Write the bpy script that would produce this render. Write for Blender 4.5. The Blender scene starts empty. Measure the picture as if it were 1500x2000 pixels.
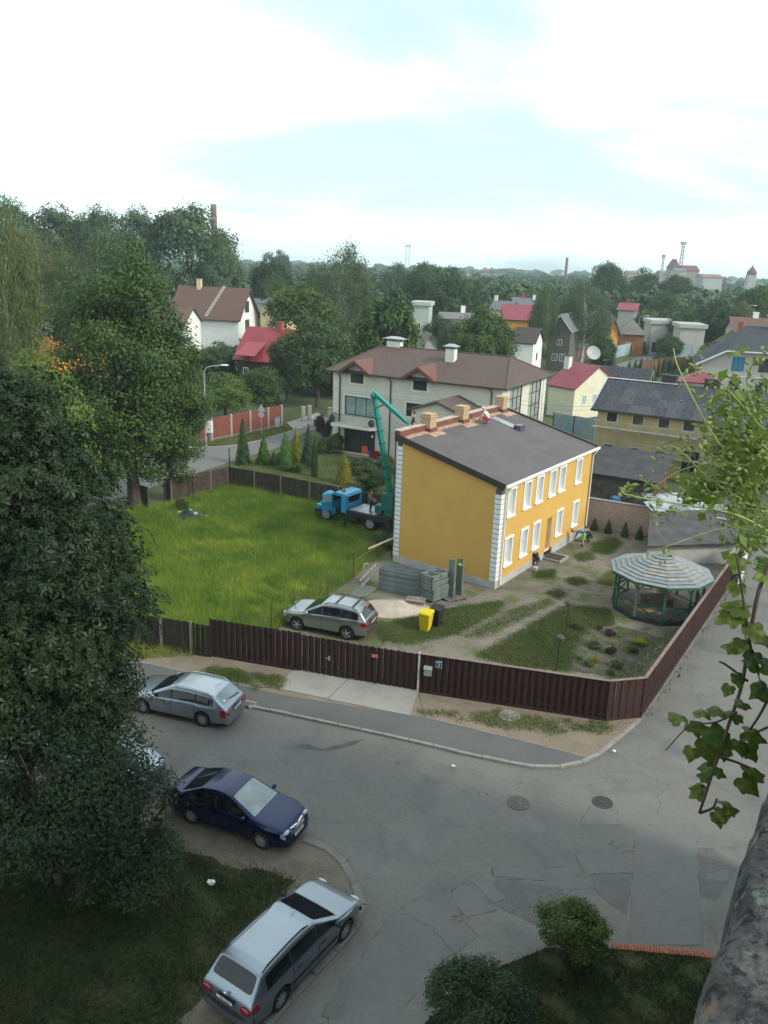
import bpy, bmesh, math, random
import numpy as np
from mathutils import Vector, Matrix

rnd = random.Random(7)
scene = bpy.context.scene
COL = scene.collection
R = math.radians

# ------------------------------------------------------------------ camera
CAM_H, FPX = 18.0, 1600.0
PITCH, ROLL = math.atan(488 / 1600), R(2.0)
cam_data = bpy.data.cameras.new("camera")
cam = bpy.data.objects.new("camera", cam_data)
COL.objects.link(cam)
cam.matrix_world = Matrix.Translation((0, 0, CAM_H)) @ Matrix.Rotation(math.pi / 2 - PITCH, 4, 'X') @ Matrix.Rotation(ROLL, 4, 'Z')
cam_data.sensor_fit = 'VERTICAL'
cam_data.sensor_height = 36.0
cam_data.lens = 36.0 * FPX / 2000.0
cam_data.clip_start, cam_data.clip_end = 0.05, 9000.0
scene.camera = cam

# ------------------------------------------------------------------ sky, sun, exposure
SUN_EL, SUN_AZ = 35.0, 118.0          # azimuth clockwise from +Y (the view direction): right and behind the camera
world = bpy.data.worlds.new("World")
scene.world = world
world.use_nodes = True
nt = world.node_tree
nt.nodes.clear()
N = nt.nodes.new
w_out, w_bg = N('ShaderNodeOutputWorld'), N('ShaderNodeBackground')
w_sky = N('ShaderNodeTexSky')
w_sky.sky_type = 'NISHITA'
w_sky.sun_disc = False
w_sky.sun_elevation = R(SUN_EL)
w_sky.sun_rotation = R(SUN_AZ)
w_sky.air_density, w_sky.dust_density, w_sky.ozone_density = 1.0, 1.2, 1.0
tc = N('ShaderNodeTexCoord')
sep = N('ShaderNodeSeparateXYZ')
nt.links.new(tc.outputs['Generated'], sep.inputs[0])
zadd = N('ShaderNodeMath'); zadd.operation = 'ADD'; zadd.inputs[1].default_value = 0.16
zmax = N('ShaderNodeMath'); zmax.operation = 'MAXIMUM'; zmax.inputs[1].default_value = 0.0
nt.links.new(sep.outputs['Z'], zmax.inputs[0]); nt.links.new(zmax.outputs[0], zadd.inputs[0])
comb = N('ShaderNodeCombineXYZ')
for ax in 'XY':
    dv = N('ShaderNodeMath'); dv.operation = 'DIVIDE'
    nt.links.new(sep.outputs[ax], dv.inputs[0]); nt.links.new(zadd.outputs[0], dv.inputs[1])
    nt.links.new(dv.outputs[0], comb.inputs[ax])
cn = N('ShaderNodeTexNoise')
cn.inputs['Scale'].default_value = 0.72; cn.inputs['Detail'].default_value = 7; cn.inputs['Roughness'].default_value = 0.52
cn.inputs['Distortion'].default_value = 0.35
cmap = N('ShaderNodeMapping'); cmap.inputs['Location'].default_value = (3.3, 1.15, 0); cmap.inputs['Scale'].default_value = (0.75, 1.0, 1.0)
nt.links.new(comb.outputs[0], cmap.inputs['Vector']); nt.links.new(cmap.outputs[0], cn.inputs['Vector'])
cr = N('ShaderNodeMapRange'); cr.interpolation_type = 'SMOOTHSTEP'
cr.inputs['From Min'].default_value = 0.36; cr.inputs['From Max'].default_value = 0.64
nt.links.new(cn.outputs['Fac'], cr.inputs['Value'])
veil = N('ShaderNodeMapRange')           # thin veil everywhere, thickest low down
veil.inputs['From Min'].default_value = 0.0; veil.inputs['From Max'].default_value = 1.0
veil.inputs['To Min'].default_value = 0.38; veil.inputs['To Max'].default_value = 1.0
nt.links.new(cr.outputs[0], veil.inputs['Value'])
mix = N('ShaderNodeMix'); mix.data_type = 'RGBA'
nt.links.new(veil.outputs[0], mix.inputs['Factor'])
stint = N('ShaderNodeMix'); stint.data_type = 'RGBA'; stint.blend_type = 'MULTIPLY'; stint.inputs['Factor'].default_value = 1.0
stint.inputs[7].default_value = (0.66, 1.0, 1.07, 1)
nt.links.new(w_sky.outputs[0], stint.inputs[6]); nt.links.new(stint.outputs[2], mix.inputs[6])
mix.inputs[7].default_value = (11.6, 12.7, 12.7, 1)
tint = N('ShaderNodeMix'); tint.data_type = 'RGBA'; tint.blend_type = 'MULTIPLY'; tint.inputs['Factor'].default_value = 1.0
tint.inputs[7].default_value = (0.97, 1.0, 0.99, 1)
nt.links.new(mix.outputs[2], tint.inputs[6])
nt.links.new(tint.outputs[2], w_bg.inputs['Color'])
w_bg.inputs['Strength'].default_value = 0.10
nt.links.new(w_bg.outputs[0], w_out.inputs['Surface'])

sun_data = bpy.data.lights.new("sun", 'SUN')
sun_data.energy, sun_data.angle, sun_data.color = 2.1, R(12), (1.0, 0.92, 0.80)
sun = bpy.data.objects.new("sun", sun_data)
COL.objects.link(sun)
sd = Vector((math.sin(R(SUN_AZ)) * math.cos(R(SUN_EL)), math.cos(R(SUN_AZ)) * math.cos(R(SUN_EL)), math.sin(R(SUN_EL))))
sun.rotation_euler = (-sd).to_track_quat('-Z', 'Y').to_euler()
sun.location = (60, -40, 80)

vs = scene.view_settings
vs.view_transform, vs.look, vs.gamma, vs.exposure, vs.use_curve_mapping = 'Standard', 'None', 1.0, 0.56, False
scene.render.engine = 'CYCLES'
cy = scene.cycles
cy.max_bounces, cy.diffuse_bounces, cy.glossy_bounces, cy.transmission_bounces, cy.transparent_max_bounces, cy.volume_bounces = 6, 3, 3, 4, 6, 0
cy.use_denoising = True
cy.denoiser = 'OPENIMAGEDENOISE'
cy.use_adaptive_sampling = True
cy.adaptive_threshold = 0.02
cy.sample_clamp_indirect = 6.0
cy.caustics_reflective = cy.caustics_refractive = False

# ------------------------------------------------------------------ where a sight line of the photograph meets the ground
def ray(px, py):
    x, y = px - 750.0, 1000.0 - py
    c, s = math.cos(ROLL), math.sin(ROLL)
    x2, y2 = x * c - y * s, x * s + y * c
    return Vector((x2, FPX * math.cos(PITCH) + y2 * math.sin(PITCH), -FPX * math.sin(PITCH) + y2 * math.cos(PITCH)))
def G(px, py, z=0.0):
    d = ray(px, py); t = (CAM_H - z) / -d.z
    return Vector((d.x * t, d.y * t, z))
def AT(px, py, Y):
    d = ray(px, py); t = Y / d.y
    return Vector((d.x * t, Y, CAM_H + d.z * t))
def G2(px, py):
    p = G(px, py); return (p.x, p.y)

# ------------------------------------------------------------------ materials
MATS = {}
def M(name, col, rough=0.8, var=0.12, scale=4.0, bump=0.0, bscale=None, metal=0.0, col2=None, detail=4.0, spec=0.35, coat=0.0, coords='OBJ', bdist=0.02):
    if name in MATS: return MATS[name]
    m = bpy.data.materials.new(name); m.use_nodes = True
    t = m.node_tree; b = t.nodes['Principled BSDF']
    b.inputs['Roughness'].default_value = rough; b.inputs['Metallic'].default_value = metal
    b.inputs['Specular IOR Level'].default_value = spec
    b.inputs['Coat Weight'].default_value = coat; b.inputs['Coat Roughness'].default_value = 0.06
    if coords == 'POS':
        v = t.nodes.new('ShaderNodeNewGeometry').outputs['Position']
    else:
        v = t.nodes.new('ShaderNodeTexCoord').outputs['Object']
    n = t.nodes.new('ShaderNodeTexNoise'); n.inputs['Scale'].default_value = scale; n.inputs['Detail'].default_value = detail
    t.links.new(v, n.inputs['Vector'])
    r = t.nodes.new('ShaderNodeMapRange'); r.inputs['From Min'].default_value = 0.3; r.inputs['From Max'].default_value = 0.7
    t.links.new(n.outputs['Fac'], r.inputs['Value'])
    x = t.nodes.new('ShaderNodeMix'); x.data_type = 'RGBA'
    c2 = col2 or tuple(min(1, c * (1 + var)) for c in col)
    c1 = col if col2 else tuple(c * (1 - var) for c in col)
    x.inputs[6].default_value = (*c1, 1); x.inputs[7].default_value = (*c2, 1)
    t.links.new(r.outputs[0], x.inputs['Factor'])
    t.links.new(x.outputs[2], b.inputs['Base Color'])
    if bump:
        nb = t.nodes.new('ShaderNodeTexNoise'); nb.inputs['Scale'].default_value = bscale or scale * 4; nb.inputs['Detail'].default_value = 5
        t.links.new(v, nb.inputs['Vector'])
        bp = t.nodes.new('ShaderNodeBump'); bp.inputs['Strength'].default_value = bump; bp.inputs['Distance'].default_value = bdist
        t.links.new(nb.outputs['Fac'], bp.inputs['Height']); t.links.new(bp.outputs[0], b.inputs['Normal'])
    MATS[name] = m
    return m

def node_mix(t, fac, a, b, blend='MIX'):
    x = t.nodes.new('ShaderNodeMix'); x.data_type = 'RGBA'; x.blend_type = blend
    if isinstance(fac, (int, float)): x.inputs['Factor'].default_value = fac
    else: t.links.new(fac, x.inputs['Factor'])
    for i, v in ((6, a), (7, b)):
        if isinstance(v, tuple): x.inputs[i].default_value = (*v, 1)
        else: t.links.new(v, x.inputs[i])
    return x.outputs[2]
def node_noise(t, v, scale, detail=4, rough=0.55, lo=0.35, hi=0.65, dist=0.0):
    n = t.nodes.new('ShaderNodeTexNoise'); n.inputs['Scale'].default_value = scale; n.inputs['Detail'].default_value = detail
    n.inputs['Roughness'].default_value = rough; n.inputs['Distortion'].default_value = dist
    t.links.new(v, n.inputs['Vector'])
    r = t.nodes.new('ShaderNodeMapRange'); r.inputs['From Min'].default_value = lo; r.inputs['From Max'].default_value = hi
    t.links.new(n.outputs['Fac'], r.inputs['Value'])
    return r.outputs[0]

def layered(name, base, layers, rough=0.9, bump=0.3, bscale=40, bdist=0.02, spec=0.25, cracks=0.0):
    """ground-like material in world metres: base colour with noise layers [(colour, scale, lo, hi, strength)]"""
    if name in MATS: return MATS[name]
    m = bpy.data.materials.new(name); m.use_nodes = True
    t = m.node_tree; b = t.nodes['Principled BSDF']
    b.inputs['Roughness'].default_value = rough; b.inputs['Specular IOR Level'].default_value = spec
    v = t.nodes.new('ShaderNodeNewGeometry').outputs['Position']
    c = base
    for i, (lc, sc, lo, hi, st) in enumerate(layers):
        mp = t.nodes.new('ShaderNodeMapping'); mp.inputs['Location'].default_value = (i * 17.3, i * 5.1, 0)
        t.links.new(v, mp.inputs['Vector'])
        f = node_noise(t, mp.outputs[0], sc, 5, 0.6, lo, hi, 0.3)
        mm = t.nodes.new('ShaderNodeMath'); mm.operation = 'MULTIPLY'; mm.inputs[1].default_value = st; mm.use_clamp = True
        t.links.new(f, mm.inputs[0])
        c = node_mix(t, mm.outputs[0], c, lc)
    if cracks:
        mp = t.nodes.new('ShaderNodeTexNoise'); mp.inputs['Scale'].default_value = 0.8; mp.inputs['Detail'].default_value = 3
        t.links.new(v, mp.inputs['Vector'])
        ad = t.nodes.new('ShaderNodeVectorMath'); ad.operation = 'MULTIPLY_ADD'; ad.inputs[1].default_value = (1.6, 1.6, 0)
        t.links.new(mp.outputs['Color'], ad.inputs[0]); t.links.new(v, ad.inputs[2])
        vo = t.nodes.new('ShaderNodeTexVoronoi'); vo.feature = 'DISTANCE_TO_EDGE'; vo.inputs['Scale'].default_value = 0.33
        t.links.new(ad.outputs[0], vo.inputs['Vector'])
        lt = t.nodes.new('ShaderNodeMapRange'); lt.inputs['From Min'].default_value = 0.003; lt.inputs['From Max'].default_value = 0.011
        lt.inputs['To Min'].default_value = cracks; lt.inputs['To Max'].default_value = 0.0
        t.links.new(vo.outputs['Distance'], lt.inputs['Value'])
        gate = node_noise(t, v, 0.16, 3, 0.5, 0.48, 0.60)
        gm = t.nodes.new('ShaderNodeMath'); gm.operation = 'MULTIPLY'
        t.links.new(lt.outputs[0], gm.inputs[0]); t.links.new(gate, gm.inputs[1])
        c = node_mix(t, gm.outputs[0], c, (0.025, 0.025, 0.025))
    if isinstance(c, tuple): b.inputs['Base Color'].default_value = (*c, 1)
    else: t.links.new(c, b.inputs['Base Color'])
    nb = t.nodes.new('ShaderNodeTexNoise'); nb.inputs['Scale'].default_value = bscale; nb.inputs['Detail'].default_value = 4
    t.links.new(v, nb.inputs['Vector'])
    bp = t.nodes.new('ShaderNodeBump'); bp.inputs['Strength'].default_value = bump; bp.inputs['Distance'].default_value = bdist
    t.links.new(nb.outputs['Fac'], bp.inputs['Height']); t.links.new(bp.outputs[0], b.inputs['Normal'])
    MATS[name] = m
    return m

def leafmat(name, col, col2=None, trans=0.3, rough=0.55, bigscale=0.35, hue=None):
    """foliage: colour varies leaf by leaf and clump by clump"""
    if name in MATS: return MATS[name]
    m = bpy.data.materials.new(name); m.use_nodes = True
    t = m.node_tree; b = t.nodes['Principled BSDF']
    b.inputs['Roughness'].default_value = rough; b.inputs['Specular IOR Level'].default_value = 0.3
    geo = t.nodes.new('ShaderNodeNewGeometry')
    col2 = col2 or tuple(c * 1.9 for c in col)
    a = node_mix(t, geo.outputs['Random Per Island'], tuple(c * 0.65 for c in col), tuple(c * 1.35 for c in col))
    tcn = t.nodes.new('ShaderNodeTexCoord')
    oi = t.nodes.new('ShaderNodeObjectInfo')
    va = t.nodes.new('ShaderNodeVectorMath'); va.operation = 'ADD'
    t.links.new(tcn.outputs['Object'], va.inputs[0]); t.links.new(oi.outputs['Location'], va.inputs[1])
    f = node_noise(t, va.outputs[0], bigscale, 3, 0.5, 0.4, 0.68)
    c = node_mix(t, f, a, col2)
    pr = t.nodes.new('ShaderNodeMapRange'); pr.inputs['To Min'].default_value = 0.8; pr.inputs['To Max'].default_value = 1.2
    t.links.new(oi.outputs['Random'], pr.inputs['Value'])
    hs = t.nodes.new('ShaderNodeHueSaturation'); t.links.new(pr.outputs[0], hs.inputs['Value']); t.links.new(c, hs.inputs['Color'])
    c = hs.outputs[0]
    t.links.new(c, b.inputs['Base Color'])
    tr = t.nodes.new('ShaderNodeBsdfTranslucent'); t.links.new(c, tr.inputs['Color'])
    ms = t.nodes.new('ShaderNodeMixShader'); ms.inputs[0].default_value = trans
    t.links.new(b.outputs[0], ms.inputs[1]); t.links.new(tr.outputs[0], ms.inputs[2])
    t.links.new(ms.outputs[0], t.nodes['Material Output'].inputs['Surface'])
    MATS[name] = m
    return m

def glass(name, col=(0.02, 0.025, 0.03), rough=0.06, spec=0.8):
    return M(name, col, rough, 0.2, 0.8, spec=spec)

# ------------------------------------------------------------------ objects
def tag(o, label=None, cat=None, group=None, kind=None):
    if label: o['label'] = label
    if cat: o['category'] = cat
    if group: o['group'] = group
    if kind: o['kind'] = kind
    return o
def thing(name, label, cat, loc=(0, 0, 0), rz=0.0, group=None):
    o = bpy.data.objects.new(name, None); COL.objects.link(o)
    o.empty_display_size = 0.3
    o.location = loc; o.rotation_euler = (0, 0, rz)
    return tag(o, label, cat, group)
def inst(name, mesh, parent=None, loc=(0, 0, 0), rot=(0, 0, 0), scale=(1, 1, 1)):
    o = bpy.data.objects.new(name, mesh); COL.objects.link(o)
    if parent: o.parent = parent
    o.location = loc; o.rotation_euler = rot; o.scale = scale
    return o
def copy_tree(o, parent=None):
    c = o.copy(); COL.objects.link(c); c.parent = parent
    for ch in list(o.children): copy_tree(ch, c)
    return c

class MB:
    def __init__(s): s.v, s.f, s.mi, s.cur = [], [], [], 0
    def add(s, vs, fs):
        n = len(s.v); s.v.extend([tuple(p) for p in vs])
        for f in fs: s.f.append([i + n for i in f]); s.mi.append(s.cur)
        return s
    def pbox(s, o, a, b, c):
        o, a, b, c = map(Vector, (o, a, b, c))
        p = [o, o + a, o + a + b, o + b, o + c, o + a + c, o + a + b + c, o + b + c]
        fs = [(0, 3, 2, 1), (4, 5, 6, 7), (0, 1, 5, 4), (1, 2, 6, 5), (2, 3, 7, 6), (3, 0, 4, 7)]
        if a.cross(b).dot(c) < 0: fs = [f[::-1] for f in fs]
        return s.add(p, fs)
    def box(s, x0, x1, y0, y1, z0, z1):
        return s.pbox((x0, y0, z0), (x1 - x0, 0, 0), (0, y1 - y0, 0), (0, 0, z1 - z0))
    def cbox(s, c, sx, sy, sz, rz=0.0):
        a = Vector((math.cos(rz), math.sin(rz), 0)); b = Vector((-a.y, a.x, 0))
        return s.pbox(Vector(c) - a * sx / 2 - b * sy / 2 - Vector((0, 0, sz / 2)), a * sx, b * sy, (0, 0, sz))
    def bar(s, p, q, w, h=None):
        """square bar from p to q"""
        p, q = Vector(p), Vector(q); d = (q - p)
        up = Vector((0, 0, 1)) if abs(d.normalized().z) < 0.95 else Vector((1, 0, 0))
        x = d.cross(up).normalized(); y = x.cross(d).normalized(); h = h or w
        return s.pbox(p - x * w / 2 - y * h / 2, x * w, y * h, d)
    def tube(s, pts, rad, n=8, cap=True):
        pts = [Vector(p) for p in pts]
        rad = rad if isinstance(rad, (list, tuple)) else [rad] * len(pts)
        ring, prev = [], None
        for i, p in enumerate(pts):
            d = (pts[min(i + 1, len(pts) - 1)] - pts[max(i - 1, 0)]).normalized()
            if prev is None: x = d.orthogonal().normalized()
            else: x = (prev - d * prev.dot(d)).normalized()
            prev = x; y = d.cross(x)
            ring.append([p + (x * math.cos(2 * math.pi * k / n) + y * math.sin(2 * math.pi * k / n)) * rad[i] for k in range(n)])
        vs = [v for r_ in ring for v in r_]
        fs = [(i * n + k, i * n + (k + 1) % n, (i + 1) * n + (k + 1) % n, (i + 1) * n + k) for i in range(len(pts) - 1) for k in range(n)]
        if cap: fs += [tuple(range(n))[::-1], tuple((len(pts) - 1) * n + k for k in range(n))]
        return s.add(vs, fs)
    def lathe(s, prof, n=16, o=(0, 0, 0), axis='Z', cap=True):
        vs = []
        for r_, z in prof:
            for k in range(n):
                a = 2 * math.pi * k / n
                p = (r_ * math.cos(a), r_ * math.sin(a), z)
                if axis == 'Y': p = (p[0], p[2], -p[1])
                if axis == 'X': p = (p[2], p[0], p[1])
                vs.append((p[0] + o[0], p[1] + o[1], p[2] + o[2]))
        fs = [(i * n + k, i * n + (k + 1) % n, (i + 1) * n + (k + 1) % n, (i + 1) * n + k) for i in range(len(prof) - 1) for k in range(n)]
        if cap: fs += [tuple(range(n))[::-1], tuple((len(prof) - 1) * n + k for k in range(n))]
        return s.add(vs, fs)
    def prism(s, poly, z0, z1):
        """poly: 2-D outline (counter-clockwise) or 3-D points, extruded upwards"""
        n = len(poly)
        if sum(poly[i][0] * poly[(i + 1) % n][1] - poly[(i + 1) % n][0] * poly[i][1] for i in range(n)) < 0: poly = poly[::-1]
        vs = [(p[0], p[1], z0) for p in poly] + [(p[0], p[1], z1) for p in poly]
        fs = [tuple(range(n))[::-1], tuple(range(n, 2 * n))] + [(i, (i + 1) % n, n + (i + 1) % n, n + i) for i in range(n)]
        return s.add(vs, fs)
    def slab(s, pts, th):
        """planar 3-D polygon (counter-clockwise from above) thickened downwards along -normal"""
        pts = [Vector(p) for p in pts]; n = len(pts)
        nor = (pts[1] - pts[0]).cross(pts[2] - pts[0]).normalized()
        if nor.z < 0: pts = pts[::-1]; nor = -nor
        vs = pts + [p - nor * th for p in pts]
        fs = [tuple(range(n)), tuple(range(n, 2 * n))[::-1]] + [((i + 1) % n, i, n + i, n + (i + 1) % n) for i in range(n)]
        return s.add(vs, fs)
    def ball(s, c, rx, ry=None, rz=None, n=10, m=6):
        ry = ry or rx; rz = rz or rx
        vs = [(c[0] + rx * math.sin(math.pi * j / m) * math.cos(2 * math.pi * k / n), c[1] + ry * math.sin(math.pi * j / m) * math.sin(2 * math.pi * k / n), c[2] - rz * math.cos(math.pi * j / m)) for j in range(m + 1) for k in range(n)]
        return s.add(vs, [(j * n + k, j * n + (k + 1) % n, (j + 1) * n + (k + 1) % n, (j + 1) * n + k) for j in range(m) for k in range(n)])
    def mesh(s, name, mats, smooth=False):
        mats = mats or []
        me = bpy.data.meshes.new(name); me.from_pydata(s.v, [], s.f); me.update()
        for m in (mats if isinstance(mats, (list, tuple)) else [mats]): me.materials.append(m)
        if any(s.mi): me.polygons.foreach_set('material_index', s.mi)
        if smooth: me.polygons.foreach_set('use_smooth', [True] * len(me.polygons))
        return me
    def build(s, name, mats, parent=None, smooth=False, loc=(0, 0, 0), rot=(0, 0, 0)):
        return inst(name, s.mesh(name, mats, smooth), parent, loc, rot)

def np_mesh(name, verts, faces_n, mat, per=4, smooth=False):
    """verts (n,3) numpy, consecutive groups of `per` vertices form a face"""
    me = bpy.data.meshes.new(name)
    nv = len(verts); nf = nv // per
    me.vertices.add(nv); me.vertices.foreach_set('co', np.asarray(verts, np.float32).ravel())
    me.loops.add(nv); me.loops.foreach_set('vertex_index', np.arange(nv, dtype=np.int32))
    me.polygons.add(nf)
    me.polygons.foreach_set('loop_start', np.arange(0, nv, per, dtype=np.int32))
    me.update(calc_edges=True)
    me.materials.append(mat)
    return me

def wob(poly, amp=0.12, step=0.7, seed=1, closed=True):
    """outline with an uneven, worn edge"""
    r_ = random.Random(seed); out = []
    n = len(poly)
    for i in range(n if closed else n - 1):
        a, b = Vector(poly[i][:2]), Vector(poly[(i + 1) % n][:2])
        k = max(1, int((b - a).length / step))
        for j in range(k):
            p = a.lerp(b, j / k)
            out.append((p.x + r_.uniform(-amp, amp), p.y + r_.uniform(-amp, amp)))
    if not closed: out.append(tuple(poly[-1][:2]))
    return out
def smooth_line(pts, n=6):
    """Catmull-Rom through points"""
    P = [Vector(p) for p in pts]; P = [P[0] * 2 - P[1]] + P + [P[-1] * 2 - P[-2]]
    out = []
    for i in range(1, len(P) - 2):
        for j in range(n):
            t = j / n; a, b, c, d = P[i - 1], P[i], P[i + 1], P[i + 2]
            out.append(0.5 * ((2 * b) + (c - a) * t + (2 * a - 5 * b + 4 * c - d) * t * t + (3 * b - a - 3 * c + d) * t ** 3))
    return out + [P[-2]]
def sheet(name, poly, z, mat, label=None, kind='structure', parent=None):
    bm = bmesh.new()
    f = bm.faces.new([bm.verts.new((p[0], p[1], z)) for p in poly])
    f.normal_update()
    if f.normal.z < 0: f.normal_flip()
    bmesh.ops.triangulate(bm, faces=[f])
    me = bpy.data.meshes.new(name); bm.to_mesh(me); bm.free(); me.materials.append(mat)
    o = inst(name, me, parent)
    if kind and not parent: o['kind'] = kind
    if label: o['label'] = label
    return o
def in_poly(P, poly):
    x, y = P[:, 0], P[:, 1]; ins = np.zeros(len(P), bool); n = len(poly)
    for i in range(n):
        x0, y0 = poly[i][:2]; x1, y1 = poly[(i + 1) % n][:2]
        c = ((y0 > y) != (y1 > y)) & (x < (x1 - x0) * (y - y0) / ((y1 - y0) or 1e-9) + x0)
        ins ^= c
    return ins
def grass(name, label, poly, n, h, mat, w=0.012, z=0.0, seed=1, lean=0.35, clump=0.0, holes=(), fade=0.0):
    g = np.random.default_rng(seed)
    poly = [tuple(p[:2]) for p in poly]
    A = np.array(poly); lo, hi = A.min(0), A.max(0)
    P = g.uniform(lo, hi, (int(n * 2.2), 2))
    P = P[in_poly(P, poly)]
    for ho in holes: P = P[~in_poly(P, ho)]
    if clump:
        q = np.sin(P[:, 0] * 1.7 + 3 * np.sin(P[:, 1] * 0.9)) * np.sin(P[:, 1] * 2.1 + 2 * np.sin(P[:, 0] * 1.1)) + 0.5 * np.sin(P[:, 0] * 5.3 + P[:, 1] * 4.1)
        P = P[q + g.normal(0, 0.5, len(P)) > clump]
    P = P[:n]; k = len(P)
    if fade: P = P + g.normal(0, fade, P.shape)
    a = g.uniform(0, 2 * np.pi, k); hh = h * g.uniform(0.45, 1.25, k)
    ww = w * g.uniform(0.7, 1.5, k)
    ln = g.normal(0, lean, (k, 2)) * hh[:, None]
    b0 = np.c_[P[:, 0] - np.cos(a) * ww, P[:, 1] - np.sin(a) * ww, np.full(k, z)]
    b1 = np.c_[P[:, 0] + np.cos(a) * ww, P[:, 1] + np.sin(a) * ww, np.full(k, z)]
    tp = np.c_[P + ln, z + hh]
    V = np.stack([b0, b1, tp], 1).reshape(-1, 3)
    o = inst(name, np_mesh(name, V, None, mat, 3))
    return tag(o, label, 'grass', kind='stuff')

# ================================================================== GROUND
asphalt = layered('asphalt', (0.150, 0.141, 0.130), [((0.178, 0.169, 0.156), 0.22, 0.42, 0.62, 0.9), ((0.105, 0.104, 0.105), 0.5, 0.5, 0.7, 0.7), ((0.19, 0.182, 0.168), 2.2, 0.55, 0.75, 0.35), ((0.08, 0.08, 0.08), 9.0, 0.52, 0.72, 0.5), ((0.21, 0.205, 0.19), 16.0, 0.55, 0.75, 0.5)], 0.92, 0.35, 55, 0.012, cracks=0.28)
asphalt_old = layered('asphalt_old', (0.138, 0.131, 0.123), [((0.162, 0.155, 0.145), 0.6, 0.4, 0.65, 0.8), ((0.08, 0.08, 0.08), 9.0, 0.55, 0.75, 0.5)], 0.94, 0.5, 45, 0.015, cracks=0.55)
asphalt_light = layered('asphalt_patch', (0.150, 0.147, 0.143), [((0.135, 0.132, 0.128), 1.2, 0.4, 0.65, 0.8), ((0.2, 0.195, 0.185), 12.0, 0.5, 0.75, 0.5)], 0.92, 0.35, 50, 0.012)
asphalt_dark = layered('asphalt_worn', (0.124, 0.119, 0.112), [((0.146, 0.139, 0.130), 1.5, 0.4, 0.62, 0.8), ((0.05, 0.05, 0.05), 8.0, 0.55, 0.75, 0.6)], 0.95, 0.7, 35, 0.02)
sidewalk_m = layered('sidewalk_asphalt', (0.105, 0.103, 0.10), [((0.125, 0.122, 0.12), 0.4, 0.4, 0.65, 0.9), ((0.16, 0.15, 0.135), 1.6, 0.58, 0.75, 0.5)], 0.92, 0.3, 60, 0.01)
dirt = layered('dirt', (0.20, 0.160, 0.120), [((0.25, 0.20, 0.15), 0.7, 0.4, 0.65, 0.8), ((0.10, 0.095, 0.05), 1.3, 0.55, 0.7, 0.6), ((0.30, 0.26, 0.22), 7.0, 0.58, 0.78, 0.5)], 0.97, 0.8, 18, 0.03)
dirt_dark = layered('dirt_trodden', (0.15, 0.125, 0.10), [((0.19, 0.16, 0.13), 0.8, 0.4, 0.65, 0.8), ((0.09, 0.085, 0.05), 1.1, 0.5, 0.68, 0.7), ((0.24, 0.21, 0.18), 9.0, 0.6, 0.78, 0.5)], 0.97, 0.8, 20, 0.03)
yard_m = layered('yard_earth', (0.20, 0.175, 0.145), [((0.14, 0.118, 0.092), 0.5, 0.42, 0.62, 0.9), ((0.085, 0.11, 0.035), 0.75, 0.49, 0.60, 0.85), ((0.28, 0.25, 0.22), 5.0, 0.58, 0.75, 0.5)], 0.97, 0.9, 14, 0.04)
soil = layered('bed_soil', (0.10, 0.085, 0.072), [((0.15, 0.13, 0.11), 1.5, 0.45, 0.65, 0.8), ((0.065, 0.085, 0.03), 1.6, 0.46, 0.62, 0.85)], 0.98, 1.0, 16, 0.05)
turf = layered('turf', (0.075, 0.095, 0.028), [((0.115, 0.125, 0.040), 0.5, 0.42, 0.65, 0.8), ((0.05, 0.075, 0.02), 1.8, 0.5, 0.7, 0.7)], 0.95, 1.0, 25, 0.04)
turf_shade = layered('turf_rough_shade_tint', (0.042, 0.052, 0.018), [((0.065, 0.066, 0.028), 0.8, 0.45, 0.65, 0.8), ((0.12, 0.10, 0.07), 1.1, 0.6, 0.72, 0.6)], 0.95, 1.0, 22, 0.04)  # rough turf, its colour darkened to carry the foreground shade
meadow_m = layered('meadow_floor', (0.11, 0.17, 0.022), [((0.21, 0.23, 0.03), 0.16, 0.42, 0.62, 0.9), ((0.05, 0.10, 0.018), 0.4, 0.5, 0.68, 0.8)], 0.95, 1.0, 12, 0.08)
terrain_m = layered('terrain', (0.075, 0.095, 0.04), [((0.05, 0.075, 0.025), 0.02, 0.42, 0.6, 0.9), ((0.13, 0.12, 0.07), 0.06, 0.52, 0.66, 0.7), ((0.10, 0.12, 0.04), 0.3, 0.5, 0.7, 0.6)], 0.96, 0.8, 6, 0.1)
concrete = layered('concrete', (0.30, 0.285, 0.26), [((0.24, 0.23, 0.21), 0.9, 0.42, 0.65, 0.8), ((0.36, 0.345, 0.32), 6.0, 0.55, 0.75, 0.5)], 0.9, 0.4, 30, 0.012)
kerb_m = layered('kerb_concrete', (0.27, 0.255, 0.235), [((0.20, 0.19, 0.175), 1.3, 0.42, 0.65, 0.9), ((0.34, 0.32, 0.30), 8.0, 0.55, 0.75, 0.6), ((0.12, 0.115, 0.10), 3.0, 0.62, 0.75, 0.6)], 0.92, 0.6, 25, 0.015)
kerb_old = layered('kerb_weathered', (0.20, 0.19, 0.175), [((0.15, 0.142, 0.13), 1.1, 0.42, 0.65, 0.9), ((0.26, 0.245, 0.23), 7.0, 0.55, 0.75, 0.6)], 0.93, 0.7, 22, 0.02)

sheet('ground', [(-2600, -60), (2600, -60), (2600, 3000), (-2600, 3000)], -0.03, terrain_m)

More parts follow.
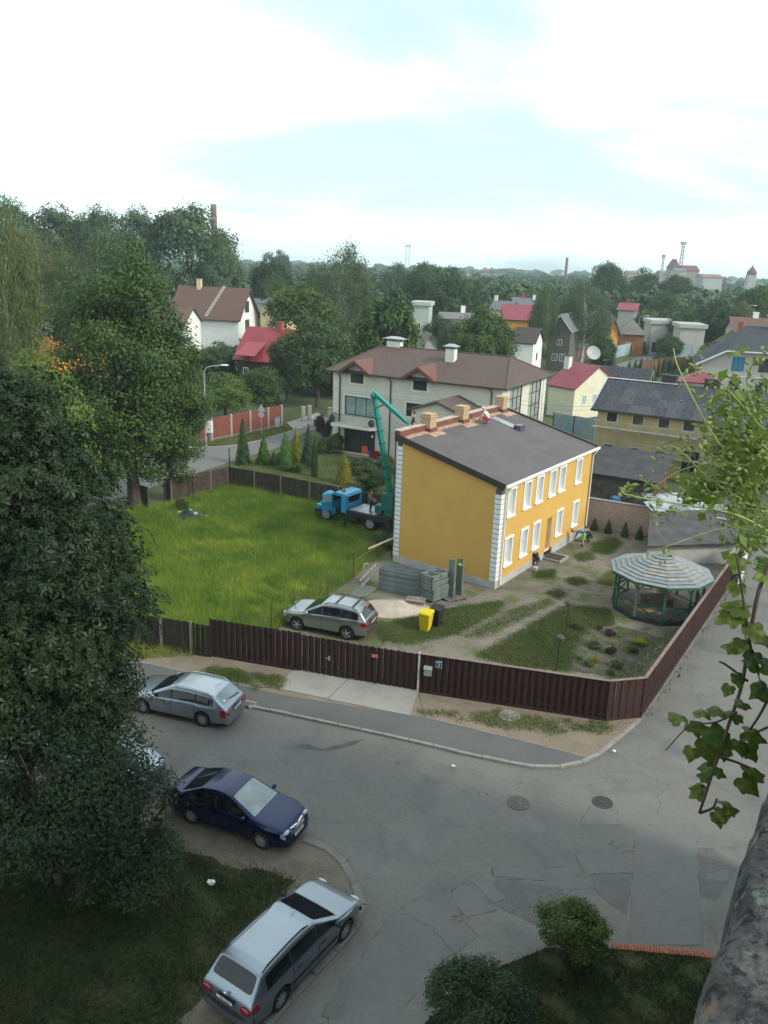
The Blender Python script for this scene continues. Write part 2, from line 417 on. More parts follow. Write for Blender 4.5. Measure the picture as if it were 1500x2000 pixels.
UX, UY = math.cos(R(55)), math.sin(R(55))           # along the lane and the yellow house
KERB = [(300, 1339), (480, 1382), (540, 1394), (700, 1428), (800, 1450), (900, 1474), (1000, 1495), (1050, 1502), (1110, 1500), (1160, 1484), (1205, 1450), (1253, 1408)]
kerb_w = [Vector(G2(*p)) for p in KERB]
SD = Vector((-math.cos(R(15)), math.sin(R(15))))     # along the street, to the left
k_left = kerb_w[0] + SD * 45
lane_a, lane_b = Vector(G2(1300, 1330)), Vector(G2(1450, 1106))
lane_c = lane_b + Vector((UX, UY)) * 22
street = [k_left] + kerb_w + [lane_a, lane_b, lane_c, lane_c + Vector((UY, -UX)) * 9, Vector((26, 24)), Vector((6, -12)), Vector((-30, -12)), Vector((-70, 10)), k_left + Vector((-4, -9))]
sheet('street', [tuple(p) for p in street], 0.0, asphalt)
# pavement along the fence
SW = [(300, 1302), (480, 1345), (560, 1362), (830, 1405), (1000, 1446), (1150, 1484)]
sw_w = [Vector(G2(*p)) for p in SW]
sheet('pavement', [tuple(p) for p in [sw_w[0] + SD * 45] + sw_w + [kerb_w[9]] + kerb_w[8::-1] + [k_left]], 0.085, sidewalk_m)
# verges between pavement and fence
fb = [Vector(G2(*p)) for p in ((412, 1284), (580, 1314), (818, 1356), (1180, 1413), (1250, 1403))]
sheet('verge', [tuple(p) for p in [fb[0] + SD * 30 + Vector((0, .3)), fb[0] + Vector((0, .3)), fb[3] + Vector((0, .3)), fb[4], kerb_w[11], kerb_w[9]] + kerb_w[8::-1] + [k_left]], 0.07, dirt)
sheet('verge', [tuple(p) for p in [fb[0] + SD * 30, fb[0], fb[1], Vector(G2(530, 1346)), sw_w[1], sw_w[0], sw_w[0] + SD * 30]], 0.09, dirt)
sheet('verge', [tuple(p) for p in [fb[2], fb[3], fb[4], kerb_w[11], kerb_w[10], kerb_w[9], sw_w[5], sw_w[4], sw_w[3]]], 0.09, dirt)
# concrete drive in front of the gate: two cast slabs
drive = tag(bpy.data.objects.new('driveway', None), kind='structure'); COL.objects.link(drive)
for q in ([(576, 1312), (679, 1330), (639, 1368), (530, 1346)], [(681, 1330), (817, 1353), (800, 1401), (641, 1369)]):
    MB().prism([G2(*p) for p in q], 0.0, 0.10).build('slab', concrete, drive)

def kerb_run(name, line, length, width, z1, mat, seed, side=1, tilt=0.0, drop=None):
    """a row of single kerb stones laid end to end"""
    root = tag(bpy.data.objects.new(name, None), kind='structure'); COL.objects.link(root)
    r_ = random.Random(seed)
    pts = [Vector(p).to_2d() for p in smooth_line([(p[0], p[1], 0) for p in line], 8)]
    acc = [0.0]
    for a, b in zip(pts, pts[1:]): acc.append(acc[-1] + (b - a).length)
    def at(s):
        for i in range(len(acc) - 1):
            if s <= acc[i + 1]: return pts[i].lerp(pts[i + 1], (s - acc[i]) / max(1e-6, acc[i + 1] - acc[i]))
        return pts[-1]
    s = 0.0
    while s < acc[-1] - 0.25:
        e = min(acc[-1], s + length * r_.uniform(0.96, 1.04))
        a, b = at(s + 0.01), at(e - 0.012)
        d = (b - a).normalized(); nn = Vector((-d.y, d.x)) * side * width
        top = z1 + r_.uniform(-0.012, 0.012)
        mid = at((s + e) / 2)
        if drop and drop[0] < mid.x < drop[1]: top = 0.092
        bv = 0.02
        mb = MB()
        lo = [a, b, b + nn, a + nn]
        n1 = nn.normalized() * bv
        t4 = [a + n1 + d * bv, b + n1 - d * bv, b + nn - n1 - d * bv, a + nn - n1 + d * bv]
        vs = [(*p, -0.06) for p in lo] + [(*p, top - bv) for p in lo] + [(*p, top + r_.uniform(-0.006, 0.006)) for p in t4]
        fs = [(0, 1, 5, 4), (1, 2, 6, 5), (2, 3, 7, 6), (3, 0, 4, 7), (4, 5, 9, 8), (5, 6, 10, 9), (6, 7, 11, 10), (7, 4, 8, 11), (8, 9, 10, 11)]
        if side < 0: fs = [f[::-1] for f in fs]
        mb.add(vs, fs).build('kerb_stone', mat, root)
        s = e
    return root
kerb_run('kerb', [tuple(k_left)] + [tuple(p) for p in kerb_w], 1.0, 0.16, 0.105, kerb_m, 3, 1, drop=(G(560, 1400).x, G(790, 1448).x))
kl = [G2(*p) for p in ((596, 1636), (660, 1662), (690, 1705), (708, 1745), (715, 1775), (706, 1806), (680, 1842), (640, 1884), (600, 1928), (560, 1972), (520, 2020), (470, 2080))]
kerb_run('kerb', kl, 0.95, 0.26, 0.07, kerb_old, 5, -1)
# narrow edging stones between pavement and verge
kerb_run('pavement_edging', [tuple(p) for p in [sw_w[0] + SD * 20] + sw_w[:2] + [Vector(G2(528, 1352))]], 1.0, 0.07, 0.105, kerb_m, 8, 1)
kerb_run('pavement_edging', [tuple(p) for p in [sw_w[3]] + sw_w[4:]], 1.0, 0.07, 0.105, kerb_m, 9, 1)

# bare parking ground and rough lawn under the trees, lower left
bare = [tuple(Vector(p)) for p in kl] + [G2(330, 2120), G2(-400, 2120), G2(-500, 1520), G2(0, 1505), G2(200, 1545), G2(340, 1575), G2(480, 1618)]
sheet('parking_ground', bare, 0.03, dirt_dark)
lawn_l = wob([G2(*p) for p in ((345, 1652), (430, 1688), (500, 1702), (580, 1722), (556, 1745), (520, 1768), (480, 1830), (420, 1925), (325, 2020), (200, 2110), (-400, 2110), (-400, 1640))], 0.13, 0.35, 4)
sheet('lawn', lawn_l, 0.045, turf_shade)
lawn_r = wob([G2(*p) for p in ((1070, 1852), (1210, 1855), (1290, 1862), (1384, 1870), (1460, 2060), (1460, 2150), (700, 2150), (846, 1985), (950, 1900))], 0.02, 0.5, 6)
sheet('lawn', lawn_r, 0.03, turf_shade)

# worn repairs in the street
seam_m = M('asphalt_seam', (0.095, 0.091, 0.086), .95, .4, 2)
def repair(pts, mat, z, seed):
    P_ = wob([G2(*p) for p in pts], 0.035, 0.25, seed); c_ = Vector((sum(p[0] for p in P_), sum(p[1] for p in P_))) / len(P_); r_ = random.Random(seed)
    sheet('repair_seam', [tuple(Vector(p) + (Vector(p) - c_).normalized() * r_.uniform(-.02, .05)) for p in P_], z - .002, seam_m)
    sheet('asphalt_repair', P_, z, mat)
repair([(970, 1713), (1095, 1735), (1112, 1762), (1060, 1812), (1000, 1782), (940, 1760)], asphalt_dark, 0.004, 1)
repair([(1155, 1710), (1232, 1706), (1224, 1790), (1165, 1740)], asphalt_dark, 0.004, 2)
repair([(640, 1960), (760, 1790), (858, 1727), (896, 1786), (930, 1830), (840, 1900), (760, 2010), (640, 2030)], asphalt_old, 0.004, 3)
repair([(1364, 1640), (1440, 1690), (1400, 1760), (1366, 1750)], asphalt_dark, 0.004, 4)
for i, q in enumerate(([(882, 1741), (910, 1725), (969, 1777), (911, 1791), (896, 1775)], [(909, 1715), (937, 1706), (988, 1752), (965, 1762)], [(960, 1696), (1038, 1692), (1066, 1720), (962, 1711)],
                       [(1066, 1696), (1112, 1692), (1124, 1712), (1160, 1720), (1162, 1736), (1096, 1738)], [(1123, 1668), (1190, 1662), (1220, 1673), (1232, 1705), (1146, 1708)],
                       [(1156, 1573), (1205, 1576), (1208, 1612), (1130, 1611)], [(1363, 1628), (1415, 1628), (1436, 1656), (1362, 1656)], [(1378, 1706), (1420, 1698), (1420, 1722), (1380, 1720)],
                       [(1242, 1612), (1360, 1608), (1371, 1846), (1229, 1846)])):
    repair(q, asphalt_light, 0.008, 20 + i)
repair([(855, 1992), (872, 1952), (893, 1966), (888, 1997)], asphalt_dark, 0.008, 41)
repair([(636, 1962), (660, 1945), (674, 1965), (668, 1990), (630, 1983)], asphalt_dark, 0.009, 42)
stain = M('damp_stain', (0.075, 0.073, 0.07), 0.7, 0.2, 3)
sheet('damp_stain', wob([G2(*p) for p in ((572, 1458), (590, 1452), (632, 1462), (680, 1450), (712, 1444), (690, 1456), (640, 1468), (600, 1463))], 0.06, 0.3, 50), 0.006, stain)
for i, (a, b, w, h) in enumerate(((776, 1490, 6, 3), (906, 1545, 4, 2), (936, 1548, 4, 2), (952, 1551, 3, 2), (1020, 1529, 4, 2), (1010, 1532, 3, 2))):
    sheet('oil_spot', wob([G2(a - w, b), G2(a, b - h), G2(a + w, b), G2(a, b + h)], 0.02, 0.2, 60 + i), 0.006, stain)

# far street behind the meadow, running up past the garden fence
far_road_l = [(180, 905), (320, 878), (462, 871), (522, 857), (574, 842), (640, 822), (700, 800)]
far_road_r = [(730, 800), (640, 832), (593, 846), (544, 874), (462, 899), (290, 955), (180, 990)]
sheet('back_street', [G2(*p) for p in far_road_l + far_road_r], 0.006, asphalt_light)
kerb_run('kerb', [G2(*p) for p in far_road_l[1:6]], 2.0, 0.25, 0.08, kerb_m, 12, 1)
sheet('verge', [G2(*p) for p in ((320, 874), (462, 868), (522, 854), (574, 839), (560, 826), (500, 838), (400, 858), (330, 868))], 0.02, turf)
sheet('side_drive', [G2(*p) for p in ((318, 878), (345, 868), (380, 872), (352, 884))], 0.03, concrete)
sheet('side_drive', [G2(*p) for p in ((560, 826), (574, 840), (640, 818), (620, 806))], 0.028, concrete)
# street on the right, far side
sheet('right_street', [G2(*p) for p in ((1100, 748), (1180, 719), (1240, 700), (1300, 680), (1345, 668), (1420, 650), (1420, 656), (1352, 676), (1300, 692), (1260, 706), (1216, 728), (1130, 765))], 0.006, asphalt_light)
sheet('verge', [G2(*p) for p in ((1176, 717), (1240, 694), (1300, 675), (1345, 661), (1345, 667), (1300, 679), (1240, 699))], 0.01, turf)

# ------------------------------------------------------------------ yard, meadow, gardens
sheet('yard', [G2(*p) for p in ((560, 1222), (412, 1281), (1180, 1408), (1250, 1400), (1446, 1110), (1300, 1058), (1145, 1028), (900, 960), (768, 1040))], 0.03, yard_m)
Y_GRASS = [
    [(716, 1207), (760, 1220), (800, 1200), (900, 1186), (985, 1174), (970, 1198), (890, 1240), (800, 1260), (742, 1252)],
    [(905, 1246), (1000, 1192), (1072, 1170), (1082, 1180), (1010, 1215), (940, 1246)],
    [(932, 1282), (1030, 1226), (1105, 1184), (1190, 1190), (1198, 1222), (1140, 1228), (1108, 1312), (1000, 1302)],
    [(1300, 1240), (1325, 1238), (1252, 1322), (1190, 1326), (1230, 1306)],
    [(1066, 1160), (1090, 1152), (1106, 1160), (1092, 1170)], [(1105, 1132), (1135, 1128), (1150, 1140), (1120, 1144)],
    [(1165, 1140), (1195, 1115), (1210, 1125), (1196, 1146)], [(1160, 1062), (1200, 1050), (1215, 1062), (1185, 1085), (1156, 1078)],
    [(1045, 1118), (1085, 1112), (1080, 1130), (1046, 1130)], [(1125, 1085), (1150, 1078), (1160, 1092), (1130, 1098)],
]
bed_poly = wob([G2(*p) for p in ((1122, 1228), (1218, 1226), (1296, 1248), (1232, 1308), (1186, 1322), (1112, 1310))], 0.08, 0.3, 90)
sheet('flower_bed', bed_poly, 0.046, soil)
meadow = [G2(*p) for p in ((100, 1300), (410, 1283), (560, 1222), (705, 1118), (768, 1065), (770, 1010), (600, 977), (445, 952), (335, 985), (200, 1005), (60, 1100))]
sheet('meadow', meadow, 0.02, meadow_m)
sheet('garden_lawn', [G2(*p) for p in ((448, 946), (600, 972), (770, 1005), (770, 900), (640, 895), (560, 880), (470, 905))], 0.015, turf)
paving = M('terrace_paving', (0.30, 0.22, 0.19), 0.9, 0.2, 6)
sheet('terrace', [G2(*p) for p in ((672, 888), (775, 915), (790, 880), (690, 868))], 0.02, paving)

# grass blades
gm = leafmat('meadow_grass', (0.135, 0.225, 0.030), (0.30, 0.35, 0.050), 0.35, 0.6, 0.45)
gy = leafmat('yard_grass', (0.09, 0.14, 0.030), (0.16, 0.18, 0.05), 0.3, 0.6, 0.4)
gs = leafmat('shade_tinted_grass', (0.030, 0.045, 0.014), (0.058, 0.066, 0.022), 0.3, 0.6, 0.5)  # darker copy of the grass colour, foreground shade painted in
truck_tracks = [G2(*p) for p in ((610, 1008), (780, 1040), (780, 1075), (700, 1060), (620, 1030))]
grass('tall_grass', 'tall yellow-green meadow grass behind the brown fence', meadow, 210000, 0.42, gm, 0.012, 0.02, 11, 0.5, -0.6, [truck_tracks])
grass('tall_grass', 'taller clumps of weeds and grass dotted over the meadow', meadow, 60000, 0.75, leafmat('meadow_weeds', (0.10, 0.19, 0.025), (0.17, 0.24, 0.03), 0.35, 0.6, 0.4), 0.016, 0.02, 13, 0.35, 0.95, [truck_tracks])
grass('tall_grass', 'flattened grass under and around the blue truck', truck_tracks, 7000, 0.16, gm, 0.012, 0.02, 12, 0.6)
for i, q in enumerate(Y_GRASS):
    P = [G2(*p) for p in q]
    A = 0.5 * abs(sum(P[j][0] * P[(j + 1) % len(P)][1] - P[(j + 1) % len(P)][0] * P[j][1] for j in range(len(P))))
    place = ('around the two bins', 'between the wheel tracks', 'as a lawn beside the garden lamps', 'behind the lane fence', 'in a patch by the tracks', 'in a small patch by the path', 'in a patch beside the gazebo', 'in a patch near the thuja row', 'in a patch below the doorstep', 'in a small patch left of the gazebo')[i]
    grass('short_grass', 'short grass growing ' + place, P, int(A * 1700), 0.085, gy, 0.013, 0.028, 30 + i, 0.6, 0.0, (), 0.16)
vg = [([(380, 1318), (420, 1306), (560, 1328), (545, 1346), (500, 1350), (440, 1338)], 'left of the concrete drive'), ([(808, 1392), (850, 1396), (980, 1392), (1100, 1410), (1180, 1418), (1250, 1404), (1180, 1432), (1080, 1440), (960, 1425)], 'between the fence corner and the pavement')]
for i, (q, pl) in enumerate(vg): grass('verge_grass', 'ragged verge grass ' + pl, wob([G2(*p) for p in q], 0.2, 0.4, 5), 9000, 0.10, gy, 0.012, 0.088, 50 + i, 0.6, -0.2, (), 0.10)
grass('bed_weeds', 'thin weeds coming up all over the flower bed', bed_poly, 5000, 0.12, gy, 0.012, 0.046, 61, 0.6, 0.1)
grass('yard_weeds', 'thin scattered weeds over the trodden yard', [G2(*p) for p in ((700, 1240), (900, 1270), (1200, 1190), (1150, 1040), (1040, 1100), (900, 1190), (780, 1210))], 9000, 0.07, gy, 0.012, 0.03, 62, 0.6, 0.75)
grass('lane_weeds', 'weeds along the foot of the lane fence', [G2(*p) for p in ((1252, 1404), (1300, 1330), (1360, 1240), (1430, 1130), (1440, 1138), (1375, 1250), (1318, 1340), (1268, 1408))], 3000, 0.16, gs, 0.02, 0.0, 55, 0.7, 0.25)
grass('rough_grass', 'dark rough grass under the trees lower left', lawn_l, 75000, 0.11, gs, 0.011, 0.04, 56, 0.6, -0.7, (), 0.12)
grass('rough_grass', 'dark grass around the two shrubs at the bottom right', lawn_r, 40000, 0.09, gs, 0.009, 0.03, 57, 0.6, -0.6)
grass('garden_grass', 'clipped garden grass behind the meadow fence', [G2(*p) for p in ((448, 946), (600, 972), (770, 1005), (770, 915), (640, 895), (560, 880), (470, 905))], 26000, 0.09, gy, 0.016, 0.015, 58, 0.5)
grass('verge_grass', 'grass strip between the red fence and the back street', [G2(*p) for p in ((320, 874), (462, 868), (522, 854), (574, 839), (560, 826), (500, 838), (400, 858), (330, 868))], 9000, 0.11, gy, 0.02, 0.02, 59, 0.5)
pebble_m = M('pebble', (0.24, 0.22, 0.20), 0.9, 0.4, 30)
mb = MB(); r_ = random.Random(5)
for (x0, y0, x1, y1, n) in ((310, 1290, 400, 1310, 70), (830, 1362, 960, 1385, 90), (1000, 1440, 1180, 1470, 60), (600, 1660, 690, 1730, 160), (440, 1650, 600, 1700, 80), (820, 1150, 1050, 1260, 160), (1000, 1740, 1170, 1780, 60), (880, 1780, 930, 1800, 40), (1190, 1640, 1240, 1665, 60)):
    for _ in range(n // 2):
        p = G(r_.uniform(x0, x1), r_.uniform(y0, y1), 0.03 if y0 > 1400 else 0.08); s = r_.uniform(0.012, 0.04)
        mb.ball(p, s, s * r_.uniform(0.6, 1), s * 0.6, 5, 3)
tag(mb.build('gravel', pebble_m), 'loose pebbles scattered over the bare ground', 'gravel', kind='stuff')

# manhole covers
iron = M('cast_iron', (0.07, 0.066, 0.062), 0.75, 0.3, 12, 0.4, 60, metal=0.3)
iron_red = M('rusty_iron', (0.125, 0.108, 0.098), 0.85, 0.3, 12, 0.4, 60)
def manhole(px, py, rad, mat, label, z=0.012):
    o = thing('manhole_cover', label, 'manhole', G(px, py, z))
    MB().lathe([(rad, -0.02), (rad, 0.012), (rad * 0.97, 0.018), (rad * 0.83, 0.018), (rad * 0.82, 0.004), (0.01, 0.004)], 28).build('rim', mat, o)
    mb = MB()
    for k in range(12):
        a = k * math.pi / 6
        mb.cbox((0.55 * rad * math.cos(a), 0.55 * rad * math.sin(a), 0.010), rad * 0.4, 0.03, 0.014, a)
    mb.lathe([(rad * 0.25, 0.0), (rad * 0.25, 0.016), (0.01, 0.018)], 16)
    mb.build('cover', mat, o)
manhole(1177, 1567, 0.36, iron, 'dark iron manhole cover with a raised rim in the street')
manhole(1012, 1568, 0.40, iron_red, 'worn brownish manhole cover flush with the street')
manhole(995, 1398, 0.45, concrete, 'round pale concrete lid in the verge grass by the fence', 0.10)
# brick edging at the foot of the lower right lawn
be = tag(bpy.data.objects.new('brick_edging', None), kind='structure'); COL.objects.link(be)
brick_m = M('edging_brick', (0.30, 0.115, 0.07), 0.9, 0.35, 6, 0.4, 40)
a, b = G(1196, 1850), G(1392, 1868); d = (b - a); nb_ = int(d.length / 0.085)
bm_ = MB().box(-0.036, 0.036, -0.11, 0.11, -0.03, 0.07).mesh('brick', brick_m)
for i in range(nb_):
    p = a + d * (i + 0.5) / nb_
    inst('brick', bm_, be, (p.x, p.y, rnd.uniform(-0.008, 0.01)), (rnd.uniform(-.05, .05), rnd.uniform(-.05, .05), math.atan2(d.y, d.x) + rnd.uniform(-.05, .05)))

# ------------------------------------------------------------------ the block the picture was taken from: mossy parapet of its roof terrace
e0, e1 = G(1340, 2000, 17.2), G(1494, 1530, 17.2)
pa = math.atan2(e1.y - e0.y, e1.x - e0.x)
moss_m = bpy.data.materials.new('mossy_concrete'); moss_m.use_nodes = True
t = moss_m.node_tree; b_ = t.nodes['Principled BSDF']; b_.inputs['Roughness'].default_value = 0.95; b_.inputs['Specular IOR Level'].default_value = 0.15
v = t.nodes.new('ShaderNodeTexCoord').outputs['Object']
c = node_mix(t, node_noise(t, v, 14, 6, 0.7, 0.36, 0.64), (0.038, 0.036, 0.036), (0.115, 0.108, 0.105))
c = node_mix(t, node_noise(t, v, 45, 5, 0.7, 0.50, 0.62), c, (0.022, 0.021, 0.023))
c = node_mix(t, node_noise(t, v, 24, 4, 0.6, 0.60, 0.68), c, (0.13, 0.155, 0.13))
c = node_mix(t, node_noise(t, v, 9, 4, 0.6, 0.66, 0.72), c, (0.17, 0.12, 0.06))
t.links.new(c, b_.inputs['Base Color'])
nb2 = t.nodes.new('ShaderNodeTexNoise'); nb2.inputs['Scale'].default_value = 60; nb2.inputs['Detail'].default_value = 6
t.links.new(v, nb2.inputs['Vector'])
bp = t.nodes.new('ShaderNodeBump'); bp.inputs['Strength'].default_value = 1.0; bp.inputs['Distance'].default_value = 0.012
t.links.new(nb2.outputs['Fac'], bp.inputs['Height']); t.links.new(bp.outputs[0], b_.inputs['Normal'])
block = thing('apartment_block', 'mottled mossy concrete roof parapet slanting up the bottom right edge', 'building', (e0.x, e0.y, 0), pa)
plaster = M('block_plaster', (0.33, 0.31, 0.28), 0.9, 0.15, 2)
MB().box(-16, 24, -12, -0.10, 0, 16.2).build('wall', plaster, block)  # unseen body of the block, lengthened so its shadow covers the foreground
me = bpy.data.meshes.new('parapet')
bm = bmesh.new()
nx, r_ = 220, random.Random(4)
import mathutils
rows = []
for i in range(nx + 1):
    x = -0.9 + 5.0 * i / nx
    ring = []
    prof = [(-0.02, 16.2), (0.0, 16.9), (0.0, 17.10), (-0.006, 17.16), (-0.02, 17.19), (-0.05, 17.2), (-0.10, 17.205), (-0.16, 17.206), (-0.22, 17.205), (-0.28, 17.203), (-0.33, 17.195), (-0.35, 17.15), (-0.35, 16.2)]
    for (y, z) in prof:
        nz = mathutils.noise.noise(Vector((x * 7, y * 7, z * 7))) * 0.012 + mathutils.noise.noise(Vector((x * 28, y * 28, z * 28))) * 0.006
        ring.append(bm.verts.new((x, y + nz * (1 if y > -0.03 else 0), z + nz)))
    rows.append(ring)
for A, B in zip(rows, rows[1:]):
    for j in range(len(A) - 1): bm.faces.new((A[j], A[j + 1], B[j + 1], B[j]))
bmesh.ops.recalc_face_normals(bm, faces=bm.faces)
bm.to_mesh(me); bm.free(); me.materials.append(moss_m); me.polygons.foreach_set('use_smooth', [True] * len(me.polygons))
inst('parapet', me, block)
MB().box(-15.9, -0.9, -0.35, 0.0, 16.2, 17.2).box(4.1, 23.9, -0.35, 0.0, 16.2, 17.2).build('parapet', moss_m, block)

# ================================================================== BUILDINGS
white_p = M('white_paint', (0.78, 0.78, 0.76), 0.6, 0.04, 3)
off_white = M('off_white', (0.66, 0.65, 0.60), 0.7, 0.06, 2)
dark_metal = M('dark_brown_metal', (0.045, 0.032, 0.030), 0.45, 0.15, 3, spec=0.5)
pane_dark = glass('window_glass', (0.03, 0.036, 0.042), 0.08, 0.8)
pane_curtain = M('curtained_glass', (0.24, 0.33, 0.31), 0.12, 0.25, 1.2, spec=0.7)
film_m = M('plastic_film', (0.52, 0.55, 0.56), 0.35, 0.14, 2.5, 0.25, 5, spec=0.5)
frame_brown = M('brown_frame', (0.03, 0.023, 0.02), 0.5, 0.1, 4)
brick_ch = M('chimney_brick', (0.44, 0.30, 0.19), 0.9, 0.25, 14, 0.6, 40)
concrete_g = M('grey_render', (0.40, 0.39, 0.36), 0.9, 0.12, 2, 0.2, 25)

def perp(p0, p1):
    d = (Vector(p1) - Vector(p0)); L = d.length; d = d / L
    return d, Vector((-d.y, d.x)), L          # direction, inward normal, length
def wall_holes(mb, p0, p1, z0, zl, zr, holes=(), depth=0.16, reveal=None):
    """vertical wall from p0 to p1 (outside on its right hand) with real openings (s0, s1, za, zb)"""
    d, nin, L = perp(p0, p1); p0 = Vector(p0)
    P = lambda s, z, o=0.0: (*(p0 + d * s + nin * o), z)
    zt = min(zl, zr)
    xs = sorted({0.0, L, *[h[0] for h in holes], *[h[1] for h in holes]})
    zs = sorted({z0, zt, *[h[2] for h in holes], *[h[3] for h in holes]})
    for a, b in zip(xs, xs[1:]):
        for c, e in zip(zs, zs[1:]):
            if any(h[0] - 1e-6 <= a and b <= h[1] + 1e-6 and h[2] - 1e-6 <= c and e <= h[3] + 1e-6 for h in holes): continue
            mb.add([P(a, c), P(b, c), P(b, e), P(a, e)], [(0, 1, 2, 3)])
        if zl != zr:
            ta, tb = zl + (zr - zl) * a / L, zl + (zr - zl) * b / L
            mb.add([P(a, zt), P(b, zt), P(b, tb), P(a, ta)], [(0, 1, 2, 3)])
    for (a, b, c, e) in holes:
        old = mb.cur
        if reveal is not None: mb.cur = reveal
        mb.add([P(a, c), P(b, c), P(b, e), P(a, e), P(a, c, depth), P(b, c, depth), P(b, e, depth), P(a, e, depth)],
               [(0, 4, 5, 1), (1, 5, 6, 2), (2, 6, 7, 3), (3, 7, 4, 0)])
        mb.cur = old
def wbar(mb, p0, p1, s0, s1, za, zb, o0, o1):
    """box on a wall: along s, z and from o0 to o1 outwards"""
    d, nin, L = perp(p0, p1); p0 = Vector(p0)
    o = p0 + d * s0 - nin * o0
    mb.pbox((*o, za), (*(d * (s1 - s0)), 0), (*(-nin * (o1 - o0)), 0), (0, 0, zb - za))
def ring(mb, p0, p1, s0, s1, za, zb, w, o0, o1):
    wbar(mb, p0, p1, s0, s0 + w, za + w, zb - w, o0, o1); wbar(mb, p0, p1, s1 - w, s1, za + w, zb - w, o0, o1)
    wbar(mb, p0, p1, s0, s1, zb - w, zb, o0, o1); wbar(mb, p0, p1, s0, s1, za, za + w, o0, o1)
def window(root, p0, p1, s0, s1, za, zb, fm, pm, fw=0.06, nx=1, nz=1, proud=0.04, back=0.0, sill=None, name='window'):
    """frame with glazing bars, pane as sub-part; back < 0 sets it into an opening"""
    mb = MB(); ring(mb, p0, p1, s0, s1, za, zb, fw, back, back + proud)
    for k in range(1, nx):
        s = s0 + (s1 - s0) * k / nx; wbar(mb, p0, p1, s - fw * .35, s + fw * .35, za + fw, zb - fw, back, back + proud * .9)
    for k in range(1, nz):
        z = za + (zb - za) * k / nz; wbar(mb, p0, p1, s0 + fw, s1 - fw, z - fw * .3, z + fw * .3, back, back + proud * .8)
    f = mb.build(name, fm, root)
    mp = MB(); wbar(mp, p0, p1, s0 + fw * .5, s1 - fw * .5, za + fw * .5, zb - fw * .5, back + 0.002, back + proud * .35)
    mp.build('pane', pm, f)
    if sill:
        ms = MB(); wbar(ms, p0, p1, s0 - 0.05, s1 + 0.05, za - 0.06, za - 0.002, back * 0 + 0.0, 0.09); ms.build('sill', sill, f)
    return f
def gutter_pipe(root, pts, r, mat, name='downpipe'):
    return MB().tube(pts, r, 8).build(name, mat, root, True)
def chimney(root, x, y, z0, z1, w, d, mat, cap=None, capm=None, name='chimney'):
    o = MB().box(x - w / 2, x + w / 2, y - d / 2, y + d / 2, z0, z1).build(name, mat, root)
    if capm:
        mb = MB()
        if cap == 'hood':
            mb.slab([(x - w * .75, y - d * .75, z1 + .30), (x + w * .75, y - d * .75, z1 + .30), (x, y - d * .75, z1 + .45)][:0] or [(x - w * .8, y - d * .8, z1 + .28), (x + w * .8, y - d * .8, z1 + .28), (x + w * .8, y + d * .8, z1 + .28), (x - w * .8, y + d * .8, z1 + .28)], 0.03)
            mb.add([(x - w * .7, y - d * .7, z1 + .285), (x + w * .7, y - d * .7, z1 + .285), (x + w * .7, y + d * .7, z1 + .285), (x - w * .7, y + d * .7, z1 + .285), (x - w * .3, y, z1 + .5), (x + w * .3, y, z1 + .5)], [(0, 1, 5, 4), (1, 2, 5), (2, 3, 4, 5), (3, 0, 4)])
            for sx in (-1, 1):
                for sy in (-1, 1): mb.box(x + sx * w * .42 - .03, x + sx * w * .42 + .03, y + sy * d * .42 - .03, y + sy * d * .42 + .03, z1, z1 + .26)
        else:
            mb.box(x - w * .6, x + w * .6, y - d * .6, y + d * .6, z1 + .002, z1 + .10)
        mb.build('chimney_cap', capm, o)
    return o

# ------------------------------------------------------------------ the yellow house
yel = bpy.data.materials.new('ochre_render'); yel.use_nodes = True
t = yel.node_tree; b_ = t.nodes['Principled BSDF']; b_.inputs['Roughness'].default_value = 0.9; b_.inputs['Specular IOR Level'].default_value = 0.2
v = t.nodes.new('ShaderNodeTexCoord').outputs['Object']
c = node_mix(t, node_noise(t, v, 0.5, 4, 0.6, 0.35, 0.65), (0.56, 0.335, 0.095), (0.61, 0.37, 0.105))
c = node_mix(t, node_noise(t, v, 9, 4, 0.6, 0.45, 0.8), c, (0.57, 0.325, 0.08))
t.links.new(c, b_.inputs['Base Color'])
nb2 = t.nodes.new('ShaderNodeTexNoise'); nb2.inputs['Scale'].default_value = 45; t.links.new(v, nb2.inputs['Vector'])
bp = t.nodes.new('ShaderNodeBump'); bp.inputs['Strength'].default_value = 0.25; bp.inputs['Distance'].default_value = 0.01
t.links.new(nb2.outputs['Fac'], bp.inputs['Height']); t.links.new(bp.outputs[0], b_.inputs['Normal'])
plinth_m = M('plinth_render', (0.42, 0.41, 0.40), 0.9, 0.14, 1.5, 0.2, 30)
felt = M('roof_felt', (0.085, 0.070, 0.072), 0.75, 0.10, 0.8, 0.25, 30, col2=(0.112, 0.095, 0.096), spec=0.4)
dust_m = M('brick_dust', (0.36, 0.25, 0.17), 0.95, 0.35, 3)
rust_flash = M('brown_flashing', (0.17, 0.065, 0.048), 0.55, 0.18, 2)
coping_m = M('dusty_coping', (0.42, 0.34, 0.28), 0.7, 0.2, 2)
black_flash = M('dark_flashing', (0.040, 0.030, 0.032), 0.4, 0.15, 2)
zinc = M('zinc_sheet', (0.36, 0.37, 0.39), 0.4, 0.12, 2, metal=0.4)

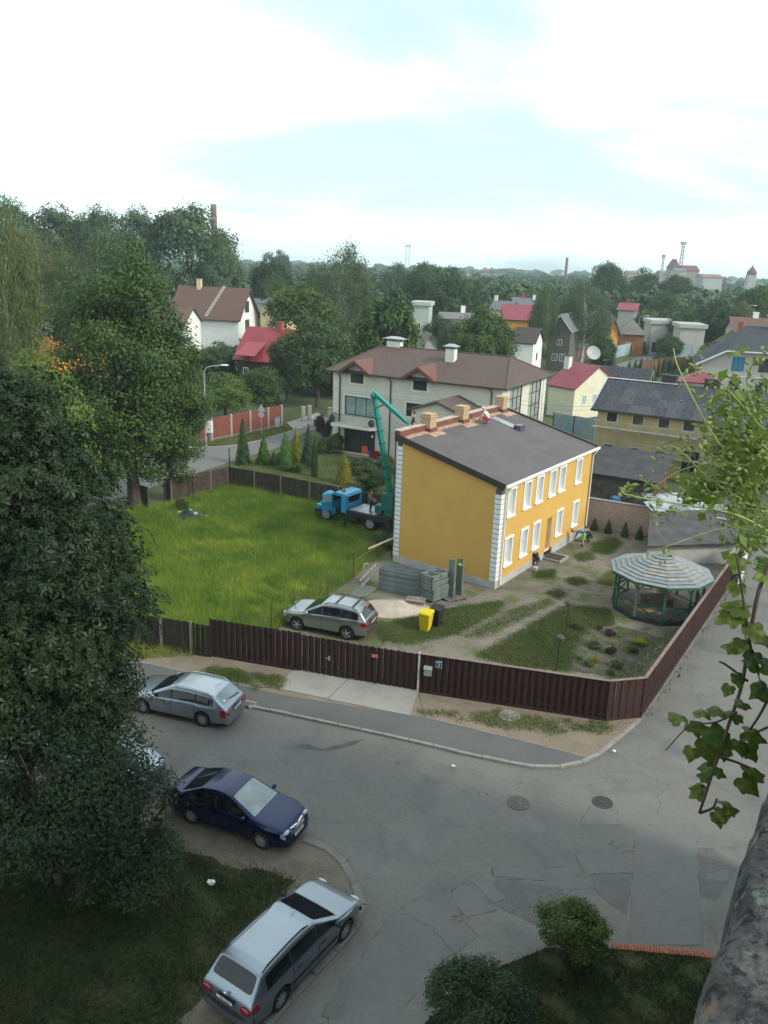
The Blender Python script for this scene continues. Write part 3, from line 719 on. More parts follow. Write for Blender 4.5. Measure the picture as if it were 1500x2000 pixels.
YA = R(55.3)
yh = thing('yellow_house', 'freshly painted ochre yellow two-storey house with white corner blocks and dark sloping roof', 'house', (6.55, 44.29, 0), YA)
YL, YD, EV, BK = 13.5, 7.1, 6.28, 7.98
f0, f1, g0, g1 = (0, 0), (YL, 0), (0, YD), (0, 0)
RZ = lambda y: EV + (BK - EV) * y / YD
UPW = [0.90, 2.96, 4.66, 6.58, 8.06, 10.80]
LOW = [0.96, 3.02, 4.74, 8.24, 10.92]
holes = [(s, s + 0.86, 4.22, 5.80) for s in UPW] + [(s, s + 0.86, 1.18, 2.82) for s in LOW] + [(6.80, 7.56, 0.50, 2.70)]
mb = MB()
wall_holes(mb, f0, f1, 0.45, EV, EV, holes, 0.20, 1)
wall_holes(mb, (0, YD), (0, 0), 0.45, BK, EV)
wall_holes(mb, (YL, 0), (YL, YD), 0.45, EV, BK)
wall_holes(mb, (YL, YD), (0, YD), 0.45, BK, BK)
mb.build('wall', [yel, white_p], yh)
mb = MB()
P3 = 0.035
mb.prism([(-P3, -P3), (6.62, -P3), (6.62, 0.3), (-P3, 0.3)], -0.05, 0.47)
mb.prism([(7.75, -P3), (YL + P3, -P3), (YL + P3, 0.3), (7.75, 0.3)], -0.05, 0.62)
mb.prism([(-P3, 0.3), (0.3, 0.3), (0.3, YD + P3), (-P3, YD + P3)], -0.05, 0.47)
mb.prism([(YL - 0.3, 0.3), (YL + P3, 0.3), (YL + P3, YD + P3), (YL - 0.3, YD + P3)], -0.05, 0.55)
mb.prism([(0.3, YD - 0.3), (YL - 0.3, YD - 0.3), (YL - 0.3, YD + P3), (0.3, YD + P3)], -0.05, 0.47)
mb.build('plinth', plinth_m, yh)
for (s, za, zb) in [(s, 4.22, 5.80) for s in UPW] + [(s, 1.18, 2.82) for s in LOW]:
    mb = MB(); e = s + 0.86
    wbar(mb, f0, f1, s - 0.09, s + 0.005, za - 0.02, zb + 0.10, 0.0, 0.05); wbar(mb, f0, f1, e - 0.005, e + 0.09, za - 0.02, zb + 0.10, 0.0, 0.05)
    wbar(mb, f0, f1, s - 0.12, e + 0.12, zb - 0.005, zb + 0.12, 0.0, 0.07)
    wbar(mb, f0, f1, (s + e) / 2 - .06, (s + e) / 2 + .06, zb + .12, zb + .18, 0.0, 0.07)
    ring(mb, f0, f1, s + .01, e - .01, za + .01, zb - .01, 0.07, -0.19, -0.13)
    w = mb.build('window', white_p, yh)
    mp = MB(); wbar(mp, f0, f1, s + .03, e - .03, za + .03, zb - .03, -0.20, -0.165); mp.build('pane', film_m, w)
    ms = MB(); d_ = 0.13
    ms.add([(s - .10, -d_, za - .07), (e + .10, -d_, za - .07), (e + .10, -d_, za - .02), (s - .10, -d_, za - .02), (s - .10, 0.16, za + .02), (e + .10, 0.16, za + .02), (s - .10, 0.0, za - .07), (e + .10, 0.0, za - .07)], [(0, 1, 2, 3), (3, 2, 5, 4), (0, 6, 7, 1), (0, 3, 4, 6), (1, 7, 5, 2)])
    ms.build('sill', white_p, w)
door_m = M('door_board', (0.36, 0.18, 0.035), 0.75, 0.12, 2)
mb = MB(); wbar(mb, f0, f1, 6.80, 7.56, 0.50, 2.70, -0.20, -0.16); dr = mb.build('door', door_m, yh)
mb = MB(); mb.tube([(7.48, 0.145, 1.5), (7.48, 0.10, 1.5), (7.38, 0.10, 1.5)], 0.012, 6); mb.build('handle', zinc, dr)
mb = MB(); mb.box(6.55, 8.0, -1.25, -0.04, -0.03, 0.17); step = mb.build('doorstep', concrete, yh)
MB().box(6.68, 7.72, -1.12, -0.10, 0.172, 0.19).build('doormat', M('mat_rubber', (0.05, 0.048, 0.046), 0.9, 0.2, 12, 0.4, 60), step)
MB().box(7.60, 7.74, -0.10, -0.036, 0.25, 0.62).build('meter_box', door_m, yh)
# corner blocks
qs = MB().box(-0.045, 0.36, -0.045, 0.02, 0, 0.245).box(-0.045, 0.02, 0.02, 0.36, 0, 0.245)
quoin = M('quoin_white', (0.74, 0.76, 0.78), 0.65, 0.05, 2)
qm = qs.mesh('quoin', quoin)
qm2 = MB().box(-0.045, 0.02, -0.36, 0.045, 0, 0.245).box(0.02, 0.36, -0.02, 0.045, 0, 0.245).mesh('quoin', quoin)
MB().box(-.012, .34, -.012, .02, .47, EV - .2).box(-.012, .02, .02, .34, .47, EV - .2).build('quoin_backing', M('joint_grey', (.10, .10, .105), .9), yh)
MB().box(-.012, .02, YD - .34, YD + .012, .47, BK - .2).box(.02, .34, YD - .02, YD + .012, .47, BK - .2).build('quoin_backing', MATS['joint_grey'], yh)
nq = int((EV - 0.30 - 0.5) / 0.292)
for k in range(nq): inst('quoin', qm, yh, (0, 0, 0.5 + k * 0.292))
for k in range(int((BK - 0.5) / 0.292) - 1): inst('quoin', qm2, yh, (0, YD, 0.5 + k * 0.292))
# roof
mb = MB()
zc = lambda y, up=0.0: RZ(y) + up
mb.slab([(-0.16, -0.28, zc(-0.28, .12)), (YL + 0.16, -0.28, zc(-0.28, .12)), (YL + 0.16, YD - 0.1, zc(YD - .1, .12)), (-0.16, YD - 0.1, zc(YD - .1, .12))], 0.11)
rf = mb.build('roof', felt, yh)
for xa, xb in ((-0.24, -0.10), (YL + 0.10, YL + 0.24)):
    mb = MB(); mb.slab([(xa, -0.32, zc(-0.32, .24)), (xb, -0.32, zc(-0.32, .24)), (xb, YD + .05, zc(YD + .05, .24)), (xa, YD + .05, zc(YD + .05, .24))], 0.36)
    mb.build('verge_flashing', black_flash, rf)
mb = MB(); mb.box(-0.20, YL + 0.20, YD - 0.25, YD + 0.14, BK - 0.25, BK + 0.42); mb.build('parapet', rust_flash, rf)
mb = MB(); mb.box(-0.24, YL + 0.24, YD - 0.29, YD + 0.20, BK + 0.422, BK + 0.47); mb.build('coping', coping_m, rf)
for k in range(10):     # seams of the felt
    pass
for x, w_, y0_ in ((3.0, 0.74, 0), (7.1, 0.74, 0), (12.75, 0.70, 0)):
    y_ = YD - 0.22
    ch = MB().box(x - w_ / 2, x + w_ / 2, y_ - .34, y_ + .34, BK - .2, BK + 1.02).build('chimney', brick_ch, yh)
    MB().box(x - w_ / 2 - .07, x + w_ / 2 + .07, y_ - .40, y_ + .40, BK + .86, BK + .97).box(x - w_ / 2 - .02, x + w_ / 2 + .02, y_ - .36, y_ + .36, BK + 1.021, BK + 1.10).build('chimney_cap', brick_ch, ch)
    MB().box(x - w_ / 2 - .03, x + w_ / 2 + .03, y_ - .41, y_ + .41, BK - .22, BK + .22).build('flashing', rust_flash, ch)
    MB().slab([(x - .75, y_ - .95, zc(y_ - .95, .126)), (x + .75, y_ - .95, zc(y_ - .95, .126)), (x + .65, y_ - .36, zc(y_ - .36, .126)), (x - .65, y_ - .36, zc(y_ - .36, .126))], 0.004).build('mortar_dust', dust_m, rf)
MB().slab([(0.2, YD - .62, zc(YD - .62, .125)), (YL - .3, YD - .62, zc(YD - .62, .125)), (YL - .3, YD - .26, zc(YD - .26, .125)), (0.2, YD - .26, zc(YD - .26, .125))], 0.003).build('mortar_dust', dust_m, rf)
# grey sheets and roof hatch
for k in range(3):
    x0 = 10.55 - 0.05 * k; ya = 6.35 - 0.78 * k
    MB().slab([(x0 - .38, ya - .76, zc(ya - .76, .135 + .004 * k)), (x0 + .38, ya - .76, zc(ya - .76, .135 + .004 * k)), (x0 + .38, ya, zc(ya, .135 + .004 * k)), (x0 - .38, ya, zc(ya, .135 + .004 * k))], 0.006).build('metal_sheet', zinc, rf)
MB().box(9.98, 10.72, 3.92, 4.42, zc(4.2, .08), zc(4.2, .42)).build('roof_hatch', M('hatch_metal', (0.12, 0.12, 0.15), 0.35, 0.2, 2, metal=0.5), rf)
# gutter and downpipes
mb = MB(); mb.box(-0.18, YL + 0.26, -0.44, -0.325, EV - 0.07, EV + 0.06); mb.build('gutter', white_p, yh)
mb = MB(); wbar(mb, f0, f1, -0.12, YL + .12, EV - .16, EV - .005, 0.0, 0.26); mb.build('fascia', white_p, yh)
for x in (0.46, YL - 0.05):
    gutter_pipe(yh, [(x, -0.38, EV - 0.06), (x, -0.34, EV - 0.22), (x, -0.11, EV - 0.5), (x, -0.11, 0.35), (x, -0.24, 0.2)], 0.05, white_p)
gutter_pipe(yh, [(-0.10, YD + 0.12, BK - 0.1), (-0.10, YD + 0.12, 0.3)], 0.04, black_flash)

# ------------------------------------------------------------------ cream house with brown hipped roof
cream = M('cream_render', (0.58, 0.55, 0.48), 0.9, 0.07, 0.8, 0.2, 40)
shingle = M('brown_shingle', (0.075, 0.050, 0.043), 0.85, 0.3, 5, 0.5, 22, col2=(0.12, 0.085, 0.072))
gable_red = M('gable_trim', (0.14, 0.058, 0.045), 0.6, 0.15, 2)
ch_ = thing('cream_house', 'large cream house with brown hipped roof, two small gables and a balcony', 'house', (-5.27, 79.2, 0), R(-28.5))
CL, CD, CE, CRZ = 17.2, 12.0, 7.95, 9.97
mb = MB()
cholesF = [(1.25, 4.75, 3.75, 5.62), (1.25, 4.75, 0.15, 2.62), (7.95, 9.95, 4.40, 5.66), (2.22, 3.52, 7.0, 8.0 - 1e-3), (8.86, 10.16, 7.0, 8.0 - 1e-3)]
wall_holes(mb, (0, 0), (CL, 0), 0, CE, CE, cholesF[:3], 0.22)
wall_holes(mb, (CL, 0), (CL, CD), 0, CE, CE, [(2.0, 5.2, 3.4, 7.7), (7.2, 10.6, 3.0, 7.7)], 0.15)
wall_holes(mb, (CL, CD), (0, CD), 0, CE, CE); wall_holes(mb, (0, CD), (0, 0), 0, CE, CE)
for x in (2.62, 9.30):          # gable walls rising through the eave
    mb.add([(x - 1.25, -0.03, CE - 1.2), (x + 1.25, -0.03, CE - 1.2), (x + 1.25, -0.03, CE + .05), (x, -0.03, CE + 0.95), (x - 1.25, -0.03, CE + .05)], [(0, 1, 2, 3, 4)])
mb.build('wall', cream, ch_)
ov = 0.55
A_, B_, C_, D_ = (-ov, -ov, CE), (CL + ov, -ov, CE), (CL + ov, CD + ov, CE), (-ov, CD + ov, CE)
r1, r2 = (1.9, CD / 2, CRZ), (CL - 1.7, CD / 2, CRZ)
mb = MB(); 
for q in ([A_, B_, r2, r1], [B_, C_, r2], [C_, D_, r1, r2], [D_, A_, r1]): mb.slab(q, 0.14)
rf = mb.build('roof', shingle, ch_)
mb = MB(); mb.tube([A_, r1], 0.09, 6); mb.tube([r1, r2], 0.09, 6); mb.tube([r2, B_], 0.09, 6); mb.tube([r2, C_], 0.09, 6); mb.build('ridge_tiles', shingle, rf)
mb = MB()
for a, b in ((A_, B_), (B_, C_), (D_, A_)): mb.tube([Vector(a) + Vector((0, 0, -.05)), Vector(b) + Vector((0, 0, -.05))], 0.09, 6)
mb.build('gutter', dark_metal, ch_)
for x in (2.62, 9.30):
    mb = MB(); ap = (x, -0.75, CE + 1.16); rb = (x, 3.1, CE + 1.16)
    mb.slab([(x - 1.75, -0.75, CE - .02), ap, rb, (x - 1.75, 0.0, CE + .1)], 0.10); mb.slab([ap, (x + 1.75, -0.75, CE - .02), (x + 1.75, 0.0, CE + .1), rb], 0.10)
    gr = mb.build('gable_roof', gable_red, rf)
    mb = MB(); mb.bar((x - 1.72, -0.74, CE - .13), (x, -0.74, CE + 1.0), 0.06, 0.30); mb.bar((x, -0.74, CE + 1.0), (x + 1.72, -0.74, CE - .13), 0.06, 0.30); mb.build('barge_board', gable_red, gr)
CF0, CF1 = (0, 0), (CL, 0)
for x in (2.62, 9.30):
    window(ch_, CF0, CF1, x - .68, x + .68, 6.92, 8.02, frame_brown, pane_dark, 0.07, 3 if x < 5 else 2, 1, 0.05, 0.032)
    mb = MB(); ring(mb, CF0, CF1, x - .88, x + .88, 6.74, 8.20, 0.18, 0.031, 0.06); mb.build('window_surround', off_white, ch_)
window(ch_, CF0, CF1, 1.25, 4.75, 3.75, 5.62, frame_brown, pane_curtain, 0.09, 3, 1, 0.07, -0.20)
window(ch_, CF0, CF1, 1.25, 4.75, 0.15, 2.62, frame_brown, pane_dark, 0.09, 4, 1, 0.07, -0.20)
window(ch_, CF0, CF1, 7.95, 9.95, 4.40, 5.66, frame_brown, pane_dark, 0.08, 3, 1, 0.07, -0.20)
for (a, b, c, e) in cholesF[:3]:
    if c < 1: continue
    mb = MB(); ring(mb, CF0, CF1, a - .2, b + .2, c - .2, e + .2, 0.19, 0.0, 0.035); mb.build('window_surround', off_white, ch_)
mb = MB()
for z in (2.75, 5.95, 6.2): wbar(mb, CF0, CF1, 0.03, CL - .03, z, z + 0.09, 0.0, 0.05)
mb.build('string_course', off_white, ch_)
CE0, CE1 = (CL, 0), (CL, CD)
window(ch_, CE0, CE1, 2.0, 5.2, 3.4, 7.7, frame_brown, M('stair_glass', (0.33, 0.36, 0.33), 0.1, 0.2, 0.8, spec=0.7), 0.10, 3, 4, 0.08, -0.12)
window(ch_, CE0, CE1, 7.2, 10.6, 3.0, 7.7, frame_brown, MATS['stair_glass'], 0.10, 3, 4, 0.08, -0.12)
qm = MB().box(-.05, 0.62, -.05, 0.02, 0, 0.34).box(-.05, .02, .02, .5, 0, .34).mesh('quoin', off_white)
for k in range(20): inst('quoin', qm, ch_, (0, 0, 0.2 + k * 0.385))
qm = MB().box(-.62, .05, -.05, .02, 0, .34).box(-.02, .05, .02, .6, 0, .34).mesh('quoin', off_white)
for k in range(20): inst('quoin', qm, ch_, (CL, 0, 0.2 + k * 0.385))
qm = MB().box(-.02, .05, -.7, 0, 0, .34).mesh('quoin', off_white)
for k in range(20): inst('quoin', qm, ch_, (CL, CD, 0.2 + k * 0.385))
for x in (0.75, 6.3, 16.3):
    gutter_pipe(ch_, [(x, -ov, CE - .1), (x, -.3, CE - .35), (x, -.1, CE - .6), (x, -.1, 0.2)], 0.06, dark_metal)
chimney(ch_, 3.2, CD / 2 + .2, CRZ - .4, CRZ + .5, 1.5, 0.7, off_white, 'hood', zinc)
chimney(ch_, 10.4, CD / 2 - 2.0, CRZ - 1.3, CRZ + .45, 0.9, 0.7, off_white, 'hood', zinc)
# balcony with iron railing and planters
bal = MB().prism([(0.35, -1.0), (4.6, -1.0), (5.4, -0.35), (5.4, -0.02), (0.35, -0.02)], 2.70, 3.0).build('balcony', off_white, ch_)
mb = MB()
line = [(0.4, -0.05), (0.4, -0.95), (4.58, -0.95), (5.32, -0.33)]
for a, b in zip(line, line[1:]):
    a, b = Vector(a), Vector(b); n_ = max(2, int((b - a).length / 0.13))
    mb.tube([(*a, 3.9), (*b, 3.9)], 0.025, 6); mb.tube([(*a, 3.08), (*b, 3.08)], 0.015, 6)
    for k in range(n_ + 1):
        p = a.lerp(b, k / n_); mb.tube([(*p, 3.0), (*(p + Vector((0, 0))), 3.45), (*p, 3.9)], 0.011, 4, False)
mb.build('railing', frame_brown, bal)
for x, y in ((0.30, -0.75), (4.75, -0.82)):
    MB().ball((x, y, 3.42), 0.30, 0.30, 0.36, 12, 8).build('hanging_planter', M('planter_green', (0.03, 0.045, 0.035), 0.7, 0.5, 9), bal)
# porch gable behind the yellow house
mb = MB(); mb.slab([(10.5, -4.6, 6.0), (13.2, -4.6, 6.9), (13.2, 0.0, 6.9), (10.5, 0.0, 6.0)], 0.16); mb.slab([(13.2, -4.6, 6.9), (16.4, -4.6, 5.7), (16.4, 0.0, 5.7), (13.2, 0.0, 6.9)], 0.16)
pr_ = mb.build('porch_roof', shingle, ch_)
mb = MB(); mb.add([(10.7, -4.3, 0), (16.2, -4.3, 0), (16.2, -4.3, 5.7), (13.2, -4.3, 6.72), (10.7, -4.3, 5.9)], [(0, 1, 2, 3, 4)]); mb.add([(10.7, -4.3, 0), (10.7, 0, 0), (10.7, 0, 5.9), (10.7, -4.3, 5.9)], [(0, 3, 2, 1)])
mb.build('porch_wall', cream, ch_)
lamp_gl = M('wall_lamp_glass', (0.8, 0.75, 0.62), 0.4, 0.05, 3)
MB().ball((4.55, -0.22, 2.05), 0.10, 0.10, 0.15, 8, 6).build('wall_lamp', lamp_gl, ch_)

# ------------------------------------------------------------------ generic small house
def house(name, label, cat, pos, ang, L, D, ev, rz, roof, wm, rm, wins=(), chims=(), over=0.35, fm=None, pm=None, trim=None, base=0.0, group=None, wpx=1):
    o = thing(name, label, cat, (pos[0], pos[1], 0), R(ang), group)
    mb = MB()
    mb.add([(0, 0, 0), (L, 0, 0), (L, 0, ev), (0, 0, ev)], [(0, 1, 2, 3)]); mb.add([(L, D, 0), (0, D, 0), (0, D, ev), (L, D, ev)], [(0, 1, 2, 3)])
    e1 = [(L, 0, 0), (L, D, 0), (L, D, ev)]; e0 = [(0, D, 0), (0, 0, 0), (0, 0, ev)]
    if roof == 'gx': mb.add(e1 + [(L, D / 2, rz), (L, 0, ev)], [(0, 1, 2, 3, 4)]); mb.add(e0 + [(0, D / 2, rz), (0, D, ev)], [(0, 1, 2, 3, 4)])
    else: mb.add(e1 + [(L, 0, ev)], [(0, 1, 2, 3)]); mb.add(e0 + [(0, D, ev)], [(0, 1, 2, 3)])
    if roof == 'gy':
        mb.add([(0, 0, ev), (L, 0, ev), (L / 2, 0, rz)], [(0, 1, 2)]); mb.add([(L, D, ev), (0, D, ev), (L / 2, D, rz)], [(0, 1, 2)])
    mb.build('wall', wm, o)
    mb = MB(); v_ = over
    if roof == 'gx':
        k = (rz - ev) / (D / 2) * v_
        mb.slab([(-v_, -v_, ev - k), (L + v_, -v_, ev - k), (L + v_, D / 2, rz), (-v_, D / 2, rz)], -0.14); mb.slab([(L + v_, D + v_, ev - k), (-v_, D + v_, ev - k), (-v_, D / 2, rz), (L + v_, D / 2, rz)], -0.14)
    elif roof == 'gy':
        k = (rz - ev) / (L / 2) * v_
        mb.slab([(-v_, -v_, ev - k), (L / 2, -v_, rz), (L / 2, D + v_, rz), (-v_, D + v_, ev - k)], -0.14); mb.slab([(L + v_, D + v_, ev - k), (L / 2, D + v_, rz), (L / 2, -v_, rz), (L + v_, -v_, ev - k)], -0.14)
    elif roof == 'hip':
        m_ = min(L, D) / 2 * 0.95
        a, b = ((m_, D / 2, rz), (L - m_, D / 2, rz)) if L >= D else ((L / 2, m_, rz), (L / 2, D - m_, rz))
        A, B, C, Dd = (-v_, -v_, ev), (L + v_, -v_, ev), (L + v_, D + v_, ev), (-v_, D + v_, ev)
        if L >= D: qs_ = ([A, B, b, a], [B, C, b], [C, Dd, a, b], [Dd, A, a])
        else: qs_ = ([A, B, a], [B, C, b, a], [C, Dd, b], [Dd, A, a, b])
        for q in qs_: mb.slab(q, 0.12)
    else:
        mb.box(-v_, L + v_, -v_, D + v_, ev + .002, rz)
    rf_ = mb.build('roof', rm, o)
    W = {'f': ((0, 0), (L, 0)), 'r': ((L, 0), (L, D)), 'b': ((L, D), (0, D)), 'l': ((0, D), (0, 0))}
    for (fc, s, z, w, h, *rest) in wins:
        window(o, *W[fc], s, s + w, z, z + h, rest[0] if rest else (fm or white_p), (rest[1] if len(rest) > 1 else pm) or pane_dark, 0.09, 2 if w > .7 else 1, 1, 0.05, 0.003)
    for (x, y, z1, w, m_, *cp) in chims:
        c_ = chimney(rf_, x, y, ev, z1, w, w * .8, m_, 'flat', cp[0] if cp else m_)
    if trim:
        mb = MB(); 
        if roof == 'gy':
            k = (rz - ev) / (L / 2) * v_
            mb.bar((-v_, -v_ - .03, ev - k - .06), (L / 2, -v_ - .03, rz - .06), .05, .22); mb.bar((L / 2, -v_ - .03, rz - .06), (L + v_, -v_ - .03, ev - k - .06), .05, .22)
        elif roof == 'gx':
            k = (rz - ev) / (D / 2) * v_
            for x in (-v_ - .03, L + v_ + .03): mb.bar((x, -v_, ev - k - .06), (x, D / 2, rz - .06), .05, .22); mb.bar((x, D / 2, rz - .06), (x, D + v_, ev - k - .06), .05, .22)
            mb.bar((-v_, -v_ - .03, ev - k - .02), (L + v_, -v_ - .03, ev - k - .02), .05, .16)
        mb.build('roof_trim', trim, o)
    return o
brown_tile = M('brown_tile', (0.125, 0.072, 0.058), 0.85, 0.25, 6, 0.5, 18)
red_tin = M('red_tin', (0.27, 0.032, 0.042), 0.5, 0.12, 0.8, spec=0.5)
red_tin2 = M('faded_red_tin', (0.22, 0.042, 0.058), 0.55, 0.12, 0.8)
grey_slate = M('grey_slate', (0.13, 0.135, 0.15), 0.9, 0.3, 3, 0.5, 12)
dark_slate = M('dark_slate', (0.05, 0.054, 0.064), 0.85, 0.35, 3, 0.6, 14)
old_slate = M('old_slate', (0.16, 0.15, 0.14), 0.9, 0.3, 3, 0.4, 10)
timber_dark = M('dark_timber', (0.05, 0.034, 0.026), 0.9, 0.3, 5)
timber_grey = M('grey_timber', (0.13, 0.115, 0.105), 0.9, 0.25, 4)
pale_yellow = M('pale_yellow_wall', (0.62, 0.54, 0.33), 0.85, 0.08, 1)
orange_wall = M('orange_wall', (0.60, 0.28, 0.055), 0.85, 0.12, 1)
beige_wall = M('beige_wall', (0.42, 0.39, 0.37), 0.9, 0.08, 1)
wht_wall = M('white_wall', (0.80, 0.79, 0.76), 0.85, 0.05, 1)
redbrick = M('red_brick', (0.30, 0.10, 0.07), 0.9, 0.25, 8)

def HP(px, py):        # ground point under a sight line
    p = G(px, py); return (p.x, p.y)
# annex with red tin roof, right behind the cream house
house('annex', 'small pale yellow annex with red tin roof beside the cream house', 'house', (20.4, 104.5), -52, 4.2, 8.4, 3.9, 6.4, 'gx', M('annex_cream', (0.66, 0.61, 0.46), .85, .06, 1), red_tin2, [], [(0.2, 3.0, 7.3, .8, off_white, dark_slate)], 0.3)
an = bpy.data.objects['annex']
for s in (1.6, 3.6): window(an, (4.2, 0), (4.2, 8.4), s, s + .8, 1.7, 3.0, white_p, pane_curtain, .09, 2, 1, .05, .003)
# white house with brown roof, far left
wh = house('white_house', 'white gabled house with brown tile roof and roof ladder beyond the trees', 'house', (-44.0, 168.0), -14, 14.5, 9.5, 6.6, 12.0, 'gx', wht_wall, brown_tile, [('r', 3.3, 7.4, 2.0, 2.2, frame_brown), ('r', 3.3, 4.0, 2.0, 2.0, frame_brown)], [(4.2, 4.4, 13.4, .9, pale_yellow)], 0.6, trim=brown_tile)
mb = MB(); mb.add([(14.56, 3.9, 10.35), (14.56, 5.5, 10.35), (14.56, 4.7, 11.4)], [(0, 1, 2)]); mb.build('gable_vent', pane_dark, wh)
mb = MB()
for s_ in (0, .45): mb.bar((7.6 + s_, -.55, 6.6), (9.3 + s_, 4.75, 12.3), .07)
for k in range(14): p_ = Vector((7.6, -.55, 6.62)).lerp(Vector((9.3, 4.75, 12.32)), (k + .5) / 14); mb.bar(p_, p_ + Vector((.45, 0, 0)), .05)
mb.build('roof_ladder', off_white, wh)
# dark timber house with red roof
house('timber_house', 'dark timber house with bright red roof behind the chestnut trees', 'house', (-22.0, 119.5), -23, 9.5, 7.5, 4.3, 8.2, 'gx', timber_dark, red_tin, [('r', 1.4, 1.4, .9, 1.3), ('r', 4.4, 1.4, .9, 1.3), ('f', 1.0, 1.5, .9, 1.3), ('f', 6.4, 1.5, .9, 1.3)], [(5.2, 3.4, 9.2, .8, redbrick)], 0.5)
mb = MB(); mb.slab([(0.6, -1.6, 4.7), (3.9, -1.6, 4.7), (3.9, 1.9, 6.4), (0.6, 1.9, 6.4)], .1); mb.build('porch_roof', red_tin, bpy.data.objects['timber_house'])

# ------------------------------------------------------------------ pale yellow boarded building with scaffolding
board = bpy.data.materials.new('yellow_boarding'); board.use_nodes = True
t = board.node_tree; b_ = t.nodes['Principled BSDF']; b_.inputs['Roughness'].default_value = 0.85
v = t.nodes.new('ShaderNodeTexCoord').outputs['Object']
wv = t.nodes.new('ShaderNodeTexWave'); wv.bands_direction = 'Z'; wv.inputs['Scale'].default_value = 1.6; wv.wave_profile = 'SAW'; t.links.new(v, wv.inputs['Vector'])
c = node_mix(t, node_noise(t, v, 0.7, 4), (0.40, 0.315, 0.15), (0.47, 0.38, 0.20))
t.links.new(c, b_.inputs['Base Color'])
bp = t.nodes.new('ShaderNodeBump'); bp.inputs['Strength'].default_value = 0.5; bp.inputs['Distance'].default_value = 0.03
t.links.new(wv.outputs['Fac'], bp.inputs['Height']); t.links.new(bp.outputs[0], b_.inputs['Normal'])
bh = thing('boarded_house', 'long pale yellow boarded building with dark slate roof, being renovated', 'house', (19.64, 76.1, 0), R(-30))
BL, BD, BE, BR = 17.0, 8.0, 5.85, 7.95
UW = [0.8, 3.2, 5.52, 7.68, 10.1, 12.4]
bh_holes = [(s, s + 1.1, 4.42, 5.5) for s in UW] + [(s, s + 1.05, 1.25, 2.45) for s in (0.8, 3.2, 5.52, 12.0)] + [(8.05, 9.45, 0.1, 2.75)]
mb = MB(); wall_holes(mb, (0, 0), (BL, 0), 0, BE, BE, bh_holes, 0.14)
for a, b in (((BL, 0), (BL, BD)), ((0, BD), (0, 0))):
    wall_holes(mb, a, b, 0, BE, BE)
mb.add([(0, BD, BE), (0, 0, BE), (0, BD / 2, BR)], [(0, 1, 2)]); mb.add([(BL, 0, BE), (BL, BD, BE), (BL, BD / 2, BR)], [(0, 1, 2)])
wall_holes(mb, (BL, BD), (0, BD), 0, BE, BE)
mb.build('wall', board, bh)
grey_fr = M('grey_window_frame', (0.50, 0.51, 0.50), 0.6, 0.08, 3)
pane_film2 = M('dull_glass', (0.10, 0.085, 0.06), 0.2, 0.3, 1)
for i, (a, b, c_, e) in enumerate(bh_holes[:-1]): window(bh, (0, 0), (BL, 0), a, b, c_, e, grey_fr, (pane_film2 if i % 3 == 1 else pane_dark), 0.08, 1, 1, 0.10, -0.09)
mb = MB(); wbar(mb, (0, 0), (BL, 0), 8.05, 9.45, 0.1, 2.75, -.14, -.10); mb.build('door', M('dark_opening_board', (0.02, 0.018, 0.018), 0.8, 0.2, 3), bh)
# slate sheets laid row by row
rf = MB().slab([(-.5, -.55, BE - .25), (BL + .5, -.55, BE - .25), (BL + .5, BD / 2, BR + .02), (-.5, BD / 2, BR + .02)], .08).slab([(BL + .5, BD + .55, BE - .25), (-.5, BD + .55, BE - .25), (-.5, BD / 2, BR + .02), (BL + .5, BD / 2, BR + .02)], .08).build('roof', dark_slate, bh)
sl = Vector((0, BD / 2 + .55, BR + .27 - BE)); SLN = sl.length; sld = sl / SLN; sln = Vector((0, -sld.z, sld.y))
def corrugated(w, h, n, amp, th=0.01):
    mb = MB(); vs, fs = [], []
    for i in range(n * 4 + 1):
        x = w * i / (n * 4); z = amp * math.cos(math.pi * i / 2)
        vs += [(x, 0, z), (x, h, z)]
    for i in range(n * 4): fs.append((2 * i, 2 * i + 2, 2 * i + 3, 2 * i + 1))
    return mb.add(vs, fs)
sm = [corrugated(1.12, SLN / 4 + .10, 7, 0.018).mesh('slate_sheet', m_) for m_ in (dark_slate, M('slate_light', (0.075, 0.08, 0.09), 0.9, 0.35, 3), M('slate_mid', (0.06, 0.063, 0.075), 0.9, 0.35, 3))]
for row in range(4):
    for k in range(int((BL + 1) / 1.12)):
        p = Vector((-.5 + k * 1.12, -.55, BE - .25)) + sld * (row * SLN / 4) + sln * (0.03 + 0.004 * rnd.random())
        inst('slate_sheet', rnd.choice(sm), rf, p, (math.atan2(sld.z, sld.y) - 0.008, 0, rnd.uniform(-.006, .006)))
mb = MB(); mb.bar((-.53, -.6, BE - .28), (-.53, BD / 2, BR + .04), .07, .2); mb.build('verge_board', M('blue_grey_board', (0.45, 0.5, 0.53), 0.7, 0.1, 2), rf)
mb = MB(); mb.bar((-.5, BD / 2, BR + .1), (6, BD / 2, BR + .1), .25, .06); mb.build('ridge_cap', off_white, rf)
mb = MB(); mb.bar((-.5, -.62, BE - .34), (BL + .5, -.62, BE - .34), .1, .14); mb.build('eaves_board', dark_metal, rf)
for x in (5.2, 9.0): chimney(rf, x, BD / 2 + .4, BR - .6, BR + .75, 1.3, .8, M('sooty_brick', (0.06, 0.045, 0.042), 0.9, .3, 6), 'flat', dark_slate)
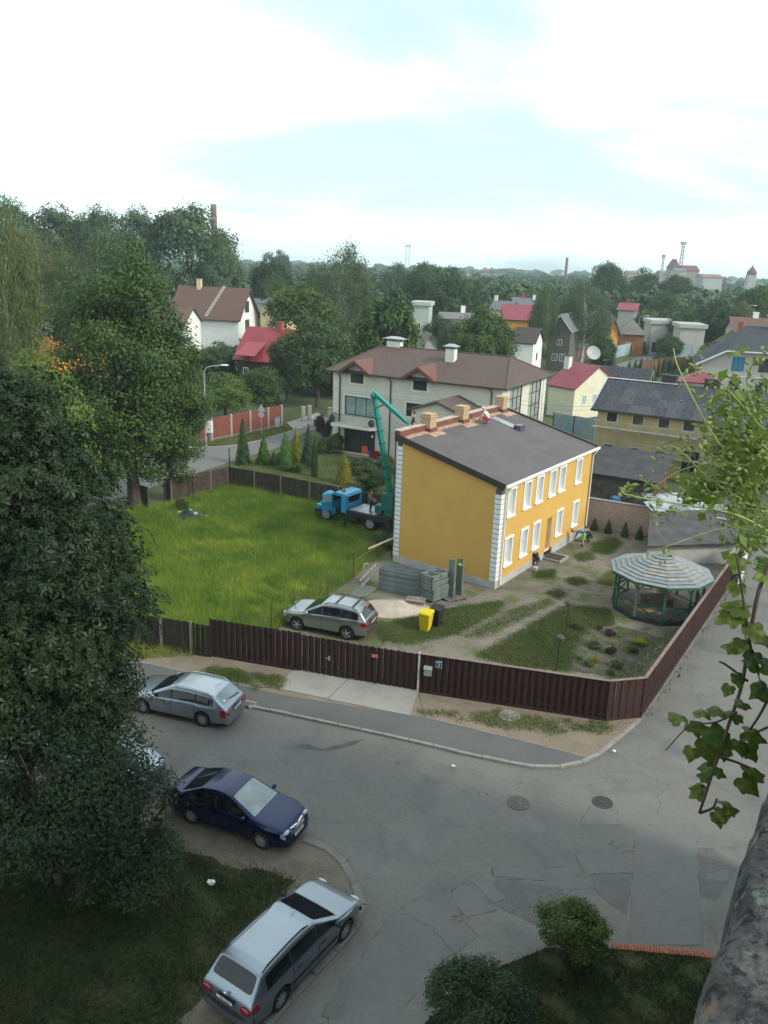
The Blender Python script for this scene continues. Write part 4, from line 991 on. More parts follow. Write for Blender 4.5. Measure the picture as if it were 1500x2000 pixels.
# scaffolding on its front
steel = M('scaffold_steel', (0.30, 0.31, 0.30), 0.5, 0.2, 3, metal=0.5)
sc = thing('scaffolding', 'steel scaffolding with two plank walkways on the pale yellow boarded building', 'scaffolding', (19.64, 76.1, 0), R(-30))
for k in range(6):
    x = -0.2 + k * 2.25
    for y in (-0.35, -1.15): MB().tube([(x, y, 0), (x, y, 4.9)], 0.03, 6).build('upright', steel, sc)
    MB().tube([(x, -.35, 4.05), (x, -1.15, 4.05)], .025, 6).tube([(x, -.35, 2.0), (x, -1.15, 2.0)], .025, 6).build('transom', steel, sc)
for z in (1.98, 4.02):
    for k in range(5):
        MB().box(-0.2 + k * 2.25 + .02, -0.2 + (k + 1) * 2.25 - .02, -1.15, -.4, z + .04, z + .10).build('plank', M('grey_plank', (0.30, 0.29, 0.26), .9, .2, 3), sc)
for z in (3.0, 4.75): MB().tube([(-.3, -1.17, z), (11.2, -1.17, z)], .022, 6).build('guard_rail', steel, sc)
MB().tube([(2.2, -1.18, 4.0), (4.3, -1.18, 2.0)], .02, 6).build('brace', steel, sc)
# lean-to shed in front of it
sh = thing('shed', 'low shed with dark felt roof and reddish doors before the boarded building', 'shed', (16.6, 65.6, 0), R(-30))
mb = MB(); mb.box(0, 5.4, 0, 4.6, 0, 2.1); mb.build('wall', M('sooty_wall', (0.10, 0.085, 0.075), .95, .35, 2), sh)
mb = MB(); mb.slab([(-.4, -.5, 2.15), (5.9, -.5, 2.15), (5.9, 5.0, 3.4), (-.4, 5.0, 3.4)], .12); mb.build('roof', M('shed_felt', (0.055, 0.052, 0.055), .9, .3, 1.2, .4, 10), sh)
for k in range(5): MB().box(5.41, 5.47, .2 + k * .86, .94 + k * .86, .1, 2.05).build('door', M('reddish_door%d' % (k % 2), ((0.20, 0.06, 0.05), (0.13, 0.05, 0.045))[k % 2], .85, .3, 3), sh)
tag(MB().cbox((0, 0, .5), .7, .5, 1.0).ball((0, 0, 1.0), .36, .27, .15).build('blue_tank', M('blue_plastic', (0.03, 0.12, 0.25), .5, .15, 3), None, loc=(17.9, 61.8, 0), rot=(0.1, 0.1, .4)), 'blue plastic tank leaning at the shed wall', 'tank')

# pinkish block wall closing the yard
bw_m = bpy.data.materials.new('pink_block_wall'); bw_m.use_nodes = True
t = bw_m.node_tree; b_ = t.nodes['Principled BSDF']; b_.inputs['Roughness'].default_value = 0.9
v = t.nodes.new('ShaderNodeTexCoord').outputs['Object']
sx = t.nodes.new('ShaderNodeSeparateXYZ'); t.links.new(v, sx.inputs[0]); cx = t.nodes.new('ShaderNodeCombineXYZ')
t.links.new(sx.outputs['X'], cx.inputs['X']); t.links.new(sx.outputs['Z'], cx.inputs['Y'])
bk = t.nodes.new('ShaderNodeTexBrick'); t.links.new(cx.outputs[0], bk.inputs['Vector'])
bk.inputs['Scale'].default_value = 1.0; bk.inputs['Brick Width'].default_value = 0.42; bk.inputs['Row Height'].default_value = 0.16; bk.inputs['Mortar Size'].default_value = 0.012
bk.inputs['Color1'].default_value = (0.40, 0.30, 0.265, 1); bk.inputs['Color2'].default_value = (0.46, 0.355, 0.315, 1); bk.inputs['Mortar'].default_value = (0.27, 0.21, 0.19, 1)
t.links.new(bk.outputs['Color'], b_.inputs['Base Color'])
bp = t.nodes.new('ShaderNodeBump'); bp.inputs['Strength'].default_value = 0.8; bp.inputs['Distance'].default_value = 0.03; bp.invert = True
t.links.new(bk.outputs['Fac'], bp.inputs['Height']); t.links.new(bp.outputs[0], b_.inputs['Normal'])
bw = thing('block_wall', 'pinkish block wall closing the yard behind the thuja row', 'wall', (14.75, 57.2, 0), R(-27))
MB().box(0, 9.5, 0, .3, 0, 2.1).build('wall', bw_m, bw)
MB().box(-.03, 9.53, -.04, .34, 2.102, 2.17).build('coping', M('wall_coping', (0.25, 0.23, 0.22), .9, .2, 2), bw)

# low outbuilding with dark roof at the lane
lo = thing('outbuilding', 'low outbuilding with dark sheet roof behind the gazebo', 'outbuilding', (16.7, 49.0, 0), R(12))
MB().add([(0.1, 0.1, 0), (6.4, 0.1, 0), (6.4, 0.1, 1.4), (0.1, 0.1, 1.4), (9.0, 5.7, 0), (9.0, 5.7, 2.5), (3.4, 5.7, 0), (3.4, 5.7, 2.5)], [(0, 1, 2, 3), (1, 4, 5, 2), (6, 0, 3, 7)]).build('wall', concrete_g, lo)
MB().slab([(-.15, -.25, 1.5), (6.7, -.25, 1.5), (9.4, 6.0, 2.75), (3.3, 6.0, 2.75)], .12).build('roof', M('dark_sheet_roof', (0.062, 0.055, 0.058), .7, .3, 1.5, .3, 8), lo)
MB().add([(3.3, 5.7, 0), (9.2, 5.7, 0), (9.2, 5.7, 2.6), (3.3, 5.7, 2.6)], [(0, 1, 2, 3)]).build('wall', concrete_g, lo)
pm_ = M('clear_corrugated', (0.42, 0.45, 0.47), .25, .25, 3, spec=.6)
pm2_ = M('grey_corrugated', (0.24, 0.25, 0.27), .35, .25, 3)
cs = [corrugated(.95, 1.5, 8, .02).mesh('corrugated_sheet', m_) for m_ in (pm_, pm2_)]
for r2_ in range(2):
    for k in range(6):
        y_ = 4.0 + r2_ * 1.15; x_ = 2.4 + k * .98 + r2_ * .45
        inst('corrugated_sheet', cs[(k * 2 + r2_) % 3 % 2], lo, (x_, y_, 1.5 + (y_ + .25) / 6.25 * 1.25 + .05), (math.atan2(1.25, 6.25), 0, rnd.uniform(-.04, .04)))
# ornamental white fence panel with oval holes beside the lane
fp = thing('ornamental_fence', 'white concrete ornamental fence panel with oval holes by the lane', 'fence', G(1441, 1150), R(62))
mb = MB(); H_ = 1.9
for k in range(6):
    x = k * .75
    mb.box(x, x + .10, 0, .08, 0, H_)
    for j in range(3):
        z = .15 + j * .6; n_ = 14
        o_ = [(x + .425 + .27 * math.cos(2 * math.pi * i / n_), z + .27 + .22 * math.sin(2 * math.pi * i / n_)) for i in range(n_)]
        q_ = [(x + .425 + max(-.33, min(.33, .47 * math.cos(2 * math.pi * i / n_))), z + .27 + max(-.3, min(.3, .43 * math.sin(2 * math.pi * i / n_)))) for i in range(n_)]
        vs = [(a, yy, b) for yy in (0, .06) for a, b in o_ + q_]
        fs = []
        for i in range(n_):
            j2 = (i + 1) % n_
            fs += [(n_ + i, n_ + j2, j2, i), (2 * n_ + i, 2 * n_ + j2, 3 * n_ + j2, 3 * n_ + i), (i, j2, 2 * n_ + j2, 2 * n_ + i)]
        mb.add(vs, fs)
mb.build('panel', white_p, fp)
MB().box(-.1, 4.4, -.05, .12, -.02, .14).build('base', concrete_g, fp)

# ================================================================== TREES AND PLANTS
def unit(g, n):
    v = g.normal(size=(n, 3)); return v / np.linalg.norm(v, axis=1, keepdims=True)
def leaves(g, pos, nor, size, aspect=0.62, hang=0.0, palmate=0):
    """leaf quads (or palmate fans of leaflets) at pos facing nor"""
    n = len(pos)
    t0 = np.cross(nor, unit(g, n)); t0 /= np.linalg.norm(t0, axis=1, keepdims=True) + 1e-9
    if hang: t0 = t0 * (1 - hang) + np.array([0, 0, -1.0]) * hang; t0 /= np.linalg.norm(t0, axis=1, keepdims=True) + 1e-9
    b0 = np.cross(nor, t0); b0 /= np.linalg.norm(b0, axis=1, keepdims=True) + 1e-9
    s = (size * g.uniform(0.6, 1.35, n))[:, None]
    out = []
    angs = [0.0] if not palmate else np.linspace(-2.0, 2.0, palmate)
    for a in angs:
        t = t0 * math.cos(a) + b0 * math.sin(a); b = np.cross(nor, t)
        L = s * (1.0 if not palmate else (1.0 - 0.12 * abs(a)))
        w = L * aspect * 0.5
        base = pos + (t * 0 if not palmate else t * L * 0.06)
        mid = base + t * L * 0.58 + nor * L * 0.06
        tip = base + t * L - nor * L * (0.10 if not palmate else 0.22)
        out.append(np.stack([base, mid + b * w, tip, mid - b * w], 1))
    return np.concatenate(out, 0).reshape(-1, 3)
def crown_np(seed, n, R3, lobes, lobe_r, sub, sub_r, size, zc, low=-0.75, aspect=0.62, hang=0.0, palmate=0, up=0.35, droop=0.0, taper=0.0, fill=0.5):
    g = np.random.default_rng(seed)
    d = unit(g, lobes * 4); d = d[d[:, 2] > low][:lobes]
    lc = d * np.array(R3) * g.uniform(fill, 0.84, (len(d), 1))
    if taper: lc[:, :2] *= (1 - taper * np.clip(lc[:, 2:] / R3[2], -1, 1))
    lr = lobe_r * g.uniform(0.7, 1.25, len(d))
    li = np.repeat(np.arange(len(d)), sub)
    sd_ = unit(g, len(li)); sd_ = sd_ + d[li] * 0.55 + np.array([0, 0, 0.25]); sd_ /= np.linalg.norm(sd_, axis=1, keepdims=True)
    sc = lc[li] + sd_ * lr[li][:, None] * np.array([1, 1, 0.8])
    k = g.integers(0, len(sc), n)
    off = g.normal(size=(n, 3)) * sub_r * np.array([1, 1, 0.75])
    if droop: off[:, 2] -= np.abs(g.normal(size=n)) * droop
    pos = sc[k] + off
    nor = (pos - lc[li[k]]); nor /= np.linalg.norm(nor, axis=1, keepdims=True) + 1e-9
    nor = nor * 0.7 + unit(g, n) * 0.55 + np.array([0, 0, up]); nor /= np.linalg.norm(nor, axis=1, keepdims=True)
    pos = pos + np.array([0, 0, zc])
    return leaves(g, pos, nor, size, aspect, hang, palmate), lc + np.array([0, 0, zc])
bark = M('bark', (0.085, 0.068, 0.055), 0.95, 0.35, 6, 0.9, 14)
bark_birch = M('birch_bark', (0.50, 0.48, 0.45), 0.9, 0.5, 5, 0.3, 12)
def trunk_mb(h, r0, lc, seed, n_limbs=7, wig=0.15):
    r_ = random.Random(seed); mb = MB()
    pts = [Vector((r_.uniform(-wig, wig) * (i > 0), r_.uniform(-wig, wig) * (i > 0), h * i / 5)) for i in range(6)]
    mb.tube(pts, [r0 * (1.25, .95, .85, .7, .5, .25)[i] for i in range(6)], 9)
    for c in r_.sample(list(lc), min(n_limbs, len(lc))):
        a = pts[r_.choice((2, 3, 3, 4))]; c = Vector(c)
        m_ = a.lerp(c, .5) + Vector((0, 0, -.12 * (c - a).length * r_.random()))
        mb.tube([a, m_, c], [r0 * .42, r0 * .26, r0 * .08], 6)
    return mb
PROTO = {}
def proto(name, seed, n, R3, lobes, lobe_r, sub, sub_r, size, zc, Ht, Wr, trunk_h, r0, barkm=None, **kw):
    V, lc = crown_np(seed, n, R3, lobes, lobe_r, sub, sub_r, size, zc, **kw)
    Ht = float(np.percentile(V[:, 2], 99.8)); Wr = float(np.percentile(np.hypot(V[:, 0], V[:, 1]), 98.5))
    PROTO[name] = dict(crown=V, trunk=trunk_mb(trunk_h, r0, lc, seed).mesh(name + '_trunk', barkm or bark), H=Ht, W=Wr, meshes={})
def crown_mesh(kind, mat):
    p = PROTO[kind]
    if mat.name not in p['meshes']: p['meshes'][mat.name] = np_mesh(kind + '_crown', p['crown'], None, mat, 4)
    return p['meshes'][mat.name]
L_dark = leafmat('leaf_dark', (0.045, 0.082, 0.024), (0.076, 0.118, 0.030), 0.25)
L_mid = leafmat('leaf_mid', (0.048, 0.090, 0.022), (0.080, 0.125, 0.026), 0.3)
L_light = leafmat('leaf_light', (0.072, 0.122, 0.024), (0.110, 0.160, 0.028), 0.3)
L_olive = leafmat('leaf_olive', (0.100, 0.122, 0.038), (0.145, 0.165, 0.050), 0.3)
L_grey = leafmat('leaf_greygreen', (0.080, 0.118, 0.052), (0.120, 0.160, 0.070), 0.3)
L_poplar = leafmat('leaf_poplar', (0.062, 0.105, 0.038), (0.100, 0.150, 0.052), 0.25)
L_blue = leafmat('leaf_bluegreen', (0.041, 0.083, 0.040), (0.061, 0.112, 0.050), 0.15)
L_thuja = leafmat('leaf_thuja', (0.030, 0.068, 0.018), (0.054, 0.102, 0.022), 0.1)
L_thuja2 = leafmat('leaf_thuja_bright', (0.054, 0.128, 0.018), (0.081, 0.165, 0.022), 0.1)
L_gold = leafmat('leaf_gold', (0.176, 0.187, 0.012), (0.308, 0.286, 0.018), 0.2)
L_red = leafmat('leaf_darkred', (0.033, 0.015, 0.018), (0.055, 0.022, 0.024), 0.2)
L_chest = leafmat('leaf_chestnut', (0.018, 0.040, 0.013), (0.036, 0.066, 0.017), 0.25, 0.5)  # leaf colour lowered to stand in for the block's shadow
L_shrub = leafmat('leaf_shrub', (0.018, 0.038, 0.016), (0.036, 0.062, 0.021), 0.25, 0.5)  # near foliage, also darkened in colour for the shade it stands in
L_bush2 = leafmat('leaf_bush_light', (0.062, 0.100, 0.022), (0.100, 0.140, 0.028), 0.3)

proto('round', 21, 17000, (3.6, 3.6, 3.9), 46, 1.2, 18, 0.30, 0.27, 5.2, 9.6, 4.5, 6.0, 0.26)
proto('round2', 22, 17000, (3.4, 3.6, 4.3), 44, 1.25, 18, 0.30, 0.27, 5.4, 10.2, 4.5, 6.2, 0.26, taper=0.15)
proto('chestnut_far', 23, 14000, (3.9, 3.9, 3.9), 56, 0.95, 14, 0.28, 0.36, 5.0, 9.3, 4.6, 5.6, 0.3, up=0.7)
proto('birch', 24, 20000, (2.9, 2.9, 5.2), 50, 1.05, 16, 0.32, 0.20, 7.2, 13.0, 3.7, 8.5, 0.20, bark_birch, low=-0.9, hang=0.6, droop=0.9, taper=0.35, aspect=0.5)
proto('poplar', 25, 22000, (3.6, 3.6, 7.6), 80, 1.4, 18, 0.36, 0.29, 9.0, 17.8, 4.7, 12.5, 0.42, low=-0.95, taper=0.12)
proto('maple', 26, 52000, (4.2, 4.0, 8.4), 110, 1.25, 22, 0.30, 0.21, 9.3, 18.6, 5.2, 11.0, 0.36, low=-0.98, taper=0.05, fill=0.35)
proto('bush', 27, 5000, (1.0, 1.0, 0.85), 16, 0.42, 12, 0.12, 0.14, 0.95, 2.0, 1.35, 1.0, 0.05)
def cone_np(seed, n, h, r, size, flat=0.7, rough=0.12, power=1.0, hang=0.3):
    g = np.random.default_rng(seed)
    z = h * (1 - np.sqrt(g.uniform(0, 1, n)))
    a = g.uniform(0, 2 * np.pi, n)
    rr = r * (1 - (z / h) ** power) * (1 + rough * np.sin(a * 5 + z * 7)) * g.uniform(0.72, 1.06, n) + 0.02
    pos = np.c_[np.cos(a) * rr, np.sin(a) * rr, z + g.normal(0, size * .4, n)]
    nor = np.c_[np.cos(a), np.sin(a), np.full(n, .35)] + unit(g, n) * .5
    nor /= np.linalg.norm(nor, axis=1, keepdims=True)
    return leaves(g, pos, nor, size, 0.5, -hang)
for nm, sd_, n_, pw, rg in (('thuja', 31, 3500, 1.6, .08), ('spruce', 32, 4500, 1.0, .25), ('pillar', 33, 3500, 3.2, .10)):
    PROTO[nm] = dict(crown=cone_np(sd_, n_, 4.0, 0.8, 0.16, power=pw, rough=rg), trunk=MB().tube([(0, 0, 0), (0, 0, 1.6), (0, 0, 3.2)], [.09, .06, .02], 7).mesh(nm + '_trunk', bark), H=4.0, W=0.85, meshes={})

def plant(name, label, cat, kind, mat, base, height, width, seed=0, group=None, trunk=True):
    p = PROTO[kind]; r_ = random.Random(seed + 77)
    o = thing(name, label, cat, base, r_.uniform(0, 6.28), group)
    s = (width / 2 / p['W'], width / 2 / p['W'], height / p['H'])
    inst('crown', crown_mesh(kind, mat), o, (0, 0, 0), (0, 0, 0), s)
    if trunk: inst('trunk', p['trunk'], o, (0, 0, 0), (0, 0, 0), s)
    return o
_n = [0]
def tree(name, label, kind, mat, px, top, Y, wpx, group=None, cat='tree'):
    """top of the crown on the sight line (px, top) at distance Y; wpx: crown width as seen"""
    t_ = AT(px, top, Y); _n[0] += 1
    w = wpx * math.hypot(t_.x, Y) / FPX
    return plant(name, label, cat, kind, mat, (t_.x, Y, -0.02), t_.z, w, _n[0], group)

# the wood on the left
PG = 'poplars along the left skyline'
tree('poplar_tree', 'poplar at the far left end of the skyline row', 'poplar', L_poplar, 20, 386, 190, 120, PG)
tree('poplar_tree', 'second poplar from the left on the skyline', 'poplar', L_poplar, 92, 398, 195, 120, PG)
tree('poplar_tree', 'third poplar from the left, in the dip of the skyline row', 'poplar', L_poplar, 150, 416, 200, 100, PG)
tree('poplar_tree', 'fourth poplar from the left, ragged top against the sky', 'poplar', L_poplar, 200, 402, 195, 100, PG)
tree('poplar_tree', 'poplar left of the broad rounded one on the skyline', 'poplar', L_poplar, 258, 402, 200, 96, PG)
tree('poplar_tree', 'broad rounded poplar beside the brick chimney', 'round2', L_poplar, 364, 402, 205, 170)
tree('poplar_tree', 'lower shoulder of foliage right of the broad poplar', 'round', L_poplar, 432, 468, 200, 80)
BG = 'birches on the left'
tree('birch_tree', 'tall olive birch cut by the left picture edge', 'birch', L_olive, -6, 412, 78, 130, BG)
tree('birch_tree', 'olive birch right of the one at the left edge', 'birch', L_olive, 74, 452, 122, 150, BG)
tree('birch_tree', 'lighter birch standing behind the big maple', 'birch', L_grey, 176, 436, 100, 170, BG)
tree('birch_tree', 'small yellowish birch with white stem in front of the poplars', 'birch', L_olive, 128, 486, 118, 120, BG)
tree('maple_tree', 'tall dark green maple leaning over the meadow gate', 'maple', L_mid, 236, 478, 58, 270)
tree('maple_tree', 'dense foliage on the right of the big maple', 'maple', L_mid, 322, 640, 60, 170)
tree('willow_tree', 'pale willow foliage between the chestnut and the maple', 'round', L_light, 70, 690, 50, 190)
tree('fruit_tree', 'round fruit tree left behind the meadow gate', 'round', L_mid, 150, 800, 55, 200)
# gardens along the back street
tree('fruit_tree', 'yellow-green fruit tree behind the red fence and lamp post', 'round', L_light, 438, 728, 93, 110)
tree('fruit_tree', 'darker fruit tree at the right end of the red fence', 'round2', L_mid, 508, 716, 96, 95)
tree('fruit_tree', 'bushy tree before the white house', 'round', L_dark, 425, 668, 122, 90)
tree('linden_tree', 'light green linden crown behind the timber house', 'round2', L_light, 592, 556, 128, 150)
tree('maple_tree', 'dark maple standing left of the cream house', 'round', L_dark, 622, 622, 104, 150)
tree('maple_tree', 'low dark tree over the timber house wall', 'round', L_dark, 560, 650, 108, 80)
tree('chestnut_tree', 'round clumpy chestnut behind the cream house roof', 'chestnut_far', L_mid, 758, 566, 110, 136)
tree('birch_tree', 'tall grey-green weeping birch behind the chestnut', 'birch', L_grey, 664, 474, 150, 140)
tree('birch_tree', 'shorter birch touching the weeping one on its left', 'birch', L_grey, 622, 515, 156, 80)
tree('tree', 'dark green tree right of the poplars, on the skyline', 'round', L_dark, 530, 496, 205, 84)
tree('tree', 'domed tree on the skyline behind the dark green one', 'round', L_blue, 549, 489, 420, 46)
tree('tree', 'small light green tree under the skyline domes', 'round', L_mid, 538, 537, 176, 56)
tree('tree', 'dark tree behind the white building in the centre', 'round2', L_dark, 832, 512, 210, 92)
tree('tree', 'broad dark tree above the cream house chimney', 'round', L_dark, 880, 522, 200, 90)
tree('tree', 'greyish tree left of the twin mast', 'birch', L_blue, 770, 512, 250, 90)
tree('fruit_tree', 'leafy tree behind the cream roof, right of its chimney', 'round', L_mid, 952, 596, 118, 120)
tree('fruit_tree', 'lower tree behind the cream roof, left of the leafy one', 'round', L_mid, 898, 628, 116, 84)
tree('fruit_tree', 'dull green tree beside the grey wall, behind the cream roof', 'round2', L_grey, 862, 616, 150, 70)
tree('birch_tree', 'slim birch right of the red roof', 'birch', L_grey, 1068, 553, 150, 66)
tree('willow_tree', 'broad grey-green willow behind the street lamp', 'birch', L_grey, 1150, 546, 158, 110)
tree('willow_tree', 'smaller willow on the left flank of the broad one', 'birch', L_grey, 1112, 570, 162, 60)
RG = 'trees in the right background'
for k, (lab, kd, m_, px, top, Y, w) in enumerate((
    ('dark skyline tree right of the broad willow', 'round2', L_dark, 1196, 512, 290, 76), ('tree under the pylon on the right', 'round', L_dark, 1262, 524, 300, 70),
    ('tree below the church on the right', 'round2', L_dark, 1322, 536, 290, 66), ('round tree behind the concrete garages', 'round', L_mid, 1408, 584, 190, 96),
    ('yellowish tree above the far lamp posts', 'round2', L_light, 1296, 566, 225, 60), ('wide tree over the garages, left side', 'round', L_mid, 1345, 600, 190, 76),
    ('tree cut by the right picture edge', 'round2', L_mid, 1482, 556, 210, 80), ('low tree behind the brown roofs at the right edge', 'round', L_olive, 1456, 590, 180, 60),
    ('small tree right of the orange gable house', 'round', L_mid, 1268, 604, 215, 50), ('bush-like tree by the yellow fence', 'round', L_mid, 1310, 652, 172, 52),
    ('tree left of the red-roofed dormer house', 'round2', L_dark, 990, 548, 260, 60), ('tree behind the slate roofs in the centre', 'round', L_dark, 935, 548, 255, 56),
    ('tree right of the grey dormer house', 'round', L_mid, 1232, 566, 260, 56), ('dark tree by the blue fence', 'round', L_dark, 1182, 650, 140, 50))):
    tree('tree', lab, kd, m_, px, top, Y, w, RG)
# hedge and garden plants
thj = []
for k in range(11):
    p = G(1226 + k * 11.5, 742 - k * 1.2)
    plant('thuja', ('%s thuja from the left in the clipped row beyond the slate roof' % ('first', 'second', 'third', 'fourth', 'fifth', 'sixth', 'seventh', 'eighth', 'ninth', 'tenth', 'eleventh')[k]), 'thuja', 'thuja', L_thuja, (p.x, p.y, 0), rnd.uniform(3.0, 3.7), 1.5, 40 + k, 'thujas in the row beyond the slate roof')
for k, (px, py) in enumerate(((1160, 1036), (1187, 1042), (1219, 1049), (1248, 1054))):
    p = G(px, py); plant('thuja', ('first', 'second', 'third', 'fourth')[k] + ' small thuja from the left along the pink block wall', 'thuja', 'thuja', L_thuja, (p.x, p.y, 0.03), (0.95, 1.05, 1.15, 1.0)[k], 0.55, 60 + k, 'small thujas along the block wall')
GP = [('spruce', 'thin dark spruce at the fence corner by the back street', 'spruce', L_thuja, 475, 906, 812, 30), ('thuja', 'pale yellow-green conifer right of the thin spruce', 'spruce', L_thuja2, 515, 906, 848, 30),
      ('thuja', 'smooth green pillar thuja in the garden', 'pillar', L_thuja2, 558, 918, 842, 26), ('thuja', 'golden conifer behind the pillar thuja', 'spruce', L_gold, 578, 902, 832, 26),
      ('spruce', 'blue-green spruce right of the golden conifer', 'spruce', L_blue, 602, 912, 830, 34), ('thuja', 'slim dark column conifer close behind the board fence', 'pillar', L_thuja, 614, 931, 850, 14),
      ('thuja', 'golden-yellow conifer on the lawn near the truck', 'thuja', L_gold, 672, 944, 880, 34), ('thuja', 'small dark conifer left of the pillar thuja', 'spruce', L_thuja, 535, 908, 880, 18)]
for k, (nm, lab, kd, m_, px, py, tp, w) in enumerate(GP):
    p = G(px, py); h = AT(px, tp, p.y).z
    plant(nm, lab, 'conifer', kd, m_, (p.x, p.y, 0), max(1.0, h), w * p.y / FPX, 80 + k, 'conifers in the garden of the cream house')
SB = [('dark red barberry shrub by the terrace', L_red, 632, 858, 810, 40), ('dark green shrub left of the terrace', L_dark, 648, 884, 846, 50), ('shrub in front of the terrace doors', L_dark, 712, 926, 896, 62),
      ('low dark shrub behind the truck', L_dark, 728, 958, 915, 70), ('pale flowering shrub along the garden path', L_bush2, 625, 885, 862, 40), ('brownish shrub behind the board fence corner', L_olive, 548, 915, 884, 30),
      ('small bright shrub at the garden fence', L_light, 580, 922, 905, 30), ('young green shrub inside the meadow fence corner', L_mid, 437, 948, 918, 26), ('weedy bush beside the tarpaulin heap', L_mid, 356, 1000, 975, 30),
      ('rounded shrub right of the red terrace flowers', L_dark, 752, 925, 890, 40), ('shrub between the gate posts', L_mid, 668, 880, 858, 34), ('thicket at the fence corner by the yellow house', L_mid, 764, 1040, 1002, 40),
      ('weed clump at the foot of the yellow gable', L_mid, 752, 1068, 1040, 60), ('low hedge mound by the right street', L_dark, 1300, 722, 690, 60), ('garden shrub left of the thuja row', L_mid, 1205, 735, 712, 44),
      ('shrub under the satellite dish', L_mid, 1135, 745, 708, 50), ('bush beside the boarded roof gable', L_mid, 1165, 770, 728, 44), ('shrub before the red-roofed annex', L_mid, 1060, 700, 676, 40),
      ('bush below the beige house', L_mid, 1330, 762, 735, 46), ('shrub by the white dormer house', L_light, 1030, 700, 672, 40), ('shrub beside the dark parked car', L_mid, 1200, 690, 665, 30)]
for k, (lab, m_, px, py, tp, w) in enumerate(SB):
    p = G(px, py); h = max(.5, AT(px, tp, p.y).z)
    plant('shrub', lab, 'shrub', 'bush', m_, (p.x, p.y, 0), h, w * p.y / FPX, 120 + k, 'garden shrubs', trunk=False)
# flower-bed plants in the yard
for k, (px, py, w, h, m_, lab) in enumerate(((1130, 1228, .95, .45, L_mid, 'rounded green perennial at the bed corner'), (1170, 1232, .45, .4, L_mid, 'small ball-shaped green plant'), (1192, 1242, .7, .4, L_red, 'dark purple-leaved plant'),
        (1163, 1268, .8, .45, L_blue, 'blue-grey spiky plant'), (1192, 1278, .7, .5, L_red, 'dark spiky plant in the bed centre'), (1249, 1260, .95, .5, L_gold, 'bright yellow-green plant'), (1236, 1276, .7, .5, L_thuja, 'dark green plant beside the yellow one'),
        (1160, 1294, .55, .35, L_gold, 'small yellow-green plant in the lower bed'), (1150, 1302, .6, .4, L_olive, 'brownish plant at the lower bed edge'), (1205, 1304, .75, .4, L_mid, 'green plant at the lower right of the bed'),
        (1192, 1318, .5, .3, L_light, 'light green plant nearest the fence corner'), (1132, 1290, .45, .3, L_grey, 'greyish seedling at the left bed edge'))):
    p = G(px, py); plant('bed_plant', lab + ' in the flower bed', 'plant', 'bush', m_, (p.x, p.y, .04), h * .75, w * .85, 200 + k, 'plants in the flower bed', trunk=False)

# ------------------------------------------------------------------ near trees
def big_tree(name, label, base, V, lc, mat, h, r0, seed):
    o = thing(name, label, 'tree', base)
    inst('crown', np_mesh('crown', V, None, mat, 4), o)
    trunk_mb(h, r0, lc, seed, 14, 0.2).build('trunk', bark, o, True)
    return o
V, lc = crown_np(51, 30000, (4.1, 4.1, 7.4), 84, 1.35, 18, 0.32, 0.215, 8.4, low=-0.85, aspect=0.38, palmate=5, up=0.5, fill=0.45, taper=0.1)
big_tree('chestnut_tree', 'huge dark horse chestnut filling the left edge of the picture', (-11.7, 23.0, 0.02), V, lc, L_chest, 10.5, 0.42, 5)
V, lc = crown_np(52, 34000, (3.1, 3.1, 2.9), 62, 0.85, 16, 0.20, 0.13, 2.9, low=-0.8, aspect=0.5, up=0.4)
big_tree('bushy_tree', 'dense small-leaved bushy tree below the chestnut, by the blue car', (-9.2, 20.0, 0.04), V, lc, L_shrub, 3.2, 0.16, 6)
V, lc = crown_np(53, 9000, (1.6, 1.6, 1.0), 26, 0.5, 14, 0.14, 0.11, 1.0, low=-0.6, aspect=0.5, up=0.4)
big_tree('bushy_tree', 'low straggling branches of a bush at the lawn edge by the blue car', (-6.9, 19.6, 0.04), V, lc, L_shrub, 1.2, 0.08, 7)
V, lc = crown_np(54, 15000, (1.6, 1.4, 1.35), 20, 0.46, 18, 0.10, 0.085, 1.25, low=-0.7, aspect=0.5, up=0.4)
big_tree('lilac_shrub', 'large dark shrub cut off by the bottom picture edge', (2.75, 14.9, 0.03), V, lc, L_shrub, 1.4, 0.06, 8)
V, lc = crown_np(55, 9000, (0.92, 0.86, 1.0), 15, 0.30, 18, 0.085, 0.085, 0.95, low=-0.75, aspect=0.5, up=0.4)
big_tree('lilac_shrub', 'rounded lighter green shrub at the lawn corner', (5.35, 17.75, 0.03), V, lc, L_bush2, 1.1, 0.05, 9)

# ------------------------------------------------------------------ far wood and garden thickets: one mass each
def mass(name, label, pts, mat, leaf, per):
    g = np.random.default_rng(len(pts)); out = []
    base, _ = crown_np(61, per, (1, 1, 1), 14, .42, 8, .10, 1.0, 0.0, up=.5)   # positions only matter
    cents = None
    for (x, y, h, w) in pts:
        d = unit(g, per); d[:, 2] = np.abs(d[:, 2]) * 1.0 - .35
        lob = unit(g, 7); lob[:, 2] = np.abs(lob[:, 2]) * .8
        k = g.integers(0, 7, per)
        pos = lob[k] * .62 + d * .42
        pos = pos * np.array([w / 2, w / 2, h * .46]) + np.array([x, y, h * .48])
        nor = d * .8 + unit(g, per) * .4 + np.array([0, 0, .3]); nor /= np.linalg.norm(nor, axis=1, keepdims=True)
        out.append(leaves(g, pos, nor, leaf * w, 0.8))
    o = inst(name, np_mesh(name, np.concatenate(out), None, mat, 4))
    return tag(o, label, 'woods', kind='stuff')
g = np.random.default_rng(3)
pts = []
